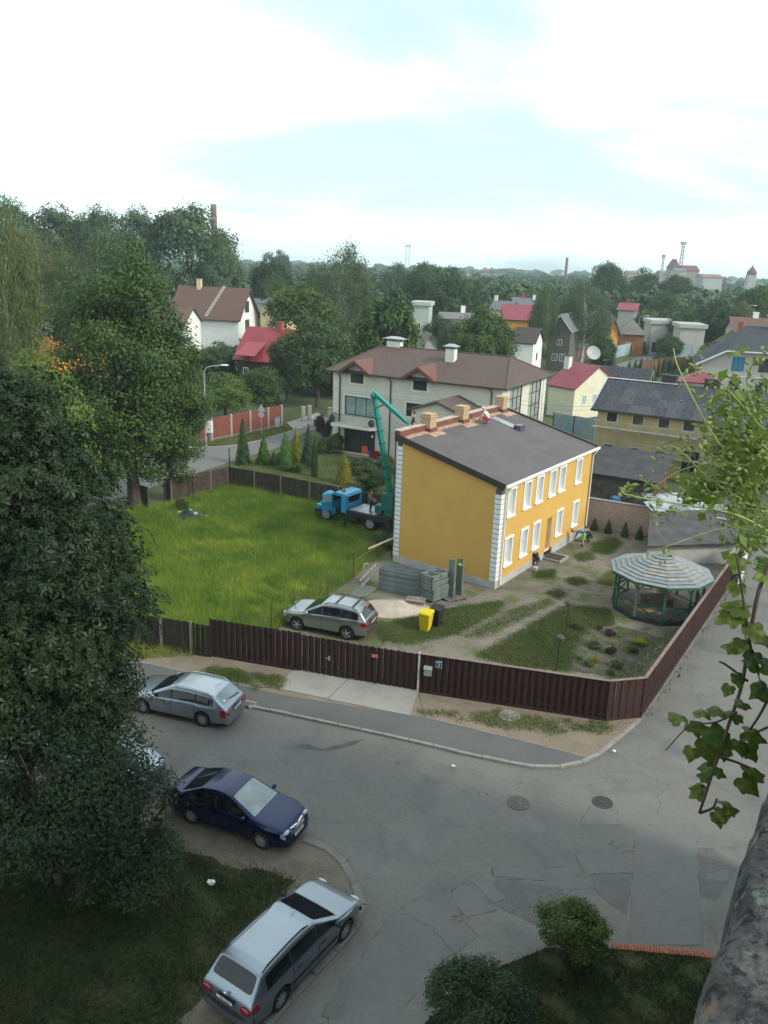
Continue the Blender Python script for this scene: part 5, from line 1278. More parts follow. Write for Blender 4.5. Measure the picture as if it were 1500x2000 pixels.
for k in range(900):
    Y = 235 * (2400 / 235) ** g.uniform(0, 1)
    x = Y * g.uniform(-0.55, 0.60)
    if x > 0.22 * Y and Y > 420 and g.uniform() < .35: continue
    h = g.uniform(9, 16.5) * (1 if Y < 900 else 1.1); pts.append((x, Y, h, h * g.uniform(.75, 1.1) * (1 + Y / 2500)))
mass('distant_woods', 'distant tree belt reaching to the horizon', pts, leafmat('leaf_far', (0.055, 0.098, 0.038), (0.090, 0.140, 0.048), .2), .10, 300)
pts = []
for k in range(420):
    Y = g.uniform(112, 250); x = Y * g.uniform(-.5, .55)
    P_ = (x, Y)
    if (0.14 * Y < x < 0.40 * Y and 150 < Y < 215) or (0.10 * Y < x < .30 * Y and Y < 170): continue
    pts.append((x, Y, g.uniform(1.2, 4.5), g.uniform(3, 7)))
mass('garden_thicket', 'hedges and garden thickets between the far houses', pts, L_mid, .13, 130)

# ================================================================== FENCES AND GATES
fence_m = M('fence_brown', (0.032, 0.016, 0.0145), 0.7, 0.25, 3, 0.3, 30)
fence_m2 = M('fence_brown_warm', (0.050, 0.021, 0.019), 0.7, 0.25, 3, 0.3, 30)
fence_old = M('fence_weathered', (0.062, 0.047, 0.038), 0.95, 0.35, 3, 0.5, 20)
post_conc = M('concrete_post', (0.19, 0.17, 0.15), 0.9, 0.2, 4)
def slat_mesh(w, h, th, mat, name='slat'):
    b = .012
    return MB().prism([(-w / 2, -th / 2), (w / 2, -th / 2), (w / 2, th / 2), (-w / 2, th / 2)], 0, h - b).add([(-w / 2, -th / 2, h - b), (w / 2, -th / 2, h - b), (w / 2, th / 2, h - b), (-w / 2, th / 2, h - b), (-w / 2 + .01, 0, h), (w / 2 - .01, 0, h)], [(0, 1, 5, 4), (1, 2, 5), (2, 3, 4, 5), (3, 0, 4)]).mesh(name, mat)
def slat_fence(name, label, cat, a, b, h, mat, pitch=0.142, w=0.150, z0=0.12, base=True, side=1, posts=True, wave=0.0, cap=False):
    """boards nailed alternately on both sides of two rails, each board its own piece"""
    a, b = Vector(a).to_2d(), Vector(b).to_2d(); d = b - a; L = d.length; ang = math.atan2(d.y, d.x)
    o = thing(name, label, cat, (*a, 0), ang)
    sm_ = [slat_mesh(w, h - z0 - dz, .02, mat) for dz in (0, .004, .008)]
    n = int(L / pitch)
    for k in range(n):
        x = (k + .5) * L / n
        inst('slat', rnd.choice(sm_), o, (x, -.026 if k % 2 == 0 else .026, z0 + wave * math.sin(x * 2.2)), (rnd.uniform(-.008, .008), rnd.uniform(-.004, .004), 0))
    for z in (z0 + .25, h - .28): MB().box(0, L, -.015, .015, z, z + .07).build('rail', mat, o)
    if base:
        MB().box(0, L, -.055, -.012, 0.02, .20).build('base_board', mat, o)
        MB().box(-.02, L + .02, -.10, .10, -.05, 0.085).build('footing', kerb_old, o)
    if posts:
        m_ = max(1, round(L / 2.6))
        for k in range(m_ + 1): MB().box(k * L / m_ - .04, k * L / m_ + .04, .05, .13, -.02, h - .02).build('post', mat, o)
    if cap: MB().box(0, L, -.07, .07, h + .002, h + .03).build('cap_rail', M('cap_rail_worn', (0.20, 0.14, 0.12), .7, .2, 3), o)
    return o
FA, FB, FC, FD, FE, FF = (Vector(G2(*p)) for p in ((412, 1284), (584, 1313), (680, 1331), (815, 1354), (1181, 1411), (1250, 1404)))
FG_ = Vector(G2(1446, 1112))
slat_fence('board_fence', 'dark brown slatted fence left of the gate, before the silver car', 'fence', FA, FB, 1.98, fence_m)
wk = slat_fence('gate_door', 'narrow dark brown slatted door in the fence with a handle', 'gate', FB, FC, 1.92, fence_m, base=False, posts=False, z0=.14)
slat_fence('yard_gate', 'wide dark brown slatted double gate behind the concrete drive', 'gate', FC, FD, 1.90, fence_m, base=False, posts=False, z0=.16)
slat_fence('board_fence', 'dark brown slatted fence right of the gate, carrying the house number', 'fence', FD, FE, 1.92, fence_m, cap=True)
slat_fence('board_fence', 'short reddish-brown slatted fence across the street corner', 'fence', FE, FF, 1.92, fence_m2, pitch=.15, w=.158, cap=True)
slat_fence('board_fence', 'long brown fence running along the lane past the gazebo', 'fence', FF, FG_, 1.92, fence_m2, cap=True)
Lw = (FC - FB).length
MB().box(Lw * .60, Lw * .985, -.075, -.05, .16, 1.9).build('frame_board', fence_m, wk) if False else None
MB().tube([(Lw * .62, -.06, 1.02), (Lw * .62, -.12, 1.02), (Lw * .54, -.12, 1.02)], .012, 6).box(Lw * .60, Lw * .64, -.062, -.052, .90, 1.12).build('handle', zinc, wk)
yg = bpy.data.objects['yard_gate']; Lg = (FD - FC).length
MB().box(Lg * .36, Lg * .36 + .16, -.075, -.052, .16, 1.88).build('meeting_board', fence_m, yg)
gp = tag(MB().box(-.04, .04, -.06, .06, 0, 1.95).build('gate_post', M('white_chipped_post', (0.55, 0.50, 0.47), .7, .3, 6), None, loc=(*(FD + (FD - FC).normalized() * .02), .02), rot=(0, 0, math.atan2((FD - FC).y, (FD - FC).x))), 'thin white post between the gate and the right fence', 'post')
# signs on the fence
def flat_text(txt, size, mat, parent, loc, rot, name='lettering', thick=.002):
    cu = bpy.data.curves.new(name, 'FONT'); cu.body = txt; cu.size = size; cu.extrude = thick; cu.align_x = 'CENTER'; cu.align_y = 'CENTER'
    tmp = bpy.data.objects.new('tmp', cu); COL.objects.link(tmp)
    dg = bpy.context.evaluated_depsgraph_get()
    me = bpy.data.meshes.new_from_object(tmp.evaluated_get(dg)); me.materials.clear(); me.materials.append(mat)
    bpy.data.objects.remove(tmp); bpy.data.curves.remove(cu)
    return inst(name, me, parent, loc, rot)
sign_red = M('sign_red', (0.42, 0.07, 0.085), .5, .1, 3); sign_pale = M('sign_pale', (0.72, 0.55, 0.55), .6, .05, 3)
sign_blue = M('sign_blue', (0.012, 0.05, 0.075), .45, .1, 3); sign_lt = M('sign_letter', (0.62, 0.78, 0.76), .5, .05, 3)
def on_line(a, b, t_, z, off):
    d = (b - a).normalized(); n_ = Vector((d.y, -d.x)); p = a + (b - a) * t_ + n_ * off
    return (p.x, p.y, z), math.atan2(d.y, d.x)
p, an_ = on_line(FC, FD, .385, 1.52, .10)
s_ = thing('warning_sign', 'small red sign with pale lettering on the gate', 'sign', p, an_)
MB().box(-.16, .16, -.004, .004, -.085, .085).build('plate', sign_red, s_)
flat_text('SARGIES', .062, sign_pale, s_, (0, -.006, .032), (math.pi / 2, 0, 0)); flat_text('NIKNS SUNS', .05, sign_pale, s_, (0, -.006, -.04), (math.pi / 2, 0, 0))
p, an_ = on_line(FD, FE, .112, 1.58, .09)
s_ = thing('house_number', 'dark blue house number plate reading 3 on the fence', 'sign', p, an_)
MB().box(-.13, .13, -.004, .004, -.16, .16).build('plate', sign_lt, s_)
MB().box(-.115, .115, -.007, -.0045, -.145, .145).build('panel', sign_blue, s_)
flat_text('3', .21, sign_lt, s_, (0, -.009, -.035), (math.pi / 2, 0, 0)); MB().box(-.09, .09, -.010, -.0075, .09, .115).build('name_strip', sign_lt, s_)
p, an_ = on_line(FD, FE, .055, 1.02, .075)
s_ = thing('letter_box', 'grey metal letter box on the fence right of the gate', 'letter box', p, an_)
MB().add([(-.16, -.14, 0), (.16, -.14, 0), (.16, .03, 0), (-.16, .03, 0), (-.16, -.14, .30), (.16, -.14, .30), (.16, .03, .38), (-.16, .03, .38)], [(0, 3, 2, 1), (0, 1, 5, 4), (1, 2, 6, 5), (2, 3, 7, 6), (3, 0, 4, 7)]).build('body', zinc, s_)
MB().slab([(-.18, -.17, .302), (.18, -.17, .302), (.18, .03, .395), (-.18, .03, .395)], -.015).build('lid', zinc, s_)
# old close-boarded fence left, partly behind the chestnut
def panel_fence(name, label, pts, h, mat, every=2.4, post=post_conc, bw=.14, thick=.022, ph=None, zoff=0.0, rails=True):
    """close-boarded fence: every board is real geometry, joined bay by bay where it is too fine to pick apart"""
    o = thing(name, label, 'fence', (*pts[0], 0))
    o0 = Vector(pts[0])
    for a, b in zip(pts, pts[1:]):
        a, b = Vector(a) - o0, Vector(b) - o0; d = b - a; L = d.length; d = d / L; n_ = Vector((-d.y, d.x)); m_ = max(1, round(L / every))
        for k in range(m_):
            s0, s1 = k * L / m_ + .07, (k + 1) * L / m_ - .07
            nb_ = max(2, int((s1 - s0) / bw)); mb = MB()
            for j in range(nb_):
                x0 = s0 + (s1 - s0) * j / nb_ + .006; x1 = s0 + (s1 - s0) * (j + 1) / nb_ - .006
                off = rnd.uniform(-.008, .008); hh = h + rnd.uniform(-.03, .02)
                mb.pbox((*(a + d * x0 + n_ * off), .05 + zoff), (*(d * (x1 - x0)), 0), (*(n_ * thick), 0), (0, 0, hh - .05))
            if rails:
                for z in (.4, h - .35): mb.pbox((*(a + d * s0 + n_ * .032), z), (*(d * (s1 - s0)), 0), (*(n_ * .05), 0), (0, 0, .08))
            bay = mb.build('board_bay', mat, o); bay['kind'] = 'stuff'
        for k in range(m_ + 1):
            p = a + d * (k * L / m_)
            MB().cbox((*p, (ph or h) / 2), .09, .09, ph or h, math.atan2(d.y, d.x)).build('post', post, o)
    return o
panel_fence('close_board_fence', 'blackened close-boarded fence left of the slatted fence, behind the chestnut', [G2(60, 1238), G2(316, 1272), G2(374, 1281)], 1.75, M('black_boards', (0.028, 0.022, 0.018), .9, .3, 4), 2.2, MATS['concrete_post'], .16)
slat_fence('blackened_fence', 'short blackened fence panel beside the end of the slatted fence', 'fence', Vector(G2(378, 1282)), Vector(G2(409, 1288)), 1.72, MATS['black_boards'], pitch=.13, w=.125, base=False)
MC = Vector(G2(445, 952))
panel_fence('meadow_fence', 'weathered brown board fence with concrete posts behind the meadow', [tuple(MC), G2(497, 961), G2(548, 971), G2(604, 983), G2(780, 1020)], 1.75, fence_old, 2.3, post_conc, .13)
panel_fence('meadow_fence', 'weathered board fence along the back street, left of the corner', [tuple(MC), G2(378, 968), G2(335, 982)], 1.75, fence_old, 2.2, post_conc, .13)
panel_fence('meadow_gate', 'open dark board gate leaf standing at the meadow entrance', [G2(322, 980), G2(378, 970)], 1.8, M('gate_boards', (0.060, 0.035, 0.028), .85, .3, 4), 3.0, timber_dark, .14)
panel_fence('meadow_gate', 'dark board panel under the maple left of the meadow entrance', [G2(252, 986), G2(289, 994)], 1.7, timber_dark, 3.0, timber_dark, .14)
p = G(449, 951)
tag(MB().tube([(0, 0, 0), (0, 0, 3.2)], .05, 8).build('steel_post', dark_metal, None, loc=p), 'tall thin dark steel post at the meadow fence corner', 'post')
# wire-mesh fence between meadow and yard
wm_ = thing('wire_fence', 'thin green wire-mesh fence with dark posts between meadow and yard', 'fence', (0, 0, 0))
wire = M('fence_wire', (0.03, 0.05, 0.035), .5, .1, 3, metal=.3)
wl = [G(470, 1262), G(530, 1235), G(575, 1214), (G(640, 1172)), G(690, 1130), G(735, 1092), G(768, 1066)]
for q in wl: MB().tube([(q.x, q.y, 0), (q.x, q.y, 1.6)], .025, 6).build('post', dark_metal, wm_)
mb = MB()
for a, b in zip(wl, wl[1:]):
    n_ = max(2, int((b - a).length / .12))
    for j in range(9): mb.tube([a + Vector((0, 0, .12 + j * .17)), b + Vector((0, 0, .12 + j * .17))], .0035, 3, False)
    for k in range(n_): q = a.lerp(b, k / n_); mb.tube([q + Vector((0, 0, .1)), q + Vector((0, 0, 1.5))], .003, 3, False)
mb.build('mesh', wire, wm_)['kind'] = 'stuff'
# red panel fence with pale posts on the back street
rf_m = M('red_panel', (0.20, 0.062, 0.048), .8, .15, 2)
rw = [G(300, 880), G(345, 869), G(414, 861), G(452, 853), G(489, 845), G(524, 838), G(550, 832)]
rfn = thing('red_fence', 'brick-red panel fence with pale posts along the back street', 'fence', rw[0])
for i, (a, b) in enumerate(zip(rw, rw[1:])):
    a, b = a - rw[0], b - rw[0]; d = (b - a); n_ = Vector((-d.y, d.x, 0)).normalized()
    MB().pbox(a + d * .03 + Vector((0, 0, .28)), d * .94, n_ * .08, (0, 0, 2.05)).build('panel', rf_m, rfn)
    MB().pbox(a + d * .02 - n_ * .03, d * .96, n_ * .14, (0, 0, .27)).build('base', post_conc, rfn)
for q in rw: MB().cbox(q - rw[0] + Vector((0, 0, 1.2)), .2, .2, 2.4, .6).build('post', M('pale_brick_post', (0.36, 0.32, 0.27), .9, .15, 5), rfn)
for i, (px, py, lab) in enumerate(((592, 824, 'left pale gate post at the drive off the back street'), (604, 822, 'right pale gate post at the drive off the back street'), (644, 826, 'pale gate post beside the cream house'))):
    o = thing('gate_post', lab, 'post', G(px, py), .5)
    MB().cbox((0, 0, .85), .38, .38, 1.7).build('shaft', MATS['pale_brick_post'], o); MB().cbox((0, 0, 1.75), .5, .5, .1).build('cap', MATS['pale_brick_post'], o)
# bluish sheet fence beside the cream house, blue and yellow fences by the right street
def sheet_fence(name, label, pts, h, mat, every=2.5, pm=None):
    o = thing(name, label, 'fence', (*pts[0], 0)); o0 = Vector(pts[0])
    for a, b in zip(pts, pts[1:]):
        a, b = Vector(a) - o0, Vector(b) - o0; d = b - a; L = d.length; d = d / L; n_ = Vector((-d.y, d.x)); m_ = max(1, round(L / every))
        for k in range(m_):
            MB().pbox((*(a + d * (k * L / m_ + .03)), .1), (*(d * (L / m_ - .06)), 0), (*(n_ * .05), 0), (0, 0, h - .1 + rnd.uniform(-.03, .03))).build('panel', mat, o)
            q = a + d * (k * L / m_); MB().cbox((*q, h / 2), .08, .12, h + .05, 0).build('post', pm or mat, o)
    return o
sheet_fence('sheet_fence', 'pale blue-grey sheet metal fence between cream house and boarded building', [G2(1078, 846), G2(1160, 862)], 2.4, M('bluegrey_sheet', (0.26, 0.33, 0.36), .6, .12, 1.5), 3.2, dark_metal)
sheet_fence('sheet_fence', 'light blue sheet fence along the right street', [G2(1160, 712), G2(1186, 704), G2(1232, 693)], 2.6, M('lightblue_sheet', (0.32, 0.42, 0.47), .6, .12, 1), 4.0)
sheet_fence('sheet_fence', 'yellow board fence further up the right street', [G2(1234, 694), G2(1262, 685), G2(1300, 675)], 2.4, M('yellow_board_fence', (0.48, 0.31, 0.06), .8, .15, 1), 3.0)
sheet_fence('sheet_fence', 'brown fence behind the thuja row', [G2(1250, 742), G2(1300, 733), G2(1372, 730)], 3.2, M('brown_board_far', (0.14, 0.075, 0.045), .9, .2, 1), 4.0)
sheet_fence('sheet_fence', 'reddish brown fence in front of the willow', [G2(1090, 712), G2(1148, 702)], 2.6, M('redbrown_far', (0.16, 0.07, 0.055), .9, .2, 1), 4.0)

# ================================================================== STREET FURNITURE
pole_m = M('galvanised_pole', (0.42, 0.44, 0.45), .5, .1, 3, metal=.3); lamp_w = M('lamp_head', (0.75, 0.77, 0.78), .5, .05, 3)
def street_lamp(label, base, h, ang, arm=1.6):
    o = thing('street_lamp', label, 'street lamp', base, ang, 'street lamps')
    MB().tube([(0, 0, 0), (0, 0, 1.2), (0, 0, h - .5)], [.09, .075, .05], 8).build('pole', pole_m, o)
    MB().tube([(0, 0, h - .55), (.25, 0, h - .15), (.8, 0, h), (arm, 0, h + .06)], .035, 6).build('arm', pole_m, o)
    MB().lathe([(.02, -.4), (.10, -.36), (.15, -.1), (.15, .2), (.08, .36), (.02, .4)], 8, (0, 0, 0), 'X').build('lamp_head', lamp_w, o, True, (arm + .35, 0, h + .08), (0, 0, 0)).scale = (1, 1, .5)
street_lamp('street lamp on the grass strip before the red fence', G(403, 872), 7.9, R(12))
street_lamp('street lamp between the broad willow and the satellite dish', G(1139, 714), 8.0, R(8))
for (px, py, Y, lab) in ((1262, 617, 205, 'street lamp by the yellow fence of the right street'), (1283, 601, 235, 'street lamp behind the concrete garages'), (1364, 613, 190, 'street lamp right of the concrete garages'), (1472, 597, 200, 'street lamp above the brown roofs at the right edge'), (1013, 557, 240, 'far street lamp above the slate roofs')):
    t_ = AT(px - 12, py, Y); street_lamp(lab, (t_.x, Y, 0), t_.z, R(6))
p = G(511, 850); o = thing('road_sign', 'back of a triangular road sign over a round one before the red fence', 'road sign', p, R(-20))
MB().tube([(0, 0, 0), (0, 0, 3.3)], .035, 6).build('pole', pole_m, o)
sg = M('sign_back', (0.36, 0.42, 0.46), .5, .1, 3)
MB().slab([(-.45, 0, 0), (.45, 0, 0), (0, .8, 0)], .02).build('triangle', sg, o, False, (0, -.04, 2.55), (math.pi / 2, 0, 0))
MB().lathe([(.33, 0), (.33, .02)], 16).build('disc', sg, o, False, (0, -.05, 2.2), (math.pi / 2, 0, 0))
p = G(410, 862); o = thing('meter_cabinet', 'white meter cabinet on a post beside the street lamp', 'cabinet', p, R(-15))
MB().box(-.3, .3, -.15, .15, .9, 2.1).build('cabinet', white_p, o); MB().box(-.12, .12, -.1, .1, 0, .9).build('foot', post_conc, o)
p = G(541, 834); o = thing('waste_bin', 'grey wheeled bin at the right end of the red fence', 'bin', p, .3)
MB().add([(-.22, -.25, 0), (.22, -.25, 0), (.22, .25, 0), (-.22, .25, 0), (-.3, -.32, 1.1), (.3, -.32, 1.1), (.3, .32, 1.1), (-.3, .32, 1.1)], [(0, 3, 2, 1), (0, 1, 5, 4), (1, 2, 6, 5), (2, 3, 7, 6), (3, 0, 4, 7), (4, 5, 6, 7)]).build('body', sg, o)
MB().box(-.32, .32, -.34, .34, 1.102, 1.18).build('lid', M('bin_lid_grey', (0.2, 0.21, 0.22), .5), o)
# satellite dish on a lattice post
p = AT(1157, 690, 132); o = thing('satellite_dish', 'large pale satellite dish on a reddish post by the right street', 'dish', (p.x, p.y, 0), R(-160))
MB().tube([(0, 0, 0), (0, 0, p.z - .6)], .09, 8).build('post', M('post_redbrown', (0.11, 0.035, 0.03), .7), o)
prof = [(.02, 0)] + [(r_ * 1.15, .32 * r_ * r_) for r_ in (.25, .5, .75, 1.0)]
mb = MB(); n_ = 20
vs = [(r_ * math.cos(2 * math.pi * k / n_), r_ * math.sin(2 * math.pi * k / n_), z) for r_, z in prof for k in range(n_)]
mb.add(vs, [(i * n_ + k, i * n_ + (k + 1) % n_, (i + 1) * n_ + (k + 1) % n_, (i + 1) * n_ + k) for i in range(len(prof) - 1) for k in range(n_)])
ds = mb.build('reflector', M('dish_grey', (0.36, 0.37, 0.38), .5, .05), o, True, (0, .15, p.z), (R(62), 0, R(180 - 10)))
MB().tube([(0, 0, 0), (.0, -.2, .9)], .025, 6).box(-.06, .06, -.28, -.14, .85, 1.0).build('feed_arm', pole_m, ds)

# ================================================================== FAR HOUSES AND LANDMARKS
def far(px, py, Y):
    t_ = AT(px, py, Y); return t_
def far_house(name, label, px0, px1, eave_py, ridge_py, Y, ang, D, roof, wm, rm, wins=(), chims=(), over=.4, trim=None, **kw):
    """front wall from sight line px0 to px1 at distance about Y, eaves and ridge on their sight lines"""
    a, b = far(px0, eave_py, Y), far(px1, eave_py, Y)
    L = abs(b.x - a.x) / max(.3, math.cos(R(ang)))
    rz = far((px0 + px1) / 2, ridge_py, Y + D * .4).z
    return house(name, label, 'house', (a.x, Y), ang, L, D, a.z, max(a.z + .8, rz), roof, wm, rm, [(f_, s * L if f_ in 'fb' else s * D, z, w, h, *r_) for f_, s, z, w, h, *r_ in wins], [(x * L, y * D, max(a.z + .8, rz) + hh, w, m_, *c_) for x, y, hh, w, m_, *c_ in chims], over, trim=trim, **kw)
far_house('orange_house', 'bright orange house glimpsed between the birches on the left', 52, 108, 648, 622, 112, -35, 9, 'gx', orange_wall, grey_slate, [('f', .2, 1.2, .9, 1.4), ('f', .6, 1.2, .9, 1.4)])
far_house('white_annex', 'white wall of a house seen through the big maple', 290, 362, 628, 600, 150, -8, 8, 'gx', wht_wall, brown_tile, [('f', .3, 2, 1.2, 1.5)])
far_house('yellow_villa', 'dark-roofed house with yellow upper wall below the skyline domes', 508, 542, 592, 578, 172, -20, 9, 'hip', pale_yellow, grey_slate, [('f', .5, 3.2, .9, 1.2), ('r', .4, 3.2, 1., 1.2)], [(.4, .4, .9, .9, redbrick), (.8, .4, 1.2, .7, redbrick)], .8)
far_house('dark_roof_house', 'house with grey slate roof left of the yellow-walled villa', 478, 520, 606, 584, 190, -20, 10, 'gx', timber_grey, grey_slate, [('f', .4, 2.5, 1, 1.2)], [(.7, .5, 1.0, .8, redbrick)], .5)
far_house('flat_block', 'white block with balconies behind the chestnut', 806, 838, 596, 590, 185, -10, 6, 'flat', M('pale_green_wall', (0.42, 0.47, 0.43), .85, .08, 1), MATS['pale_green_wall'], [('f', .3, 1.5, .9, 1.3), ('f', .3, 4.2, .9, 1.3), ('r', .4, 4.2, .9, 1.3)])
far_house('flat_block', 'low ochre block with white flat roof in the centre distance', 922, 948, 573, 569, 260, -6, 8, 'flat', pale_yellow, wht_wall)
far_house('grey_wall_house', 'plain grey gable end behind the cream roof ridge', 830, 853, 668, 652, 128, 5, 6, 'gy', concrete_g, old_slate)
far_house('long_shed', 'long grey-roofed shed with white eaves behind the leafy tree', 862, 922, 622, 614, 150, -4, 9, 'gx', off_white, old_slate, [], [(.7, .5, 1.2, .8, wht_wall)], .5)
far_house('slate_house', 'slate-roofed house with cream gable left of the red roof', 958, 996, 604, 588, 205, -20, 8, 'gx', pale_yellow, grey_slate, [], [(.05, .5, 1.2, .8, wht_wall)])
far_house('slate_house', 'grey slate house with two chimneys behind the red roof', 1002, 1044, 598, 582, 225, -8, 9, 'gx', pale_yellow, grey_slate, [], [(.45, .5, 1.2, .8, redbrick), (.95, .4, .8, .8, wht_wall)])
far_house('red_roof_house', 'house with broad raspberry-red roof and ochre wall in the middle distance', 984, 1042, 622, 596, 172, -6, 9, 'gx', orange_wall, red_tin2, [('f', .5, 2.4, 1, 1.2)], [], .5)
far_house('dormer_house', 'white house with dark steep roof and dormer below the red roof', 1002, 1040, 666, 640, 142, -22, 7, 'gx', wht_wall, M('dark_brown_roof', (0.06, 0.048, 0.045), .85, .25, 3), [('f', .35, 1.2, .9, 1.3, redbrick), ('r', .4, 2.6, .9, 1.3, redbrick)], [], .5)
far_house('grey_timber_house', 'tall grey timber house with steep gable right of the slim birch', 1072, 1112, 640, 612, 152, -24, 8, 'gy', timber_grey, grey_slate, [('f', .25, 1.8, 1, 1.3), ('f', .6, 1.8, 1, 1.3), ('f', .42, 4.6, .9, 1.1)], [], .5, off_white)
far_house('orange_gable_house', 'small house with yellow-orange gable right of the willow', 1186, 1210, 646, 620, 176, 14, 7, 'gy', orange_wall, timber_grey, [('f', .4, 2.2, .9, 1.2)], [], .5, timber_grey)
far_house('hip_roof_house', 'hip-roofed brown house right of the orange gable', 1210, 1256, 652, 622, 186, -12, 8, 'hip', M('rust_wall', (0.28, 0.12, 0.05), .85, .15, 1), old_slate, [('f', .3, 1.4, .9, 1.3)], [], .6)
far_house('pink_roof_house', 'narrow grey house with pinkish-red roof above the hip-roofed one', 1208, 1238, 604, 592, 225, -24, 7, 'gx', concrete_g, red_tin2, [('r', .3, 3, .9, 1.3)], [(.4, .5, 1, .8, redbrick)], .5)
far_house('garage', 'long flat concrete garage by the right street', 1274, 1318, 632, 628, 190, -6, 9, 'flat', beige_wall, concrete_g, [('f', .1, .4, 2, 2.2, dark_metal)])
far_house('garage', 'taller pale concrete garage block right of the long one', 1330, 1376, 640, 634, 178, -8, 8, 'flat', beige_wall, concrete_g, [('f', .1, .6, 2.4, 2.8, sg, sg), ('f', .6, .6, 2.0, 2.6, sg, sg)])
far_house('brown_roof_house', 'house with wide brown roof at the right picture edge', 1436, 1530, 648, 622, 150, -14, 12, 'gx', beige_wall, brown_tile, [], [(.45, .5, 1.0, .9, wht_wall)], .6)
far_house('brown_roof_house', 'mossy-verged brown roof house left of the wide one', 1400, 1446, 664, 642, 146, -30, 9, 'gy', pale_yellow, brown_tile, [], [(.7, .2, 1.4, .9, redbrick)], .6, M('moss_verge', (0.25, 0.25, 0.12), .9))
# beige house with half-hipped dark roof and a blue window
bz = AT(1368, 722, 128)
bgh = house('beige_house', 'beige rendered house with dark hipped roof and one blue window', 'house', (bz.x, 128), -16, 16.5, 10, 5.6, 5.7, 'none', beige_wall, dark_slate, [('f', 4.4, 3.9, 1.7, 2.1, dark_metal, M('blue_blind', (0.02, 0.17, 0.35), .4, .1)), ('f', 8.2, 3.9, 1.7, 2.1, dark_metal), ('f', .35, 0.5, 1.1, 1.7, dark_metal), ('f', 4.4, .8, 1.7, 1.6, dark_metal), ('f', 8.2, .8, 1.7, 1.6, dark_metal)], [], .0)
mb = MB()
for q in ([(-.9, -.8, 4.6), (3.3, -.8, 6.9), (6.2, 5, 10.4), (-.9, 10.8, 4.6)], [(3.3, -.8, 6.9), (13.2, -.8, 6.9), (10.3, 5, 10.4), (6.2, 5, 10.4)], [(13.2, -.8, 6.9), (17.4, -.8, 4.6), (17.4, 10.8, 4.6), (10.3, 5, 10.4)], [(17.4, 10.8, 4.6), (-.9, 10.8, 4.6), (6.2, 5, 10.4), (10.3, 5, 10.4)]): mb.slab(q, .16)
mb.build('roof', dark_slate, bgh)
MB().add([(0, -.01, 5.0), (16.5, -.01, 5.0), (13.1, -.01, 6.85), (3.4, -.01, 6.85)], [(0, 1, 2, 3)]).build('gable_wall', beige_wall, bgh)
mb = MB(); mb.bar((-.9, -.85, 4.55), (3.3, -.85, 6.85), .06, .25); mb.bar((3.3, -.85, 6.85), (13.2, -.85, 6.85), .06, .2); mb.bar((13.2, -.85, 6.85), (17.4, -.85, 4.55), .06, .25); mb.build('barge_board', off_white, bgh)
MB().box(0, 16.5, -.06, -.01, 3.0, 3.15).build('string_course', off_white, bgh)
chimney(bgh, 9.6, 4.5, 9.6, 11.8, .9, .7, redbrick, 'hood', white_p)
# small ridge roof with a timber gable beside the thuja row
house('woodshed', 'small dark-roofed woodshed with open timber gable near the satellite dish', 'shed', tuple(AT(1166, 735, 122).to_2d()), -26, 7, 5, 1.6, 4.2, 'gx', timber_grey, dark_slate, [], [], .5, trim=M('raw_timber', (0.40, 0.27, 0.2), .8))
# red porch roof in front of the beige house
house('small_red_roof', 'tiny red pyramid roof below the beige house', 'shed', tuple(AT(1330, 752, 104).to_2d()), -16, 4.6, 4, 4.9, 6.0, 'hip', beige_wall, red_tin2, over=.4)

# skyline landmarks
def mast(name, label, px, base_py, top_py, Y, w, mat, cat='mast', n=1, gap=0):
    a = AT(px, top_py, Y); o = thing(name, label, cat, (a.x, Y, 0))
    for k in range(n):
        x = (k - (n - 1) / 2) * gap
        mb = MB(); h = a.z
        for sx_, sy_ in ((-1, -1), (1, -1), (1, 1), (-1, 1)): mb.bar((x + sx_ * w, sy_ * w, 0), (x + sx_ * w * .55, sy_ * w * .55, h), w * .28)
        m_ = 14
        for j in range(m_):
            z0_, z1_ = h * j / m_, h * (j + 1) / m_; ww = w * (1 - .45 * j / m_)
            mb.bar((x - ww, -ww, z0_), (x + ww, -ww, z1_), w * .18); mb.bar((x + ww, ww, z0_), (x - ww, ww, z1_), w * .18)
        mb.build('lattice', mat, o)
        MB().cbox((x, 0, h + .8), w * 2.6, w * 2.6, 2.0).build('head', mat, o)
    return o
mast_m = M('mast_grey', (0.32, 0.34, 0.37), .6)
mast('floodlight_mast', 'pair of thin floodlight masts on the centre skyline', 797, 514, 482, 900, .9, mast_m, 'mast', 2, 3.2)
mast('radio_mast', 'tall lattice radio mast above the church roof', 1335, 530, 477, 620, 1.3, mast_m)
mast('pylon', 'small cross-armed pylon left of the church', 1296, 530, 503, 560, .8, mast_m)
ck = AT(417, 399, 520); o = thing('factory_chimney', 'tall red brick factory chimney above the poplars', 'chimney', (ck.x, 520, 0))
MB().lathe([(2.6, 0), (1.7, ck.z - 2), (1.75, ck.z - 1.9), (1.75, ck.z), (1.4, ck.z)], 16).build('shaft', M('chimney_far_brick', (0.24, 0.11, 0.09), .9, .2, .5), o, True)
MB().lathe([(2.3, ck.z - 8.2), (2.3, ck.z - 7.7)], 16).build('band', mast_m, o)
ck = AT(1108, 503, 700); o = thing('factory_chimney', 'short brick chimney stub on the right skyline', 'chimney', (ck.x, 700, 0)); MB().lathe([(1.5, 0), (1.0, ck.z)], 12).build('shaft', MATS['chimney_far_brick'], o)
def FHs(name, label, px0, px1, eave, ridge, Y, D, roof, wm, rm, **kw): return far_house(name, label, px0, px1, eave, ridge, Y, 0, D, roof, wm, rm, **kw)
tw = M('town_pink', (0.27, 0.22, 0.21), .85, .1, .1)
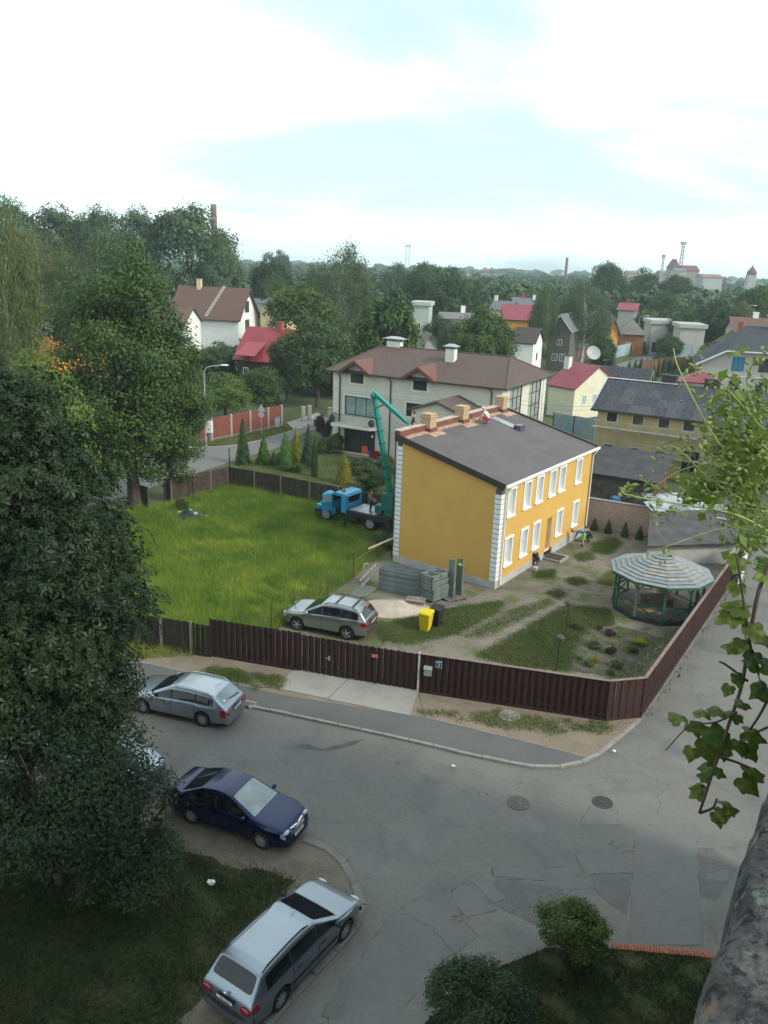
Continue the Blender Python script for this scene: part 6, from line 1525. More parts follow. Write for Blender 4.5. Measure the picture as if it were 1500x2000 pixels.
FHs('church', 'church with steep dark red roof on the right skyline', 1314, 1328, 524, 506, 610, 14, 'hip', tw, M('church_roof', (0.15, 0.06, 0.06), .8, .1, .2))
FHs('church_hall', 'long brownish-roofed hall right of the church', 1334, 1366, 528, 519, 610, 16, 'gx', tw, MATS['church_roof'])
tww = M('town_white', (0.36, 0.36, 0.35), .85, .1, .1)
FHs('town_house', 'white town building with red roof right of the church hall', 1374, 1412, 541, 536, 560, 14, 'gx', tww, M('town_red_roof', (0.26, 0.13, 0.11), .8, .1, .2))
FHs('town_house', 'pale town building left of the church', 1228, 1248, 533, 529, 590, 12, 'gx', tww, MATS['town_red_roof'])
FHs('town_house', 'long pinkish town building under the radio mast', 1292, 1330, 533, 529, 640, 14, 'gx', tw, MATS['town_red_roof'])
FHs('town_house', 'white-gabled town building before the church', 1320, 1342, 530, 524, 570, 12, 'gx', tww, old_slate)
FHs('town_house', 'pale low building on the centre skyline', 940, 976, 541, 536, 520, 12, 'gx', tww, old_slate)
FHs('town_house', 'pinkish tower house above the pale low building', 942, 956, 530, 522, 540, 10, 'hip', tw, MATS['town_red_roof'])
sp = AT(1471, 516, 640); o = thing('church_tower', 'small domed church tower at the right skyline', 'church', (sp.x, 640, 0))
MB().cbox((0, 0, sp.z * .35), 6, 6, sp.z * .7).build('tower', tww, o); MB().lathe([(3.4, sp.z * .7), (3.6, sp.z * .78), (2.0, sp.z * .86), (.6, sp.z * .93), (.15, sp.z)], 10).build('dome', MATS['church_roof'], o, True)

# ================================================================== VEHICLES
tyre_m = M('tyre', (0.018, 0.018, 0.019), .85, .2, 9); rim_m = M('alloy_rim', (0.42, 0.43, 0.45), .35, .1, 3, metal=.7)
car_glass = M('car_glass', (0.010, 0.012, 0.015), .05, .2, 1, spec=.45); car_glass_l = M('car_glass_pale', (0.16, 0.22, 0.23), .08, .35, 1.6, spec=.9)
black_pl = M('black_plastic', (0.022, 0.022, 0.024), .6, .15, 5); chrome = M('chrome', (0.65, 0.66, 0.68), .15, .05, 3, metal=1.0)
lamp_red = M('tail_lamp', (0.22, 0.008, 0.014), .2, .2, 6, spec=.7); lamp_clear = M('head_lamp', (0.34, 0.36, 0.37), .12, .35, 9, spec=.9)
plate_w = M('number_plate', (0.70, 0.70, 0.68), .5, .03, 3); plate_k = M('plate_letter', (0.03, 0.03, 0.04), .5); orange_lamp = M('amber_lamp', (0.5, 0.16, 0.02), .25, .1, 4)
def car_paint(name, col, metal=.88, rough=.30):
    return M(name, col, rough, .05, .8, metal=metal, coat=.25 if metal < .8 else .6, spec=.5)
WHEEL = {}
def wheel_meshes(r, w, spokes):
    key = (r, w, spokes)
    if key in WHEEL: return WHEEL[key]
    ty = MB().lathe([(r * .64, -w * .42), (r * .80, -w * .5), (r * .95, -w * .46), (r, -w * .3), (r, w * .3), (r * .95, w * .46), (r * .80, w * .5), (r * .64, w * .42)], 28, (0, 0, 0), 'Y', False).mesh('tyre', tyre_m, True)
    mb = MB().lathe([(r * .66, -w * .44), (r * .66, -w * .30), (r * .60, -w * .26), (r * .56, w * .2), (r * .1, w * .2)], 28, (0, 0, 0), 'Y', False)
    for k in range(spokes):
        a = 2 * math.pi * k / spokes
        d = Vector((math.cos(a), 0, math.sin(a))); q = Vector((-math.sin(a), 0, math.cos(a)))
        wd0, wd1 = r * .10, r * .085
        vs = []
        for (rr, hw, y0_, y1_) in ((r * .10, wd0, -w * .46, -w * .36), (r * .62, wd1, -w * .42, -w * .33)):
            for yy in (y0_, y1_):
                for sg_ in (-1, 1):
                    p = d * rr + q * hw * sg_; vs.append((p.x, yy, p.z))
        mb.add(vs, [(0, 1, 5, 4), (2, 6, 7, 3), (0, 4, 6, 2), (1, 3, 7, 5), (4, 5, 7, 6)])
    mb.lathe([(r * .17, -w * .36), (r * .17, -w * .48), (r * .05, -w * .50)], 14, (0, 0, 0), 'Y')
    rm_ = mb.mesh('rim', rim_m)
    dk = MB().lathe([(r * .60, -w * .05), (r * .60, w * .05)], 24, (0, 0, 0), 'Y').mesh('brake_disc', black_pl)
    WHEEL[key] = (ty, rm_, dk); return WHEEL[key]

def build_car(label, pose, S, paint, plate=None, group='cars parked in the street', glass_m=None):
    (cx, cy), ang = pose
    root = thing('parked_car', label, 'car', (cx, cy, S.get('z', 0.0)), ang, group)
    L, Wd = S['L'], S['W']; xf, xr, wr = S['xf'], S['xr'], S['wr']; xe = L / 2
    top = S['top']; belt = S['belt']
    lerp = lambda tab, x: float(np.interp(x, [p[0] for p in tab], [p[1] for p in tab]))
    zb0 = S.get('zb', .20)
    def hw(x):
        t_ = max(0.0, (abs(x) - (xe - .85)) / .85)
        return Wd / 2 * (1 - (S['nose'] if x > 0 else S['tail']) * t_ ** 2.4)
    def arch(x):
        z = zb0 + .05 * max(0, (abs(x) - xe + .5) / .5)
        for xw in (xf, xr):
            R_ = wr + .055
            if abs(x - xw) < R_: z = max(z, wr + math.sqrt(R_ * R_ - (x - xw) ** 2))
        return z
    xs = set(np.linspace(-xe, xe, 61).round(3))
    for xw in (xf, xr):
        for k in np.linspace(-1, 1, 13): xs.add(round(xw + k * (wr + .056), 3))
    for x in S['cuts']: xs.add(round(x, 3))
    xs = sorted(xs); xs = [x for i, x in enumerate(xs) if i == 0 or x - xs[i - 1] > .012 or x in [round(c, 3) for c in S['cuts']]]
    FR = [0.0, .07, .16, .84, .93]
    sect = []
    for x in xs:
        w, zt, zs = hw(x), lerp(top, x), min(lerp(belt, x), lerp(top, x) - .015)
        za = arch(x); zlow = zb0 + .02
        pts = [(0, zlow), (w * .62, zlow), (w * .64, max(zlow, za - .02)), (w * .94, za), (w * .985, za + (zs - za) * .12)]
        for f_, yy in ((.30, 1.0), (.5, 1.005), (.7, 1.0), (.86, .985)): pts.append((w * yy, za + (zs - za) * f_))
        pts.append((w * .955, zs))
        crown = min(.06, (zt - zs) * .35 + .012); ze = zt - crown
        k_ = S.get('tumble', .36)
        for f_ in FR[1:]:
            z = zs + (ze - zs) * f_; pts.append((w * .945 - (z - zs) * k_, z))
        ye = w * .945 - (ze - zs) * k_
        pts += [(ye * .965, ze + crown * .42), (ye * .86, ze + crown * .70), (ye * .45, ze + crown * .95), (0, zt)]
        sect.append(pts)
    n = len(sect[0]); nb_ = 9        # nb_: index of the belt point
    bm = bmesh.new(); V = []
    for x, pts in zip(xs, sect):
        row = {}
        for j, (y, z) in enumerate(pts):
            row[(j, 1)] = bm.verts.new((x, y, z)); row[(j, -1)] = row[(j, 1)] if y == 0 else bm.verts.new((x, -y, z))
        V.append(row)
    codes = S['codes']; mats = []; names = []
    def code(i, j, sd_):
        xm = (xs[i] + xs[i + 1]) / 2
        if nb_ + 1 <= j <= nb_ + 2 and lerp(top, xm) - lerp(belt, xm) > .10:         # between FR .07 and .84 -> side glass rows j = nb+1 (.07-.16), nb+2 (.16-.84)
            for k, (a, b) in enumerate(S['side']):
                if a <= xm <= b: return ('side_window', k, sd_)
            if S['side'][0][0] <= xm <= S['side'][-1][1]: return ('pillar', sum(b < xm for a, b in S['side']), sd_)
        if j >= nb_ + 6:
            if S['ws'][0] <= xm <= S['ws'][1]: return ('windscreen', 0, 0)
            if S['rw'][0] <= xm <= S['rw'][1]: return ('rear_window', 0, 0)
        return codes(xm, j, sd_, (sect[i][j][1] + sect[i][j + 1][1]) / 2)
    idx = {}
    for i in range(len(xs) - 1):
        for j in range(n - 1):
            for sd_ in (1, -1):
                q = [V[i][(j, sd_)], V[i + 1][(j, sd_)], V[i + 1][(j + 1, sd_)], V[i][(j + 1, sd_)]]
                q = list(dict.fromkeys(q))
                if len(q) < 3: continue
                if sd_ < 0: q = q[::-1]
                try: f = bm.faces.new(q)
                except ValueError: continue
                c = code(i, j, sd_) or ('body', 0, 0)
                f.material_index = idx.setdefault(c, len(idx)); f.smooth = True
    for i in (0, len(xs) - 1):
        lp = [V[i][(j, 1)] for j in range(n)] + [V[i][(j, -1)] for j in range(n - 2, 0, -1)]
        f = bm.faces.new(lp if i == 0 else lp[::-1]); f.material_index = idx.setdefault(('body', 0, 0), len(idx)); f.smooth = True
    # keep the borders of panes and lamps crisp
    cl = bm.edges.layers.float.new('crease_edge')
    for e in bm.edges:
        if len(e.link_faces) == 2 and e.link_faces[0].material_index != e.link_faces[1].material_index: e[cl] = .9
    bmesh.ops.recalc_face_normals(bm, faces=bm.faces)
    me = bpy.data.meshes.new('car_shell'); bm.to_mesh(me); bm.free()
    for k in range(len(idx)): me.materials.append(bpy.data.materials.get('Dummy') or bpy.data.materials.new('Dummy'))
    tmp = bpy.data.objects.new('tmp', me); COL.objects.link(tmp)
    md = tmp.modifiers.new('s', 'SUBSURF'); md.levels = 1; md.render_levels = 1
    dg = bpy.context.evaluated_depsgraph_get(); ev = bpy.data.meshes.new_from_object(tmp.evaluated_get(dg))
    bpy.data.objects.remove(tmp)
    co = np.empty(len(ev.vertices) * 3, np.float32); ev.vertices.foreach_get('co', co); co = co.reshape(-1, 3)
    parts = {}
    for p in ev.polygons: parts.setdefault(p.material_index, []).append(tuple(p.vertices))
    MT = {'body': paint, 'side_window': glass_m or car_glass, 'windscreen': S.get('wsm') or glass_m or car_glass, 'rear_window': S.get('rwm') or glass_m or car_glass, 'pillar': black_pl, 'tail_light': lamp_red, 'headlight': lamp_clear, 'trim': black_pl, 'bumper': S.get('bumper') or paint, 'arch_liner': black_pl, 'grille': black_pl, 'seam': black_pl, 'side_strip': S.get('strip') or black_pl, 'reflector': lamp_red}
    body = None
    for c, k in sorted(idx.items(), key=lambda kv: kv[0][0] != 'body'):
        fs = parts.get(k)
        if not fs: continue
        used = sorted({v for f in fs for v in f}); mp = {v: i for i, v in enumerate(used)}
        m2 = bpy.data.meshes.new(c[0]); m2.from_pydata([tuple(co[v]) for v in used], [], [[mp[v] for v in f] for f in fs]); m2.update()
        m2.materials.append(MT[c[0]]); m2.polygons.foreach_set('use_smooth', [True] * len(m2.polygons))
        inst(c[0], m2, root)
    # wheels
    ty, rm_, dk = wheel_meshes(wr, S.get('tw', .205), S.get('spokes', 8))
    yw = Wd / 2 - S.get('tw', .205) / 2 - .012
    for xw in (xf, xr):
        for sd_ in (-1, 1):
            w_ = inst('wheel', ty, root, (xw, sd_ * yw, wr), (0, rnd.uniform(0, 1), 0 if sd_ < 0 else math.pi))
            inst('rim', rm_, w_); inst('brake_disc', dk, w_)
    zy = lambda x: lerp(belt, x)
    # mirrors, handles, rails, plates
    for sd_ in (-1, 1):
        xm = S['mirror']; y0_ = hw(xm) * .95
        MB().ball((xm, sd_ * (y0_ + .11), zy(xm) + .09), .075, .10, .075, 10, 7).bar((xm, sd_ * (y0_ - .03), zy(xm) + .03), (xm, sd_ * (y0_ + .09), zy(xm) + .07), .05).build('mirror', S.get('mirror_m') or paint, root, True)
        for xh in S['handles']:
            MB().box(xh - .10, xh + .10, sd_ * hw(xh) * 1.0 - .012, sd_ * hw(xh) * 1.0 + .022, zy(xh) - .14, zy(xh) - .10).build('door_handle', S.get('handle_m') or paint, root)
        for xs_ in S['seams']:
            mb = MB(); w_ = hw(xs_)
            pr = [(sd_ * (w_ * yy + .002), arch(xs_) + (zy(xs_) - arch(xs_)) * f_) for f_, yy in ((.06, .985), (.3, 1.0), (.5, 1.004), (.7, 1.0), (.86, .985), (.98, .957))]
            for (ya, za_), (yb, zb_) in zip(pr, pr[1:]): mb.pbox((xs_ - .006, ya - .004, za_), (.012, 0, 0), (0, .008, 0), (0, yb - ya, zb_ - za_))
            mb.build('door_seam', black_pl, root)
    if S.get('rails'):
        xa, xb = S['rails']; ze = lambda x: lerp(top, x) - .045
        for sd_ in (-1, 1):
            yr = lambda x: sd_ * (hw(x) * .945 - (ze(x) - zy(x)) * S.get('tumble', .36) - .05)
            pts = [(xa + (xb - xa) * k / 8, yr(xa + (xb - xa) * k / 8), ze(xa + (xb - xa) * k / 8) + (.075 if 0 < k < 8 else .02)) for k in range(9)]
            MB().tube(pts, .018, 6).build('roof_rail', S.get('rail_m') or black_pl, root, True)
        for xc in S.get('crossbars', ()):
            MB().bar((xc, -abs(hw(xc)) * .62, ze(xc) + .085), (xc, abs(hw(xc)) * .62, ze(xc) + .085), .05, .025).build('roof_bar', black_pl, root)
    if plate:
        txt, px_, pz_, tilt_, back = plate
        pr_ = MB().box(-.28, .28, -.012, .0, -.07, .07).build('plate_frame', black_pl, root, False, (px_, 0, pz_), (tilt_, 0, -math.pi / 2 if back else math.pi / 2))
        MB().box(-.26, .26, -.016, -.0125, -.055, .055).build('number_plate', plate_w, pr_)
        flat_text(txt, .095, plate_k, pr_, (.01, -.018, 0), (math.pi / 2, 0, 0))
    for mb_, nm, m_ in S.get('extra', lambda: [])(): mb_.build(nm, m_, root)
    for sd_ in (-1, 1):                      # lamp bodies wrapped round the corners
        zt_, zh_ = sum(S['tl']) / 2, sum(S['hz']) / 2
        MB().ball((-xe + .03, sd_ * (Wd / 2 - .26), zt_), .05, .17, .10, 12, 8).build('tail_light', lamp_red, root, True)
        MB().ball((xe - .16, sd_ * (Wd / 2 - .31), zh_ + .015), .11, .18, .06, 14, 8).build('headlight', lamp_clear, root, True)
    return root
def pose(rear_px, front_px, side, track):
    a, b = Vector(G2(*rear_px)), Vector(G2(*front_px)); d = (b - a).normalized(); n_ = Vector((-d.y, d.x))
    return a, b, d, n_, math.atan2(d.y, d.x)
def car_pose(rear_px, front_px, side, S):
    """wheels on one side stand where the photograph shows them; side = +1 when that is the left side"""
    a, b, d, n_, ang = pose(rear_px, front_px, side, 0)
    mid = (a + b) / 2 - n_ * side * (S['W'] / 2 - .10)
    c = mid - d * ((S['xf'] + S['xr']) / 2)
    return (c.x, c.y), ang

def codes_wagon(S):
    L = S['L'] / 2
    def f(x, j, sd_, z):
        if j <= 2: return ('arch_liner', 0, 0)
        if x < -L + .20 and S['tl'][0] < z < S['tl'][1] and j in (5, 6, 7, 8) : return ('tail_light', 0, sd_)
        if x < S['tlx'] and x >= -L + .20 and S['tl'][0] < z < S['tl'][1] and j in (6, 7, 8): return ('tail_light', 0, sd_)
        if x > L - S['hl'] and S['hz'][0] < z < S['hz'][1] and j in (6, 7, 8): return ('headlight', 0, sd_)
        if j == 3 and abs(x) < L - .1: return ('trim', 0, sd_)
        return None
    return f
# --- silver estate at the bottom: roof rails, dark bumper strips
def extras_peugeot():
    L = 2.37; out = []
    mb = MB()
    for k in range(13):
        y = -.80 + 1.6 * k / 12; x = -L - .005 + .11 * (abs(y) / .8) ** 2.4
        mb.cbox((x, y, .50), .045, .145, .10, 0)
    out.append((mb, 'bumper_strip', black_pl))
    mb = MB()
    for sd_ in (-1, 1): mb.box(-1.0, 1.0, sd_ * .895 - .012, sd_ * .895 + .012, .46, .53)
    out.append((mb, 'side_strip', black_pl))
    mb = MB()
    for k in range(13):
        y = -.76 + 1.52 * k / 12; x = L - .02 - .16 * (abs(y) / .8) ** 2.4
        mb.cbox((x, y, .47), .05, .14, .09, 0)
    out.append((mb, 'bumper_strip', black_pl))
    out.append((MB().tube([(.30, 0, 1.44), (.12, 0, 1.60)], .008, 5), 'aerial', black_pl))
    out.append((MB().add([(-L - .002 + .02, -.05, .90), (-L + .018, .05, .90), (-L + .018, .0, .97)], [(0, 1, 2)]).box(-L - .0, -L + .02, -.045, .045, .885, .955), 'emblem', chrome))
    return out
S406 = dict(L=4.74, W=1.77, xf=1.42, xr=-1.28, wr=.31, nose=.20, tail=.10, spokes=8,
    top=[(-2.37, .62), (-2.34, .78), (-2.28, .90), (-2.17, 1.02), (-1.80, 1.40), (-1.55, 1.445), (-.6, 1.475), (0.0, 1.46), (.28, 1.42), (1.18, .985), (1.40, .95), (1.9, .85), (2.2, .74), (2.33, .62), (2.37, .52)],
    belt=[(-2.37, .60), (-2.3, .86), (-1.6, .955), (0, .92), (1.1, .88), (1.7, .82), (2.2, .70), (2.37, .50)], cuts=[-2.14, -1.83, -1.72, -.83, -.75, .17, .25, .31, 1.15, 1.02],
    side=[(-1.72, -.83), (-.75, .17), (.25, 1.02)], ws=(.31, 1.15), rw=(-2.14, -1.83), tl=(.62, .86), tlx=-2.02, hl=.30, hz=(.58, .74), mirror=.92, handles=(-.55, .40), seams=(-.80, .21, 1.15), rails=(-1.72, .05), mirror_m=black_pl, handle_m=black_pl, z=.03)
S406['codes'] = codes_wagon(S406); S406['extra'] = extras_peugeot
silver = car_paint('silver_paint', (0.22, 0.26, 0.31)); silver_b = car_paint('silver_blue_paint', (0.30, 0.34, 0.39)); silver_g = car_paint('silver_green_paint', (0.29, 0.32, 0.325)); navy = car_paint('navy_paint', (0.002, 0.011, 0.058), .5, .2)
build_car('silver estate car with black roof rails parked at the kerb, bottom of the picture', car_pose((548, 1968), (668, 1838), -1, S406), S406, silver, ('KR-1663', -2.375, .765, R(8), True))
# --- dark blue saloon
def extras_passat():
    L = 2.35; out = []
    g = MB(); 
    for k in range(5):
        for sd_ in (-1, 1): g.bar((L + .0 - .014 * k, sd_ * .04, .60 + .033 * k), (L - .045 - .014 * k, sd_ * .36, .60 + .035 * k), .03, .012)
    out.append((g, 'grille_bar', chrome))
    g = MB()
    for sd_ in (-1, 1): g.bar((L + .012, 0, .575), (L - .035, sd_ * .37, .58), .02, .025); g.bar((L - .035, sd_ * .37, .58), (L - .10, sd_ * .40, .77), .02, .025)
    g.lathe([(.065, -.01), (.065, .012), (.02, .016)], 14, (L - .01, 0, .68), 'X')
    out.append((g, 'grille_frame', chrome))
    g = MB()
    for sd_ in (-1, 1):
        pts = [(-1.45, .96), (-1.25, 1.12), (-.7, 1.29), (0, 1.325), (.4, 1.25), (1.0, .965)]
        pts = [(x, sd_ * (.865 - (z - .92) * .34), z) for x, z in pts]
        g.tube([(-1.5, sd_ * .862, .945), (-.5, sd_ * .868, .93), (1.0, sd_ * .855, .90)], .009, 5)
    out.append((g, 'window_trim', chrome))
    g = MB(); g.cbox((.78, -.42, 1.075), .10, .08, .006); out.append((g, 'windscreen_sticker', white_p))
    g = MB()
    for y in (-.5, .1): g.bar((1.10, y, 1.0), (.98, y + .5, 1.07), .012, .012)
    out.append((g, 'wiper', black_pl))
    return out
SPAS = dict(L=4.70, W=1.75, xf=1.44, xr=-1.26, wr=.315, nose=.24, tail=.18, spokes=9,
    top=[(-2.35, .66), (-2.33, .86), (-2.27, 1.0), (-2.0, 1.045), (-1.72, 1.06), (-.95, 1.39), (-.5, 1.455), (-.1, 1.46), (.22, 1.425), (1.16, 1.0), (1.4, .965), (1.9, .89), (2.18, .80), (2.30, .68), (2.35, .52)],
    belt=[(-2.35, .64), (-2.25, .90), (-1.5, .965), (0, .93), (1.1, .90), (1.7, .84), (2.2, .72), (2.35, .50)], cuts=[-1.66, -1.40, -1.02, -.34, -.26, .25, .62, 1.13, 1.0],
    side=[(-1.30, -.34), (-.26, 1.0)], ws=(.26, 1.13), rw=(-1.66, -1.0), tl=(.66, .90), tlx=-2.0, hl=.26, hz=(.60, .78), mirror=.84, handles=(-.95, .0), seams=(-1.0, -.30, 1.05), mirror_m=navy, z=.03, wsm=car_glass_l)
SPAS['codes'] = codes_wagon(SPAS); SPAS['extra'] = extras_passat
build_car('dark blue saloon car with chrome grille at the end of the kerb', car_pose((375, 1608), (513, 1658), -1, SPAS), SPAS, navy, ('GM-4275', 2.335, .46, R(-6), False))
# --- silver estate before the fence
SA6 = dict(L=4.80, W=1.81, xf=1.46, xr=-1.30, wr=.32, nose=.22, tail=.12, spokes=10,
    top=[(-2.40, .64), (-2.37, .82), (-2.30, .93), (-2.20, 1.0), (-1.72, 1.36), (-1.45, 1.43), (-.6, 1.47), (0.0, 1.46), (.22, 1.43), (1.16, 1.0), (1.4, .965), (1.9, .88), (2.2, .78), (2.35, .66), (2.40, .52)],
    belt=[(-2.40, .62), (-2.32, .88), (-1.6, .96), (0, .925), (1.1, .89), (1.7, .83), (2.2, .72), (2.40, .50)], cuts=[-2.16, -1.76, -1.70, -1.0, -.92, .08, .16, .27, 1.13, 1.0],
    side=[(-1.78, -1.0), (-.92, .08), (.16, 1.0)], ws=(.27, 1.13), rw=(-2.16, -1.74), tl=(.60, .86), tlx=-2.10, hl=.30, hz=(.58, .74), mirror=.88, handles=(-.72, .34), seams=(-.96, .12, 1.1), rails=(-1.7, .05), rail_m=chrome, rwm=car_glass_l)
SA6['codes'] = codes_wagon(SA6)
SA6['extra'] = lambda: [(MB().tube([(-1.45, 0, 1.44), (-1.75, 0, 1.56)], .008, 5), 'aerial', black_pl), (MB().add([(-2.10, .52, 1.09), (-2.10, .36, 1.09), (-2.03, .50, 1.16)], [(0, 1, 2)]), 'sticker', white_p), (MB().bar((-2.21, -.5, 1.02), (-2.14, .1, 1.06), .02, .05), 'rear_wiper', black_pl)]
build_car('silver estate car with chrome roof rails parked along the pavement', car_pose((398, 1418), (280, 1392), 1, SA6), SA6, silver_b, ('HU-4012', -2.405, .74, R(6), True))
# --- silver-green crossover in the yard
SSUV = dict(L=4.68, W=1.86, xf=1.42, xr=-1.30, wr=.36, nose=.22, tail=.14, spokes=5, tw=.225, zb=.26,
    top=[(-2.34, .70), (-2.33, .90), (-2.28, 1.08), (-2.20, 1.18), (-1.92, 1.56), (-1.6, 1.64), (-.7, 1.70), (-.1, 1.685), (.12, 1.65), (1.10, 1.12), (1.35, 1.08), (1.9, 1.0), (2.15, .90), (2.28, .76), (2.34, .60)],
    belt=[(-2.34, .68), (-2.28, 1.04), (-1.7, 1.12), (0, 1.06), (1.0, 1.02), (1.7, .95), (2.15, .84), (2.34, .58)], cuts=[-2.17, -1.95, -1.86, -.98, -.90, .02, .10, .17, 1.07, .95],
    side=[(-1.86, -.98), (-.90, .02), (.10, .95)], ws=(.17, 1.07), rw=(-2.19, -1.95), tl=(.86, 1.04), tlx=-2.0, hl=.32, hz=(.70, .88), mirror=.82, handles=(-.62, .32), seams=(-.94, .06, 1.05), rails=(-1.75, .0), crossbars=(-1.45, -.55), z=.03, tumble=.34)
SSUV['codes'] = codes_wagon(SSUV)
SSUV['extra'] = lambda: [(MB().cbox((-2.36, -.55, .58), .05, .26, .07).cbox((-2.36, .55, .58), .05, .26, .07), 'reflector', lamp_red), (MB().cbox((-1.98, 0, 1.60), .10, .30, .05), 'brake_light', lamp_red), (MB().bar((-2.34, -.32, .83), (-2.34, .32, .83), .03, .035), 'chrome_strip', chrome)]
build_car('silver-green crossover parked behind the slatted fence', car_pose((675, 1250), (583, 1232), 1, SSUV), SSUV, silver_g, ('FZ-6812', -2.36, .92, R(6), True), 'cars in the yard')
# --- cars half hidden behind the chestnut and far down the street
ps = (G(262, 1548).to_2d(), R(155))
build_car('pale silver car almost hidden behind the bushy tree', ((-9.9, 25.6), R(-22)), dict(SPAS, z=.0), silver, None)
build_car('bluish car behind the chestnut leaves by the fence', ((-17.5, 35.6), R(165)), dict(SA6, z=0.0), car_paint('blue_grey_paint', (0.10, 0.13, 0.2)), None)
for k, (px, py, an_, pn, lab, sp_) in enumerate(((1096, 697, -18, navy, 'dark blue car parked beside the grey timber house', SPAS), (1212, 686, -10, silver, 'pale car parked behind the light blue fence', SA6))):
    p = G(px, py); build_car(lab, ((p.x, p.y), R(an_)), dict(sp_, z=0.0), pn, None, 'cars parked far away')

# ------------------------------------------------------------------ blue lorry with aerial platform
lb = M('lorry_blue', (0.022, 0.27, 0.50), .45, .10, 1.5, coat=.25); lbk = M('lorry_black', (0.018, 0.018, 0.018), .7, .25, 4); teal = M('crane_teal', (0.012, 0.22, 0.19), .45, .12, 1.2, coat=.2); teal_d = M('crane_teal_dark', (0.012, 0.12, 0.10), .55, .2, 2)
tr_a, tr_b = G(722, 1036), G(637, 1016)
td = (tr_b - tr_a); tang = math.atan2(td.y, td.x); tn = Vector((-td.y, td.x, 0)).normalized()
tc_ = tr_a - tn * 1.0            # visible wheels are on the left side
tk = thing('platform_lorry', 'old bright blue lorry with raised bonnet, open door and teal aerial arm', 'lorry', (tc_.x, tc_.y, 0), tang)
WB = td.length
ty, rm_, dk = wheel_meshes(.50, .28, 6)
lr_rim = MB().lathe([(.33, -.13), (.31, -.10), (.20, -.10), (.17, -.13), (.02, -.13)], 20, (0, 0, 0), 'Y', False).mesh('rim', M('painted_rim', (0.24, 0.25, 0.26), .6, .2, 5))
for x, y in ((WB, .95), (WB, -.95), (0, .92), (0, -.92), (0, .62), (0, -.62)):
    w_ = inst('wheel', ty, tk, (x, y, .5), (0, rnd.random(), 0 if y < 0 else math.pi)); inst('rim', lr_rim, w_)
MB().box(-1.9, WB + .9, -.42, -.30, .62, .86).box(-1.9, WB + .9, .30, .42, .62, .86).box(-1.7, 1.9, -1.15, 1.15, .98, 1.14).box(-1.72, 1.92, -1.17, -1.12, .80, 1.14).box(-1.72, 1.92, 1.12, 1.17, .80, 1.14).box(1.1, 1.9, .5, 1.1, .5, .95).build('chassis', lbk, tk)
MB().box(-.4, 1.8, -.9, .9, 1.142, 1.17).build('deck_plate', zinc, tk)
# cab
X0, X1 = 2.05, 3.30
mb = MB()
prof = [(X0, .85), (X0, 2.05), (X0 + .10, 2.20), (X1 - .28, 2.22), (X1 - .05, 2.10), (X1 + .08, 1.55), (X1 + .08, .85)]
def prism_y(mb, prof, y0_, y1_, inset=0.0):
    n_ = len(prof); vs = [(x, y0_, z) for x, z in prof] + [(x, y1_, z) for x, z in prof]
    mb.add(vs, [tuple(range(n_)), tuple(range(n_, 2 * n_))[::-1]] + [(i, n_ + i, n_ + (i + 1) % n_, (i + 1) % n_) for i in range(n_)])
# roof, rear wall, right side, floor; left side open at the door
prism_y(mb, [(X0, 2.02), (X0 + .10, 2.20), (X1 - .28, 2.24), (X1 - .02, 2.12), (X1 - .02, 2.04), (X0, 1.98)], -1.0, 1.0)
mb.box(X0, X0 + .05, -1.0, 1.0, .85, 1.50).box(X0, X0 + .05, -1.0, -.72, 1.50, 2.03).box(X0, X0 + .05, .72, 1.0, 1.50, 2.03)
mb.box(X0, X0 + .42, .97, 1.02, .85, 2.03)
mb.box(X0, X1 + .08, -1.02, -.97, .85, 1.48).box(X0, X0 + .12, -1.02, -.97, 1.48, 2.03).box(X1 - .05, X1 + .03, -1.02, -.97, 1.48, 2.06)
mb.box(X1 - .0, X1 + .08, -1.0, 1.0, .85, 1.50).box(X1 - .06, X1 + .02, .94, 1.02, 1.48, 2.08)
mb.build('cab', lb, tk)
MB().box(X0 + .03, X0 + .045, -.72, .72, 1.50, 2.0).build('rear_window', car_glass, tk)
MB().pbox((X1 + .05, -.94, 1.50), (0, 1.88, 0), (-.09, 0, .56), (.012, 0, .003)).build('windscreen', car_glass, tk)
MB().box(X0 + .42, X1 - .1, 1.0, 1.012, 1.50, 2.0).build('side_window', car_glass_l, tk) if False else None
MB().box(X0 + .06, X0 + .55, -.9, .9, .95, 1.25).box(X0 + .06, X0 + .18, -.9, .9, 1.25, 1.75).build('seat', M('seat_vinyl', (0.07, 0.04, 0.03), .7, .2, 4), tk)
dr = MB().box(0, .78, -.02, .02, -.62, .02).box(0, .06, -.02, .02, .02, .60).box(.72, .78, -.02, .02, .02, .58).box(0, .78, -.02, .02, .54, .60).build('door', lb, tk, False, (X1 - .02, 1.0, 1.48), (0, 0, R(62)))
MB().box(.62, .74, .02, .05, -.06, -.03).build('handle', chrome, dr)
MB().box(.06, .72, -.008, .008, .02, .54).build('door_window', M('clear_pane', (0.30, 0.36, 0.38), .1, .1, 2, spec=.8), dr)
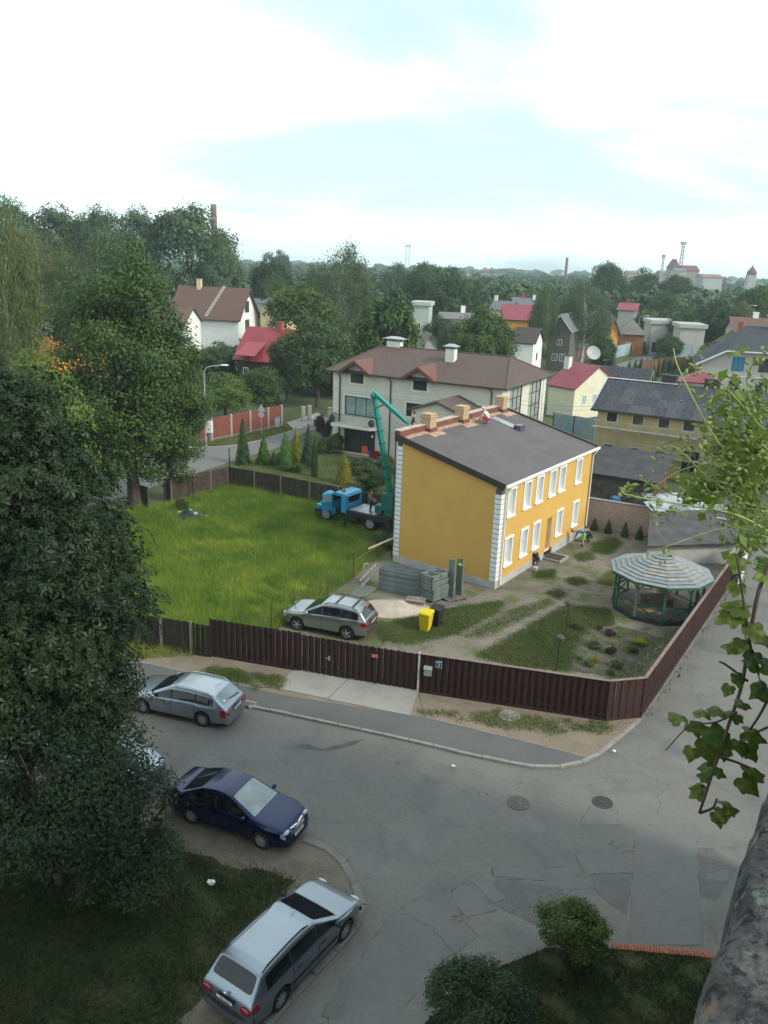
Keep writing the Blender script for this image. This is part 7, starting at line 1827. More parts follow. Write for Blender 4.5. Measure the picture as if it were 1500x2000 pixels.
# bonnet raised, wings, grille
for sd_ in (-1, 1):
    mb = MB()
    pts = [(WB + .62 * math.cos(a), .5 + .62 * math.sin(a)) for a in np.linspace(.05, math.pi - .05, 9)]
    for (xa, za), (xb, zb_) in zip(pts, pts[1:]): mb.pbox((xa, sd_ * .62, za), (xb - xa, 0, zb_ - za), (0, sd_ * .52, 0), (0, 0, .05))
    mb.box(WB + .35, WB + .80, sd_ * 1.08 - (.42 if sd_ > 0 else 0), sd_ * 1.08 + (.42 if sd_ < 0 else 0), .78, 1.10)
    mb.build('wing', lb, tk)
MB().box(X1 + .08, WB + .70, -.60, .60, .80, 1.28).build('engine_bay', lbk, tk)
MB().box(WB + .68, WB + .80, -.66, .66, .72, 1.22).build('grille', lb, tk)
mb = MB()
for k in range(5): mb.box(WB + .802, WB + .82, -.5, .5, .80 + k * .08, .84 + k * .08)
mb.build('grille_slat', lbk, tk)
MB().box(WB + .82, WB + .95, -1.1, 1.1, .50, .70).build('bumper', lbk, tk)
for sd_ in (-1, 1): MB().lathe([(.12, 0), (.13, .05), (.02, .09)], 14, (WB + .81, sd_ * .86, .98), 'X').build('headlight', lamp_clear, tk)
hb = [(-.0, -.55, 0), (-.0, .55, 0), (1.0, .46, .0), (1.0, -.46, .0)]
bn = MB(); nn_ = 8; vs = []; fs = []
for i in range(9):
    x = 1.18 * i / 8
    for k in range(nn_ + 1):
        y = -1 + 2 * k / nn_; w_ = .60 - .12 * i / 8
        vs.append((x, y * w_, .16 * (1 - y * y) - (.10 * (abs(y) ** 4)) - .10 * max(0, i - 6) ** 2 * .6))
for i in range(8):
    for k in range(nn_): a = i * (nn_ + 1) + k; fs.append((a, a + nn_ + 1, a + nn_ + 2, a + 1))
bn.add(vs, fs)
bn.build('bonnet', lb, tk, True, (X1 + .10, 0, 1.42), (0, R(-24), 0))
MB().lathe([(.15, 0), (.15, .10), (.11, .16), (.02, .18)], 14, (X1 - .55, .35, 2.23)).build('beacon', M('beacon_orange', (0.45, 0.10, 0.05), .4), tk)
MB().tube([(X1 - .1, -.5, 2.24), (X1 - .9, -.6, 2.32)], .012, 5).build('aerial', lbk, tk)
# outriggers, tool box, turntable
for x in (1.85, -1.75):
    for sd_ in (-1, 1):
        MB().bar((x, sd_ * .6, .95), (x, sd_ * 1.35, .55), .14, .14).bar((x, sd_ * 1.35, .60), (x, sd_ * 1.38, .06), .09, .09).cbox((x, sd_ * 1.38, .03), .34, .34, .05).build('outrigger', lbk, tk)
TX = -1.1
MB().lathe([(.55, 1.15), (.55, 1.4), (.42, 1.45), (.42, 1.6)], 18, (TX, 0, 0)).box(TX - .35, TX + .55, -.5, -.15, 1.5, 2.7).box(TX - .35, TX + .55, .15, .5, 1.5, 2.7).build('turntable', teal_d, tk)
MB().box(TX + .5, TX + 1.1, -.45, .45, 1.2, 1.75).tube([(TX + 1.2, .5, 1.17), (TX + 1.2, .5, 2.0), (TX + .7, .5, 2.0)], .02, 6).tube([(TX + 1.2, -.5, 1.17), (TX + 1.2, -.5, 2.0), (TX + .7, -.5, 2.0)], .02, 6).build('control_stand', teal_d, tk)
inv = Matrix.Rotation(-tang, 4, 'Z') @ Matrix.Translation(Vector((-tc_.x, -tc_.y, 0)))
piv = Vector((TX + .1, 0, 2.5)); el_w = AT(731, 772, 53.6); el = inv @ el_w; tip_w = AT(806, 836, 50.6); tip = inv @ tip_w
def beam(mb, a, b, w0, h0, w1, h1):
    a, b = Vector(a), Vector(b); d = (b - a).normalized(); x = d.cross(Vector((0, 0, 1))).normalized(); y = x.cross(d)
    vs = [a + x * sx_ * w0 / 2 + y * sy_ * h0 / 2 for sx_, sy_ in ((-1, -1), (1, -1), (1, 1), (-1, 1))] + [b + x * sx_ * w1 / 2 + y * sy_ * h1 / 2 for sx_, sy_ in ((-1, -1), (1, -1), (1, 1), (-1, 1))]
    mb.add(vs, [(0, 3, 2, 1), (4, 5, 6, 7), (0, 1, 5, 4), (1, 2, 6, 5), (2, 3, 7, 6), (3, 0, 4, 7)])
lowb = MB(); beam(lowb, piv, el + Vector((0, 0, -.1)), .30, .36, .22, .25); lo_ = lowb.build('lower_boom', teal, tk)
m2 = MB(); d_ = (el - piv)
off_ = d_.cross(Vector((0, 0, 1))).normalized() * .19
beam(m2, piv + d_ * .02 + off_, piv + d_ * .72 + off_, .10, .12, .10, .12)
for k in range(7):
    q = piv + d_ * (.06 + .12 * k); beam(m2, q - d_.normalized() * .05, q + d_.normalized() * .05, .34, .40, .31, .37)
m2.build('boom_cylinder', teal_d, lo_)
up = MB(); beam(up, el + Vector((0, 0, .15)), tip, .25, .28, .16, .18); up_ = up.build('upper_boom', teal, tk)
MB().ball(el, .26, .26, .26, 12, 8).build('knuckle', teal, tk)
MB().tube([el + Vector((0, 0, -.9)), el + (tip - el) * .28], .07, 8).build('knuckle_cylinder', chrome, up_)
# basket (its own floor, rails)
bkp = tip + Vector((0, 0, -.15)); mb = MB()
bs = .95
cor = [(-.5, -.5), (.5, -.5), (.5, .5), (-.5, .5)]
for (xa, ya), (xb, yb) in zip(cor, cor[1:] + cor[:1]):
    for z in (0.02, .55, 1.0): mb.tube([bkp + Vector((xa * bs, ya * bs, z - .6)), bkp + Vector((xb * bs, yb * bs, z - .6))], .022, 6)
    mb.tube([bkp + Vector((xa * bs, ya * bs, -.6)), bkp + Vector((xa * bs, ya * bs, .4))], .022, 6)
    mb.tube([bkp + Vector(((xa + xb) / 2 * bs, (ya + yb) / 2 * bs, -.6)), bkp + Vector(((xa + xb) / 2 * bs, (ya + yb) / 2 * bs, .4))], .018, 6)
mb.box(bkp.x - .47, bkp.x + .47, bkp.y - .47, bkp.y + .47, bkp.z - .62, bkp.z - .58)
mb.build('basket', M('basket_grey', (0.30, 0.36, 0.34), .6, .15), tk)
BASKET_W = (inv.inverted() @ (bkp + Vector((0, 0, -.58))))

# ================================================================== THINGS IN THE YARD
# gazebo
gz_c = Vector((15.35, 42.35, 0)); NS = 10
gz = thing('gazebo', 'ten-sided wooden gazebo with stepped grey plank roof and green posts', 'gazebo', gz_c, R(8))
gz_green = M('gazebo_green', (0.030, 0.095, 0.068), .75, .3, 3); gz_grey = M('grey_green_wood', (0.15, 0.19, 0.165), .8, .25, 3)
raw_wood = M('raw_wood', (0.36, 0.22, 0.10), .8, .2, 3)
RP, RO, ZE, ZA = 2.35, 2.78, 2.25, 3.25
pt = lambda r_, k, z: Vector((r_ * math.cos(2 * math.pi * k / NS), r_ * math.sin(2 * math.pi * k / NS), z))
NRG = 10
plank_ms = [M('roof_plank_a', (0.23, 0.24, 0.235), .75, .15, 3), M('roof_plank_b', (0.19, 0.215, 0.23), .7, .15, 3), M('roof_plank_c', (0.26, 0.245, 0.215), .8, .2, 3)]
roof_o = MB().lathe([(RO - .1, ZE - .02), (.05, ZA - .06)], NS).build('roof_deck', timber_grey, gz)
pmesh = {}
for ring_ in range(NRG):
    ra, rb = RO * (1 - ring_ / NRG), RO * (1 - (ring_ + 1.12) / NRG)
    rb = max(rb, .02)
    za, zb_ = ZE + (ZA - ZE) * ring_ / NRG + .075, ZE + (ZA - ZE) * (ring_ + 1.12) / NRG + .02
    key = ring_
    for k in range(NS):
        m_ = plank_ms[rnd.choice((0, 0, 1, 2)) if ring_ > 1 else rnd.choice((0, 1, 1))]
        if (ring_, m_.name) not in pmesh:
            a, b, c, d = pt(ra, 0, za), pt(ra, 1, za), pt(rb, 1, zb_), pt(rb, 0, zb_)
            e_ = (b - a).normalized() * .012
            pmesh[(ring_, m_.name)] = MB().slab([a + e_, b - e_, c - e_ * .3, d + e_ * .3], .03).mesh('roof_plank', m_)
        inst('roof_plank', pmesh[(ring_, m_.name)], roof_o, (0, 0, rnd.uniform(-.008, .008)), (0, 0, 2 * math.pi * k / NS))
for k in range(NS):
    MB().bar(pt(RP, k, .1), pt(RP, k, ZE + .05), .10).build('post', gz_green if k % 3 else gz_grey, gz)
    MB().bar(pt(RP, k, ZE), pt(RP, k + 1, ZE), .08, .14).build('ring_beam', gz_grey, gz)
    MB().bar(pt(RO - .02, k, ZE - .02), pt(RO - .02, k + 1, ZE - .02), .03, .12).build('fascia', gz_green, gz)
    if k not in (0, 1, 2):
        MB().bar(pt(RP, k, .95), pt(RP, k + 1, .95), .06, .10).build('hand_rail', gz_green, gz)
        MB().bar(pt(RP, k, .15), pt(RP, k + 1, .92), .05, .08).build('cross_brace', gz_green, gz); MB().bar(pt(RP, k, .92), pt(RP, k + 1, .15), .04, .08).build('cross_brace', gz_green, gz)
    MB().bar(pt(RP, k, 1.75), pt(RP, k, ZE) .lerp(pt(RP, k + 1, ZE), .35), .05, .07).build('knee_brace', gz_green, gz); MB().bar(pt(RP, k + 1, 1.75), pt(RP, k + 1, ZE).lerp(pt(RP, k, ZE), .35), .05, .07).build('knee_brace', gz_green, gz)
MB().lathe([(RP + .12, 0), (RP + .10, .22), (.1, .23)], NS).build('floor', M('gazebo_skirt', (0.025, 0.024, 0.024), .8, .2, 3), gz)
MB().lathe([(RP - .1, .232), (.1, .235)], NS).build('floor_boards', M('dusty_boards', (0.17, 0.15, 0.13), .9, .2, 3), gz)
for k in (5, 6): MB().bar(pt(RP - .35, k, .55), pt(RP - .35, k + 1, .55), .35, .05).build('bench', raw_wood, gz)
MB().box(-.9, .9, -.5, .4, .68, .74).box(-.8, -.7, -.4, .3, .235, .68).box(.7, .8, -.4, .3, .235, .68).build('table', M('table_brown', (0.12, 0.085, 0.06), .7, .2, 3), gz)
MB().box(.6, 1.3, .9, 1.3, .235, 1.25).build('cupboard', raw_wood, gz)
mb = MB(); a, b = pt(RP - .02, 6, 0), pt(RP - .02, 7, 0)
mb.bar(a + Vector((0, 0, 1.0)), a + Vector((0, 0, 1.9)), .04).bar(b + Vector((0, 0, 1.0)), b + Vector((0, 0, 1.9)), .04).bar(a + Vector((0, 0, 1.9)), b + Vector((0, 0, 1.9)), .04); mb.build('window_frame', raw_wood, gz)
# garden lamps
for px, py, lab in ((1105, 1237, 'mushroom-shaped garden lamp nearer the gazebo'), (1087, 1310, 'mushroom-shaped garden lamp nearer the street fence')):
    o = thing('garden_lamp', lab, 'garden lamp', G(px, py, .03), 0, 'garden lamps on the lawn')
    MB().tube([(0, 0, 0), (0, 0, 1.6)], .022, 8).build('pole', dark_metal, o)
    MB().lathe([(.02, 1.84), (.08, 1.83), (.19, 1.76), (.24, 1.70), (.23, 1.685), (.05, 1.70)], 14).build('lamp_shade', M('lamp_shade_brown', (0.06, 0.045, 0.045), .4, .2, 5), o, True)
    MB().lathe([(.10, 1.52), (.13, 1.58), (.13, 1.68), (.06, 1.69)], 12).build('lamp_glass', M('smoked_glass', (0.10, 0.10, 0.11), .15, .2, 5, spec=.8), o, True)
# wheeled bins
def bin_(label, px, py, body, lid, ang):
    o = thing('wheelie_bin', label, 'bin', G(px, py, .03), ang, 'wheeled bins in the yard')
    MB().add([(-.21, -.24, .06), (.21, -.24, .06), (.21, .24, .06), (-.21, .24, .06), (-.29, -.32, .98), (.29, -.32, .98), (.29, .32, .98), (-.29, .32, .98)], [(0, 3, 2, 1), (0, 1, 5, 4), (1, 2, 6, 5), (2, 3, 7, 6), (3, 0, 4, 7), (4, 5, 6, 7)]).box(-.31, .31, -.35, .34, .94, 1.0).build('body', body, o)
    MB().add([(-.31, -.36, 1.002), (.31, -.36, 1.002), (.31, .36, 1.002), (-.31, .36, 1.002), (-.27, -.30, 1.07), (.27, -.30, 1.07), (.27, .32, 1.09), (-.27, .32, 1.09)], [(0, 1, 5, 4), (1, 2, 6, 5), (2, 3, 7, 6), (3, 0, 4, 7), (4, 5, 6, 7)]).build('lid', lid, o)
    MB().tube([(-.25, .40, 1.0), (.25, .40, 1.0)], .02, 6).build('grip', lid, o)
    for s_ in (-.24, .24): MB().lathe([(.10, -.03), (.10, .03)], 14, (s_, .26, .10), 'X').build('wheel', tyre_m, o)
yb = M('bin_yellow', (0.62, 0.46, 0.012), .5, .08, 3); bb = M('bin_black', (0.020, 0.020, 0.021), .55, .15, 3)
bin_('bright yellow wheeled bin on the grass', 831, 1231, yb, yb, R(-25)); bin_('black wheeled bin behind the yellow one', 851, 1222, bb, bb, R(-25))
# stack of grey steel panels along the gable
def ordinal(k): return ('lowest', 'second', 'third', 'fourth', 'fifth', 'sixth', 'seventh', 'eighth', 'ninth', 'top')[k]
pan_m = [M('steel_panel_a', (0.16, 0.19, 0.20), .5, .2, 2, metal=.35), M('steel_panel_b', (0.20, 0.225, 0.235), .5, .25, 2, metal=.35)]
a, b = G(739, 1152, .03), G(836, 1170, .03); d_ = (b - a); pang = math.atan2(d_.y, d_.x)
def ribbed(L_, D_, h_, mat):
    mb = MB().box(0, L_, 0, D_, 0, h_ * .55)
    for k in range(5): mb.box(0, L_, D_ * k / 4.3, D_ * k / 4.3 + .05, h_ * .55, h_)
    mb.box(0, L_, -.012, .0, h_ * .2, h_ * .5)
    return mb.mesh('sheet', mat)
pms = [ribbed(2.75, 1.0, .145, m_) for m_ in pan_m]
for k in range(9):
    o = thing('formwork', ordinal(k if k < 8 else 9) + ' steel panel of the long stack by the yellow gable', 'panel', (a.x + rnd.uniform(-.03, .03), a.y + rnd.uniform(-.03, .03), .03 + k * .148), pang + rnd.uniform(-.012, .012), 'steel panels in the long stack')
    inst('sheet', pms[k % 2], o)
    if k in (2, 5, 8):
        for x in (1.2, 1.9 if k != 5 else .6): MB().box(x, x + .05, -.016, -.0125, .05, .10).build('yellow_tag', yb, o)
a, b = G(846, 1181, .03), G(878, 1176, .03); fang = math.atan2((G(905, 1160) - a).y, (G(905, 1160) - a).x)
frm = M('scaffold_frame_grey', (0.19, 0.22, 0.20), .55, .25, 3, metal=.3)
def frame_mesh():
    mb = MB()
    for x0, x1, y0_, y1_ in ((0, 1.35, 0, .06), (0, 1.35, .84, .90), (0, .06, 0, .9), (1.29, 1.35, 0, .9), (.62, .70, 0, .9)): mb.box(x0, x1, y0_, y1_, 0, .13)
    for y in (.2, .45, .7): mb.box(.06, 1.29, y, y + .09, .03, .06)
    return mb.mesh('frame', frm)
fm_ = frame_mesh()
for k in range(9):
    o = thing('trestle', ordinal(k if k < 8 else 9) + ' scaffold frame of the square stack beside the pallets', 'frame', (a.x + rnd.uniform(-.05, .05) - .02 * k, a.y + rnd.uniform(-.05, .05), .17 + k * .165), fang + rnd.uniform(-.03, .03), 'scaffold frames in the square stack')
    inst('frame', fm_, o)
for i, (px, py, an_, lab) in enumerate(((868, 1186, 25, 'weathered pallet under the scaffold frames'), (886, 1170, 30, 'weathered pallet sticking out beside the stack'))):
    o = thing('pallet', lab, 'pallet', G(px, py, .03), R(an_), 'pallets by the stack')
    for k in range(5): MB().box(-.6, .6, -.4 + k * .17, -.28 + k * .17, .10, .125).build('deck_board', timber_grey, o)
    for k in range(3): MB().box(-.6 + k * .55, -.5 + k * .55, -.4, .4, .0, .098).build('bearer', timber_grey, o)
for i, (px, py, ln, lab) in enumerate(((880, 1170, 2.25, 'upright grey scaffold ladder leaning on the frame stack, left'), (896, 1166, 2.2, 'upright grey scaffold ladder leaning on the frame stack, right'))):
    o = thing('scaffold_ladder', lab, 'ladder', G(px, py, .03), R(-30))
    o.rotation_euler = (R(-9), R(-6), R(-35))
    MB().box(-.13, .13, .0, .015, 0, ln - .02).build('web', frm, o)
    for x in (-.16, .16): MB().box(x - .05, x + .05, -.05, .03, 0, ln).build('stile', frm, o)
    for k in range(7): MB().box(-.125, .125, -.02, .02, .2 + k * ln / 7.6, .25 + k * ln / 7.6).build('rung', frm, o)
    if i: MB().ball((0, -.06, ln - .35), .14, .05, .10, 8, 6).build('yellow_strap', M('hi_vis', (0.45, 0.65, 0.03), .6), o)
# sand heap
sand_m = layered('sand', (0.42, 0.345, 0.275), [((0.50, 0.43, 0.36), 2.0, .42, .62, .8), ((0.30, 0.235, 0.18), 1.2, .55, .7, .6), ((.60, .55, .50), 14, .6, .75, .5)], .97, 1.0, 20, .04)
sh_c = G(775, 1190); nr, na = 14, 40; vs, fs = [], []
for i in range(nr + 1):
    for k in range(na):
        a = 2 * math.pi * k / na; r_ = i / nr
        x, y = 2.0 * r_ * math.cos(a) * (1 + .12 * math.sin(3 * a + 1)), 1.35 * r_ * math.sin(a) * (1 + .1 * math.sin(2 * a))
        z = .48 * (1 - r_) ** 1.15 + (.10 * mathutils.noise.noise(Vector((x * 1.6, y * 1.6, 3))) + .05 * mathutils.noise.noise(Vector((x * 6, y * 6, 7)))) * (1 - r_ ** 3) - .01
        vs.append((x, y, z))
for i in range(nr):
    for k in range(na): fs.append((i * na + k, i * na + (k + 1) % na, (i + 1) * na + (k + 1) % na, (i + 1) * na + k))
tag(MB().add(vs, fs).build('sand_heap', sand_m, None, True, (sh_c.x, sh_c.y, .03), (0, 0, R(-10))), 'low heap of pale sand between the car and the panel stack', 'sand heap')
o = thing('wooden_trough', 'broken mortar trough lying on the sand heap', 'trough', G(812, 1176, .28), R(-12))
MB().box(-.5, .5, -.28, .28, 0, .03).pbox((-.5, -.28, .03), (1, 0, 0), (0, .03, 0), (0, -.06, .16)).pbox((-.5, .25, .03), (1, 0, 0), (0, .03, 0), (0, .06, .16)).box(-.52, -.48, -.26, .26, .03, .16).build('tray', M('mortar_grey', (0.24, 0.20, 0.17), .9, .3, 4), o)
# pipes and ladder behind the crossover
for k in range(9):
    a = G(672 + k * 5.0, 1172 - k * .8, .08 + .03 * (k % 3)); b = G(706 + k * 4.0, 1142 + k * .6, .12 + .03 * (k % 2))
    tag(MB().tube([(0, 0, 0), b - a], .028, 8).build('scaffold_pipe', frm, None, loc=a), ('nearest', 'second', 'third', 'fourth', 'fifth', 'sixth', 'seventh', 'eighth', 'farthest')[k] + ' scaffold pipe from the car in the loose bundle', 'pipe', 'loose scaffold pipes')
o = thing('aluminium_ladder', 'aluminium ladder propped behind the crossover by the wire fence', 'ladder', G(706, 1150, .05), 0)
la, lb_ = Vector((0, 0, .15)), Vector((.9, .6, 1.0))
alu = M('aluminium', (0.5, 0.5, 0.5), .4, .1, 3, metal=.5)
for s_ in (0, .34): MB().bar(la + Vector((-s_ * .3, 0, s_)), lb_ + Vector((-s_ * .3, 0, s_)), .05).build('stile', alu, o)
for k in range(6): q = la.lerp(lb_, (k + .5) / 6); MB().bar(q, q + Vector((-.10, 0, .34)), .03).build('rung', alu, o)
o = thing('folding_trestle', 'small folded metal trestle by the wire fence', 'trestle', G(715, 1140, .03), R(30))
MB().tube([(-.3, 0, 0), (-.12, 0, 1.25), (.12, 0, 1.25), (.3, 0, 0)], .022, 6).tube([(-.3, .5, 0), (-.12, .1, 1.2), (.12, .1, 1.2), (.3, .5, 0)], .022, 6).build('frame', alu, o)
for i, (p0_, p1_, lab) in enumerate((((719, 1072), (770, 1050), 'pale timber pole slanting from the yellow gable over the wire fence'), ((692, 1095), (745, 1062), 'thin timber lath resting on the wire fence'))):
    a, b = G(*p0_, .0), G(*p1_, .0); a = AT(p0_[0], p0_[1], 47.0 + i); b = AT(p1_[0], p1_[1], 48.2 + i)
    tag(MB().bar((0, 0, 0), b - a, .09 if i == 0 else .045).build('timber_pole', raw_wood if i else M('pale_timber', (0.42, 0.36, 0.25), .85, .2, 3), None, loc=a), lab, 'pole')
# tarpaulin heap in the meadow
tp = G(372, 1012); vs, fs = [], []; nr, na = 9, 24
for i in range(nr + 1):
    for k in range(na):
        a = 2 * math.pi * k / na; r_ = i / nr; x, y = 1.35 * r_ * math.cos(a), .9 * r_ * math.sin(a)
        vs.append((x, y, .55 * (1 - r_ ** 1.6) + .16 * mathutils.noise.noise(Vector((x * 2.3, y * 2.3, 9))) * (1 - r_) + .02))
for i in range(nr):
    for k in range(na): fs.append((i * na + k, i * na + (k + 1) % na, (i + 1) * na + (k + 1) % na, (i + 1) * na + k))
tag(MB().add(vs, fs).build('tarpaulin', M('tarp_blue', (0.022, 0.036, 0.060), .45, .4, 3, .4, 6), None, True, (tp.x, tp.y, .02), (0, 0, R(-15))), 'dark blue tarpaulin over a heap in the meadow', 'tarpaulin')
for k, (dx, dy, lab) in enumerate(((-.8, .3, 'left'), (-.1, .55, 'rear'), (.45, -.35, 'front'), (1.1, .1, 'right'), (1.3, -.5, 'lower right'))):
    tag(MB().cbox((0, 0, 0), .30, .16, .14, k).build('rubble_block', M('rubble_pale', (0.5, 0.47, 0.42), .9, .15, 5), None, loc=(tp.x + dx, tp.y + dy, .45 - .32 * (dx * dx + dy * dy) / 1.5 + (.12 if k == 2 else 0)), rot=(.2, .1, k)), 'pale block weighing down the tarpaulin, ' + lab + ' one', 'block')
sheet('bare_soil', wob([G2(*p) for p in ((322, 1002), (345, 990), (372, 996), (400, 1020), (372, 1024), (335, 1014))], .1, .3, 3), .025, dirt_dark)
# terrace things
o = thing('toy_kitchen', 'orange and blue plastic play kitchen on the terrace', 'toy', G(717, 889), R(-25)); MB().box(-.5, .15, -.25, .25, 0, .9).build('cupboard', M('toy_orange', (0.55, 0.12, 0.03), .5), o); MB().box(.16, .5, -.25, .2, 0, .55).build('sink', M('toy_blue', (0.03, 0.08, 0.35), .5), o); MB().box(-.5, .1, .2, .26, .9, 1.3).build('back_board', MATS['toy_orange'], o)
pl = G(732, 897); plant('flower_clump', 'red flowers at the terrace edge', 'flowers', 'bush', leafmat('flower_red', (0.30, 0.02, 0.02), (0.4, 0.03, 0.03), .2), (pl.x, pl.y, .05), .75, 1.2, 300, trunk=False)
pl = G(708, 912); plant('flower_clump', 'white flowers in front of the terrace', 'flowers', 'bush', leafmat('flower_white', (0.6, 0.6, 0.55), (0.7, 0.7, 0.65), .2), (pl.x, pl.y, .3), .55, .7, 301, trunk=False)
# litter
for k, (px, py, lab) in enumerate(((412, 1727, 'crumpled white plastic bag on the dark grass'), (1199, 1469, 'scrap of white paper at the street corner'), (886, 1499, 'white scrap lying on the street'), (1302, 1120, 'scrap of white film by the lane fence'))):
    mb = MB(); r_ = random.Random(k)
    mb.ball((0, 0, .06), .14 if k == 0 else .07, .09 if k == 0 else .05, .07 if k == 0 else .03, 8, 6); mb.v = [(x + r_.uniform(-.03, .03), y + r_.uniform(-.03, .03), max(0, z + r_.uniform(-.02, .03))) for x, y, z in mb.v]
    tag(mb.build('litter', white_p, None, loc=G(px, py, .05)), lab, 'litter')
o = tag(MB().tube([(0, 0, 0), (.18, .02, .02)], .035, 8).build('green_bottle', M('bottle_green', (0.03, 0.4, 0.22), .2), None, loc=G(1063, 1830, .06)), 'small green bottle beside the rounded shrub', 'bottle')
for k, (px, py) in enumerate(((1010, 1165),)): pass
# overhead wire from the boarded building to the cream house
o = thing('overhead_wire', 'thin overhead wires in front of the red-roofed annex', 'wire', (0, 0, 0))
for dz in (0, .35):
    a, b = Vector((9.8, 71.0, 7.0 + dz)), Vector((19.9, 76.0, 5.6 + dz)); MB().tube([a.lerp(b, k / 8) + Vector((0, 0, -.5 * (1 - (k / 4 - 1) ** 2))) for k in range(9)], .012, 4).build('wire', black_pl, o)

# ================================================================== PEOPLE
def person(label, loc, rz, J, bones, rad, mats, hair=None, hands=(), name='person', extra=None):
    """one continuous skinned body; each face takes the cloth or skin of the nearest bone"""
    o = thing(name, label, 'person', loc, rz)
    J = {k: Vector(v) for k, v in J.items()}; bones = list(bones); rad = dict(rad)
    for (wr_, fore, mat_) in hands:           # palm, four fingers and thumb
        w_, f_ = J[wr_], J[fore]; d = (w_ - f_).normalized(); sdv = d.cross(Vector((0, 0, 1)) if abs(d.z) < .9 else Vector((1, 0, 0))).normalized(); nv = d.cross(sdv)
        J[wr_ + 'p'] = w_ + d * .075; rad[wr_ + 'p'] = .032; bones.append((wr_, wr_ + 'p', mat_))
        for i in range(4):
            t0, t1 = wr_ + 'f%d' % i, wr_ + 'g%d' % i
            J[t0] = w_ + d * .115 + sdv * (.027 * (i - 1.5)); J[t1] = J[t0] + d * (.05, .06, .056, .042)[i] * .8 + nv * .03
            rad[t0] = .010; rad[t1] = .008; bones += [(wr_ + 'p', t0, mat_), (t0, t1, mat_)]
        J[wr_ + 't'] = w_ + d * .05 + sdv * .05; J[wr_ + 'u'] = J[wr_ + 't'] + d * .04 + nv * .015; rad[wr_ + 't'] = .011; rad[wr_ + 'u'] = .009
        bones += [(wr_, wr_ + 't', mat_), (wr_ + 't', wr_ + 'u', mat_)]
    ks = list(J); ix = {k: i for i, k in enumerate(ks)}
    me = bpy.data.meshes.new('skeleton'); me.from_pydata([tuple(J[k]) for k in ks], [(ix[a], ix[b]) for a, b, _ in bones], []); me.update()
    tmp = bpy.data.objects.new('tmp', me); COL.objects.link(tmp)
    tmp.modifiers.new('skin', 'SKIN')
    if not me.skin_vertices: me.attributes
    sv = me.skin_vertices[0].data if me.skin_vertices else None
    if sv:
        for k in ks: r_ = rad[k]; sv[ix[k]].radius = (r_, r_) if not isinstance(r_, tuple) else r_
        sv[ix['pelvis']].use_root = True
    md = tmp.modifiers.new('sub', 'SUBSURF'); md.levels = md.render_levels = 1
    dg = bpy.context.evaluated_depsgraph_get(); ev = bpy.data.meshes.new_from_object(tmp.evaluated_get(dg)); bpy.data.objects.remove(tmp)
    mn = list(dict.fromkeys(b[2] for b in bones)); ev.materials.clear()
    for m_ in mn: ev.materials.append(mats[m_])
    for p in ev.polygons:
        c = p.center; best = None
        for a, b, m_ in bones:
            A, B = J[a], J[b]; ab = B - A; t_ = max(0, min(1, (c - A).dot(ab) / max(1e-9, ab.length_squared))); dd = (c - (A + ab * t_)).length
            if best is None or dd < best[0]: best = (dd, m_)
        p.material_index = mn.index(best[1]); p.use_smooth = True
    body = inst('body', ev, o)
    if hair:
        h0, h1 = J['head0'], J['head1']; ax = (h1 - h0).normalized(); c = h0.lerp(h1, .62) + ax * .02
        kind_, m_ = hair
        hm = MB().ball((0, 0, 0), .112, .100, .105, 12, 8)
        hm.v = [(x, y, z if z > -.02 else -.02 + (z + .02) * .25) for x, y, z in hm.v]
        ho = hm.build(kind_, m_, o, True, c, ax.to_track_quat('Z', 'X').to_euler())
    # face: eyes, nose, mouth
    if 'face' in J or True:
        h0, h1 = J['head0'], J['head1']; ax = (h1 - h0).normalized(); f_ = Vector(extra.get('look', (1, 0, 0)) if extra else (1, 0, 0)); f_ = (f_ - ax * f_.dot(ax)).normalized(); s_ = ax.cross(f_)
        c = h0.lerp(h1, .5)
        mb = MB()
        for q in (-1, 1): mb.ball(c + f_ * .088 + s_ * .034 * q + ax * .01, .012, n=6, m=4)
        mb.build('eyes', M('eye_dark', (0.03, 0.025, 0.02), .3), o)
        MB().ball(c + f_ * .102 - ax * .02, .016, .014, .024, 6, 5).build('nose', mats['skin'], o)
        MB().ball(c + f_ * .090 - ax * .055, .012, .022, .008, 6, 4).build('mouth', M('lip', (0.35, 0.12, 0.1), .5), o)
        MB().ball(c + s_ * .095, .018, .012, .028, 6, 5).ball(c - s_ * .095, .018, .012, .028, 6, 5).build('ears', mats['skin'], o)
    return o
skin = M('skin', (0.46, 0.27, 0.19), .6, .08, 5); hair_b = M('hair_brown', (0.06, 0.035, 0.02), .7, .2, 20); hair_r = M('hair_auburn', (0.17, 0.07, 0.025), .7, .2, 20); boots = M('boots', (0.03, 0.027, 0.025), .7)
RAD = dict(pelvis=.135, waist=.125, chest=.155, neck=.055, head0=.078, head1=.072, shL=.065, shR=.065, elL=.045, elR=.045, wrL=.03, wrR=.03, hipL=.095, hipR=.095, knL=.062, knR=.062, anL=.042, anR=.042, toL=.036, toR=.036)
def bones_of(top, arm, fore, leg, shin, shoe):
    return [('pelvis', 'waist', top), ('waist', 'chest', top), ('chest', 'neck', 'skin' if top != 'skin' else 'skin'), ('neck', 'head0', 'skin'), ('head0', 'head1', 'skin'), ('chest', 'shL', top), ('chest', 'shR', top), ('shL', 'elL', arm), ('shR', 'elR', arm), ('elL', 'wrL', fore), ('elR', 'wrR', fore),
            ('pelvis', 'hipL', leg), ('pelvis', 'hipR', leg), ('hipL', 'knL', leg), ('hipR', 'knR', leg), ('knL', 'anL', shin), ('knR', 'anR', shin), ('anL', 'toL', shoe), ('anR', 'toR', shoe)]
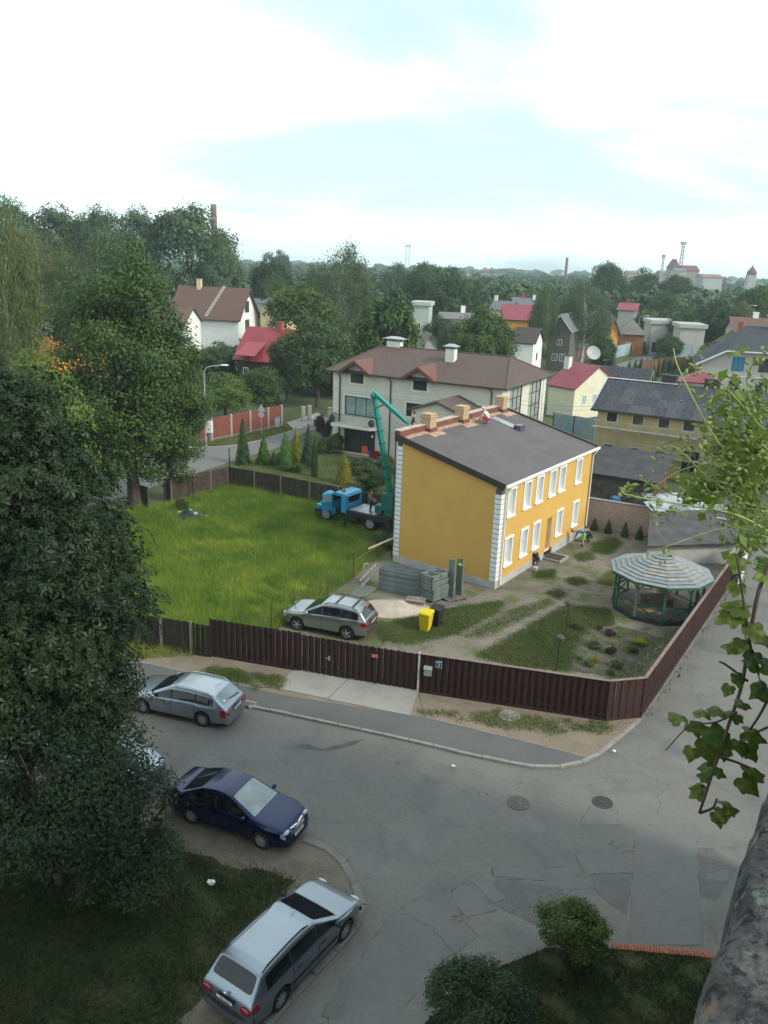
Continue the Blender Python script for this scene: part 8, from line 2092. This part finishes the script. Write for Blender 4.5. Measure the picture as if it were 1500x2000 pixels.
CROUCH = dict(pelvis=(-.18, 0, .36), waist=(-.10, 0, .52), chest=(.08, 0, .74), neck=(.17, 0, .90), head0=(.24, 0, .98), head1=(.32, 0, 1.12), shL=(.10, .20, .78), shR=(.10, -.20, .78), elL=(.26, .24, .54), elR=(.26, -.24, .54), wrL=(.44, .12, .36), wrR=(.44, -.12, .36), hipL=(-.16, .10, .36), hipR=(-.16, -.10, .36), knL=(.22, .17, .50), knR=(.22, -.17, .48), anL=(-.02, .15, .09), anR=(-.02, -.15, .09), toL=(.17, .17, .045), toR=(.17, -.17, .045))
BEND = dict(pelvis=(-.05, 0, .88), waist=(.10, 0, 1.00), chest=(.38, 0, 1.06), neck=(.56, 0, 1.06), head0=(.65, 0, 1.04), head1=(.80, 0, 1.04), shL=(.42, .19, 1.02), shR=(.42, -.19, 1.02), elL=(.50, .21, .74), elR=(.50, -.21, .74), wrL=(.58, .13, .48), wrR=(.58, -.13, .48), hipL=(-.05, .10, .86), hipR=(-.05, -.10, .86), knL=(.04, .12, .47), knR=(.04, -.12, .47), anL=(-.04, .12, .09), anR=(-.04, -.12, .09), toL=(.14, .14, .04), toR=(.14, -.14, .04))
STAND = dict(pelvis=(0, 0, .94), waist=(.0, 0, 1.10), chest=(.03, 0, 1.34), neck=(.04, 0, 1.50), head0=(.06, 0, 1.58), head1=(.07, 0, 1.72), shL=(.02, .20, 1.40), shR=(.02, -.20, 1.40), elL=(.06, .25, 1.12), elR=(.06, -.25, 1.12), wrL=(.26, .18, .98), wrR=(.26, -.18, .98), hipL=(0, .10, .92), hipR=(0, -.10, .92), knL=(.03, .12, .49), knR=(.03, -.12, .49), anL=(-.03, .12, .09), anR=(-.03, -.12, .09), toL=(.14, .14, .04), toR=(.14, -.14, .04))
DOWN = dict(look=(.5, 0, -1)); FWD = dict(look=(1, 0, -.2))
HL = (('wrL', 'elL', 'skin'), ('wrR', 'elR', 'skin'))
red_w = M('workwear_red', (0.42, 0.035, 0.04), .8, .15, 5); white_w = M('shirt_white', (0.62, 0.62, 0.60), .8, .08, 5); dark_w = M('shirt_dark', (0.025, 0.027, 0.04), .8, .2, 5); jeans = M('jeans', (0.045, 0.06, 0.09), .85, .2, 6); blue_w = M('shirt_blue', (0.03, 0.12, 0.27), .8, .12, 5); green_w = M('shorts_green', (0.16, 0.62, 0.07), .7, .08, 5); black_w = M('jacket_black', (0.012, 0.012, 0.014), .8, .2, 5); brown_w = M('trousers_brown', (0.06, 0.045, 0.035), .85, .2, 5)
u_, n_ = Vector((math.cos(YA), math.sin(YA))), Vector((-math.sin(YA), math.cos(YA)))
def yl(x, y, z): p = Vector((6.55, 44.29)) + u_ * x + n_ * y; return (p.x, p.y, z)
person('roofer in red work trousers and white shirt crouching on the dark roof', yl(8.5, 5.75, RZ(5.75) + .13), YA + math.pi / 2, CROUCH, bones_of('top', 'top', 'skin', 'leg', 'leg', 'shoe'), RAD, dict(skin=skin, top=white_w, leg=red_w, shoe=boots), ('cap', white_w), HL, extra=DOWN)
person('worker in dark clothes standing in the raised platform basket', tuple(BASKET_W), YA - math.pi / 2 + .5, STAND, bones_of('top', 'top', 'skin', 'leg', 'leg', 'shoe'), RAD, dict(skin=skin, top=dark_w, leg=jeans, shoe=boots), ('hair', hair_b), HL, extra=FWD)
wp = Vector((tc_.x, tc_.y)) + Vector((math.cos(tang), math.sin(tang))) * .15 + Vector((-math.sin(tang), math.cos(tang))) * .75
person('worker in dark top and jeans standing on the lorry deck', (wp.x, wp.y, 1.172), tang + math.pi + .3, STAND, bones_of('top', 'skin', 'skin', 'leg', 'leg', 'shoe'), RAD, dict(skin=skin, top=dark_w, leg=jeans, shoe=boots), ('hair', hair_b), HL, extra=FWD)
pp = G(1046, 1106); person('person in a black jacket crouching at the plinth beside a white bucket', (pp.x, pp.y, .03), YA + math.pi / 2 - .2, CROUCH, bones_of('top', 'top', 'top', 'leg', 'leg', 'shoe'), RAD, dict(skin=skin, top=black_w, leg=brown_w, shoe=boots), ('hair', hair_r), HL, extra=FWD)
pp = G(1138, 1068); person('person in blue shirt and bright green shorts bending down at the wall foot', (pp.x, pp.y, .03), YA + math.pi * .62, BEND, bones_of('top', 'top', 'skin', 'leg', 'skin', 'shoe'), RAD, dict(skin=skin, top=blue_w, leg=green_w, shoe=boots), ('hair', hair_r), HL, extra=DOWN)
pp = G(1150, 1060); person('person in dark brown clothes crouching behind the bending one', (pp.x, pp.y, .03), YA + math.pi * .7, CROUCH, bones_of('top', 'top', 'skin', 'leg', 'leg', 'shoe'), RAD, dict(skin=skin, top=brown_w, leg=dark_w, shoe=boots), ('hair', hair_b), HL, extra=FWD)
pp = G(1045, 1117); o = thing('bucket', 'white bucket beside the crouching person in black', 'bucket', (pp.x, pp.y, .03)); MB().lathe([(.13, 0), (.17, .30), (.175, .31)], 14).build('pail', white_p, o, True); MB().lathe([(.16, .312), (.02, .314)], 14).build('contents', concrete_g, o)

# ================================================================== VINE ON THE PARAPET
vine_leaf = leafmat('vine_leaf', (0.095, 0.14, 0.022), (0.15, 0.20, 0.036), .45, .45, 3.0)
vine_leaf_d = leafmat('vine_leaf_dark', (0.055, 0.10, 0.024), (0.085, 0.14, 0.026), .35, .45, 3.0)
vine_bud = leafmat('vine_bud', (0.20, 0.26, 0.085), (0.28, 0.34, 0.13), .4, .5, 8.0)
vine_stem = M('vine_stem', (0.07, 0.045, 0.035), .8, .25, 20); vine_green = M('vine_shoot', (0.24, 0.30, 0.09), .6, .15, 20)
def lobed(size, seed, fold=.25):
    """a five-lobed leaf with toothed edge, folded along its midrib"""
    r_ = random.Random(seed); key = [(0, -.02), (.20, -.17), (.40, -.15), (.50, .04), (.46, .16), (.54, .34), (.47, .52), (.36, .55), (.24, .70), (.12, .86), (0, 1.0)]
    right = []
    for (xa, ya), (xb, yb) in zip(key, key[1:]):
        right.append((xa, ya)); right.append(((xa + xb) / 2 * 1.06 + r_.uniform(-.012, .012), (ya + yb) / 2 + r_.uniform(-.012, .012)))
    right.append(key[-1])
    out = right + [(-x * r_.uniform(.92, 1.06), y) for x, y in right[-2:0:-1]]
    cz = lambda x, y: -fold * abs(x) ** 1.3 * 1.1 - .34 * max(0, y) ** 2 + .045 * math.sin(9 * x + 7 * y + seed) + .05 * abs(math.sin(6 * y))
    vs = [(0, .30, .0)] + [(x, y, cz(x, y)) for x, y in out] + [(x * .55, .30 + (y - .30) * .55, cz(x * .55, .30 + (y - .30) * .55) + .012) for x, y in out]
    n = len(out); fs = []
    for i in range(n):
        j = (i + 1) % n; fs += [(1 + i, 1 + j, 1 + n + j, 1 + n + i), (1 + n + i, 1 + n + j, 0)]
    return MB().add([(x * size, y * size, z * size) for x, y, z in vs], fs)
def narrow(size, seed):
    r_ = random.Random(seed); out = [(0, 0), (.18, .12), (.30, .34), (.26, .58), (.14, .82), (0, 1.02)]
    out = out + [(-x, y) for x, y in out[-2:0:-1]]; n = len(out)
    vs = [(0, .45, .03)] + [(x, y, -.12 * abs(x) - .2 * y * y) for x, y in out]
    return MB().add([(x * size, y * size, z * size) for x, y, z in vs], [(0, 1 + i, 1 + (i + 1) % n) for i in range(n)])
leaf_l = [lobed(1, k).mesh('leaf', vine_leaf, True) for k in range(3)] + [narrow(1, 5).mesh('leaf', vine_leaf, True)]
leaf_d = [lobed(1, k + 9).mesh('leaf', vine_leaf_d, True) for k in range(3)]
vine = thing('grape_vine', 'vine with lobed leaves and hanging shoots reaching in from the right edge', 'vine', AT(1520, 1200, 2.0))
v0 = vine.location.copy()
def VP(px, py, Y): return AT(px, py, Y) - v0
def stem(pts, r0, r1, mat, name='stem'):
    P = smooth_line(pts, 5); n = len(P)
    return MB().tube(P, [r0 + (r1 - r0) * i / (n - 1) for i in range(n)], 6).build(name, mat, vine, True)
def put_leaf(px, py, Y, size_px, tip_ang, dark=False, pitch=55, narrow_=False, yaw=0):
    """size_px: length as seen; tip_ang: direction of the tip in the picture, degrees clockwise from up"""
    me_ = (leaf_d[rnd.randrange(3)] if dark else (leaf_l[3] if narrow_ else leaf_l[rnd.randrange(3)]))
    s = size_px * Y / FPX * 0.80
    a = R(tip_ang)
    basis = Matrix.Rotation(R(yaw), 4, 'Z') @ Matrix.Rotation(R(pitch), 4, 'X') @ Matrix.Rotation(-a, 4, 'Z')
    o = inst('leaf', me_, vine, VP(px, py, Y)); o.rotation_euler = basis.to_euler(); o.scale = (s, s, s)
    return o
# hanging main shoots
stem([VP(1560, 1010, 2.2), VP(1490, 1130, 2.1), VP(1462, 1260, 2.05), VP(1448, 1340, 2.0), VP(1425, 1410, 1.95), VP(1398, 1490, 1.9), VP(1366, 1588, 1.88)], .0062, .0036, vine_stem)
stem([VP(1530, 1300, 2.0), VP(1490, 1385, 2.0), VP(1465, 1425, 2.0)], .0045, .0032, vine_stem)
stem([VP(1366, 1588, 1.88), VP(1392, 1578, 1.88), VP(1400, 1560, 1.88)], .004, .003, vine_stem)
stem([VP(1405, 1478, 1.9), VP(1442, 1490, 1.9), VP(1462, 1500, 1.9)], .004, .003, vine_stem)
stem([VP(1440, 1390, 1.95), VP(1400, 1410, 1.95), VP(1345, 1420, 1.95), VP(1300, 1466, 1.95)], .0028, .0014, vine_stem)
for q in ([(1470, 1290), (1450, 1160), (1440, 1090)], [(1500, 1420), (1478, 1430)], [(1460, 1330), (1420, 1300), (1405, 1292)]):
    stem([VP(x, y, 2.0) for x, y in q], .004, .003, vine_stem)
# green flowering shoots
for q, r_ in (([(1560, 1080), (1450, 1010), (1330, 985), (1230, 968), (1212, 955)], .006), ([(1500, 1000), (1420, 985), (1310, 965), (1250, 935)], .005), ([(1480, 1010), (1390, 1000), (1330, 1000), (1280, 990)], .004), ([(1520, 930), (1430, 905), (1340, 915), (1270, 955)], .005),
              ([(1500, 1050), (1420, 1030), (1300, 1068), (1270, 1075)], .004), ([(1480, 950), (1400, 860), (1330, 730), (1315, 680)], .005), ([(1520, 900), (1460, 760), (1480, 690)], .005), ([(1510, 1400), (1478, 1310), (1450, 1220), (1448, 1150)], .005), ([(1500, 880), (1440, 820), (1370, 790)], .004), ([(1500, 850), (1430, 770), (1400, 740)], .004), ([(1470, 990), (1380, 930), (1330, 880), (1300, 870)], .004)):
    stem([VP(x, y, 2.15 + .1 * math.sin(x)) for x, y in q], r_ * .6, r_ * .25, vine_green, 'shoot')
# large leaves, placed one by one
for a in ((1330, 1410, 1.95, 52, -15, False, 60), (1352, 1430, 1.95, 48, 40, False, 50), (1388, 1420, 1.95, 74, 170, True, 70), (1382, 1450, 1.95, 72, 185, False, 60), (1352, 1462, 1.95, 42, 195, False, 60), (1372, 1425, 1.95, 40, -30, False, 55), (1372, 1400, 1.95, 46, 10, False, 55),
          (1402, 1398, 1.95, 52, 20, False, 60), (1428, 1400, 1.95, 52, 80, False, 55), (1440, 1372, 1.95, 44, 110, True, 50), (1455, 1430, 2.0, 62, 95, False, 45), (1462, 1452, 2.0, 60, 160, True, 70), (1442, 1448, 2.0, 48, 190, False, 60), (1410, 1435, 1.95, 46, 150, True, 60), (1415, 1460, 1.95, 40, 175, False, 60),
          (1375, 1545, 1.9, 42, -75, False, 50), (1370, 1548, 1.9, 40, -95, False, 60), (1462, 1510, 1.9, 66, 95, False, 58), (1450, 1520, 1.9, 62, 130, False, 60), (1400, 1590, 1.88, 42, 190, False, 60), (1412, 1575, 1.88, 56, 110, False, 55), (1410, 1580, 1.88, 44, 160, False, 60),
          (1398, 1505, 1.9, 34, 120, True, 55), (1388, 1500, 1.9, 38, -100, True, 50), (1385, 1520, 1.9, 36, -80, False, 50),
          (1460, 1190, 2.0, 70, -60, False, 50), (1440, 1200, 2.0, 64, -120, False, 60), (1470, 1220, 2.0, 54, 175, False, 60), (1448, 1250, 2.0, 44, 200, False, 60), (1480, 1240, 2.0, 50, 120, False, 55), (1475, 1275, 2.0, 46, -150, True, 55), (1440, 1268, 2.0, 42, -60, False, 50), (1462, 1300, 2.0, 52, 90, True, 55), (1488, 1300, 2.0, 64, 80, True, 55), (1440, 1318, 2.0, 40, 185, True, 60), (1500, 1345, 2.0, 62, -100, True, 50), (1425, 1340, 2.0, 34, 195, False, 60), (1478, 1340, 2.0, 46, 160, True, 60), (1495, 1260, 2.0, 56, 30, True, 55),
          (1385, 950, 2.2, 90, -140, False, 60), (1350, 925, 2.2, 60, 170, False, 60), (1410, 930, 2.2, 60, 150, True, 60), (1440, 1000, 2.2, 60, 180, False, 60), (1470, 1040, 2.2, 58, 160, True, 60), (1500, 1090, 2.2, 60, -170, True, 60), (1445, 1090, 2.1, 50, -150, False, 60), (1480, 1120, 2.1, 56, 120, False, 55), (1440, 1140, 2.1, 46, 190, False, 60), (1495, 1010, 2.2, 54, 30, False, 55),
          (1420, 800, 2.3, 50, -60, False, 55), (1450, 770, 2.3, 46, 20, False, 55), (1480, 800, 2.3, 50, 70, False, 55), (1440, 850, 2.3, 56, -100, False, 55), (1490, 870, 2.3, 56, 100, False, 55), (1400, 870, 2.3, 44, -140, False, 55), (1460, 900, 2.3, 56, 150, False, 55), (1420, 940, 2.3, 46, -160, False, 60), (1495, 940, 2.3, 56, 60, False, 50), (1455, 960, 2.3, 46, -60, False, 55)):
    put_leaf(*a[:5], dark=a[5], pitch=a[6] - 90 + rnd.uniform(-14, 14) + 60, yaw=rnd.uniform(-25, 25))
for k in range(16):
    px = rnd.triangular(1390, 1510, 1490); py = rnd.uniform(770, 1130); put_leaf(px, py, rnd.uniform(2.0, 2.4), rnd.uniform(18, 36), rnd.uniform(0, 360), rnd.random() < .25, rnd.uniform(10, 60), rnd.random() < .4, rnd.uniform(-40, 40))
# buds, tendrils and tiny leaves: too small to pick apart
g = np.random.default_rng(8); P_, Nn = [], []
mb = MB(); r_ = random.Random(12)
def spray(px, py, n, spread):
    for _ in range(n):
        x = r_.gauss(px, spread); y = r_.gauss(py, spread * .8); Y = r_.uniform(2.0, 2.4)
        c = VP(x, y, Y); s = r_.uniform(.0030, .0062)
        d = Vector((r_.gauss(0, 1), r_.gauss(0, 1), r_.gauss(0, .8))).normalized()
        mb.tube([c - d * s * 1.6, c - d * s * .6, c + d * s * .6, c + d * s * 1.9], [s * .3, s * .9, s * .8, s * .1], 5)
        mb.tube([c - d * s * 1.6, c - d * s * 4 + Vector((.01, 0, -.008))], s * .16, 3, False)
for (x, y, n_s, sp_) in ((1440, 800, 90, 38), (1470, 850, 130, 40), (1430, 880, 110, 42), (1470, 930, 150, 36), (1400, 930, 70, 36), (1440, 990, 90, 40), (1360, 960, 36, 28), (1310, 960, 22, 24), (1250, 950, 14, 18), (1222, 958, 14, 10), (1290, 1000, 22, 20), (1400, 760, 26, 26), (1480, 770, 60, 30), (1480, 1060, 70, 30), (1290, 1080, 8, 14), (1345, 720, 8, 20), (1480, 690, 6, 14), (1340, 870, 24, 22), (1300, 880, 8, 14)): spray(x, y, n_s, sp_)
mb.build('buds', vine_bud, vine, True)['kind'] = 'stuff'
pos = np.array([tuple(VP(g.normal(1455, 38), g.normal(900, 80), g.uniform(2.0, 2.4))) for _ in range(420)]); nor = unit(g, len(pos)) + np.array([0, -.5, .5]); nor /= np.linalg.norm(nor, axis=1, keepdims=True)
inst('small_leaves', np_mesh('small_leaves', leaves(g, pos, nor, .032, .7), None, vine_leaf, 4), vine)['kind'] = 'stuff'

# ================================================================== AIR
hz = MB().box(-2700, 2700, -70, 3100, -1.5, 75).build('haze', [])
hm = bpy.data.materials.new('haze'); hm.use_nodes = True; t = hm.node_tree; t.nodes.clear()
ov_ = t.nodes.new('ShaderNodeOutputMaterial'); pv = t.nodes.new('ShaderNodeVolumePrincipled')
pv.inputs['Color'].default_value = (0.74, 0.92, 1.0, 1); pv.inputs['Density'].default_value = 0.0003; pv.inputs['Anisotropy'].default_value = 0.2
t.links.new(pv.outputs[0], ov_.inputs['Volume'])
hz.data.materials.clear(); hz.data.materials.append(hm); hz['kind'] = 'stuff'; hz['label'] = 'thin summer haze over the town'
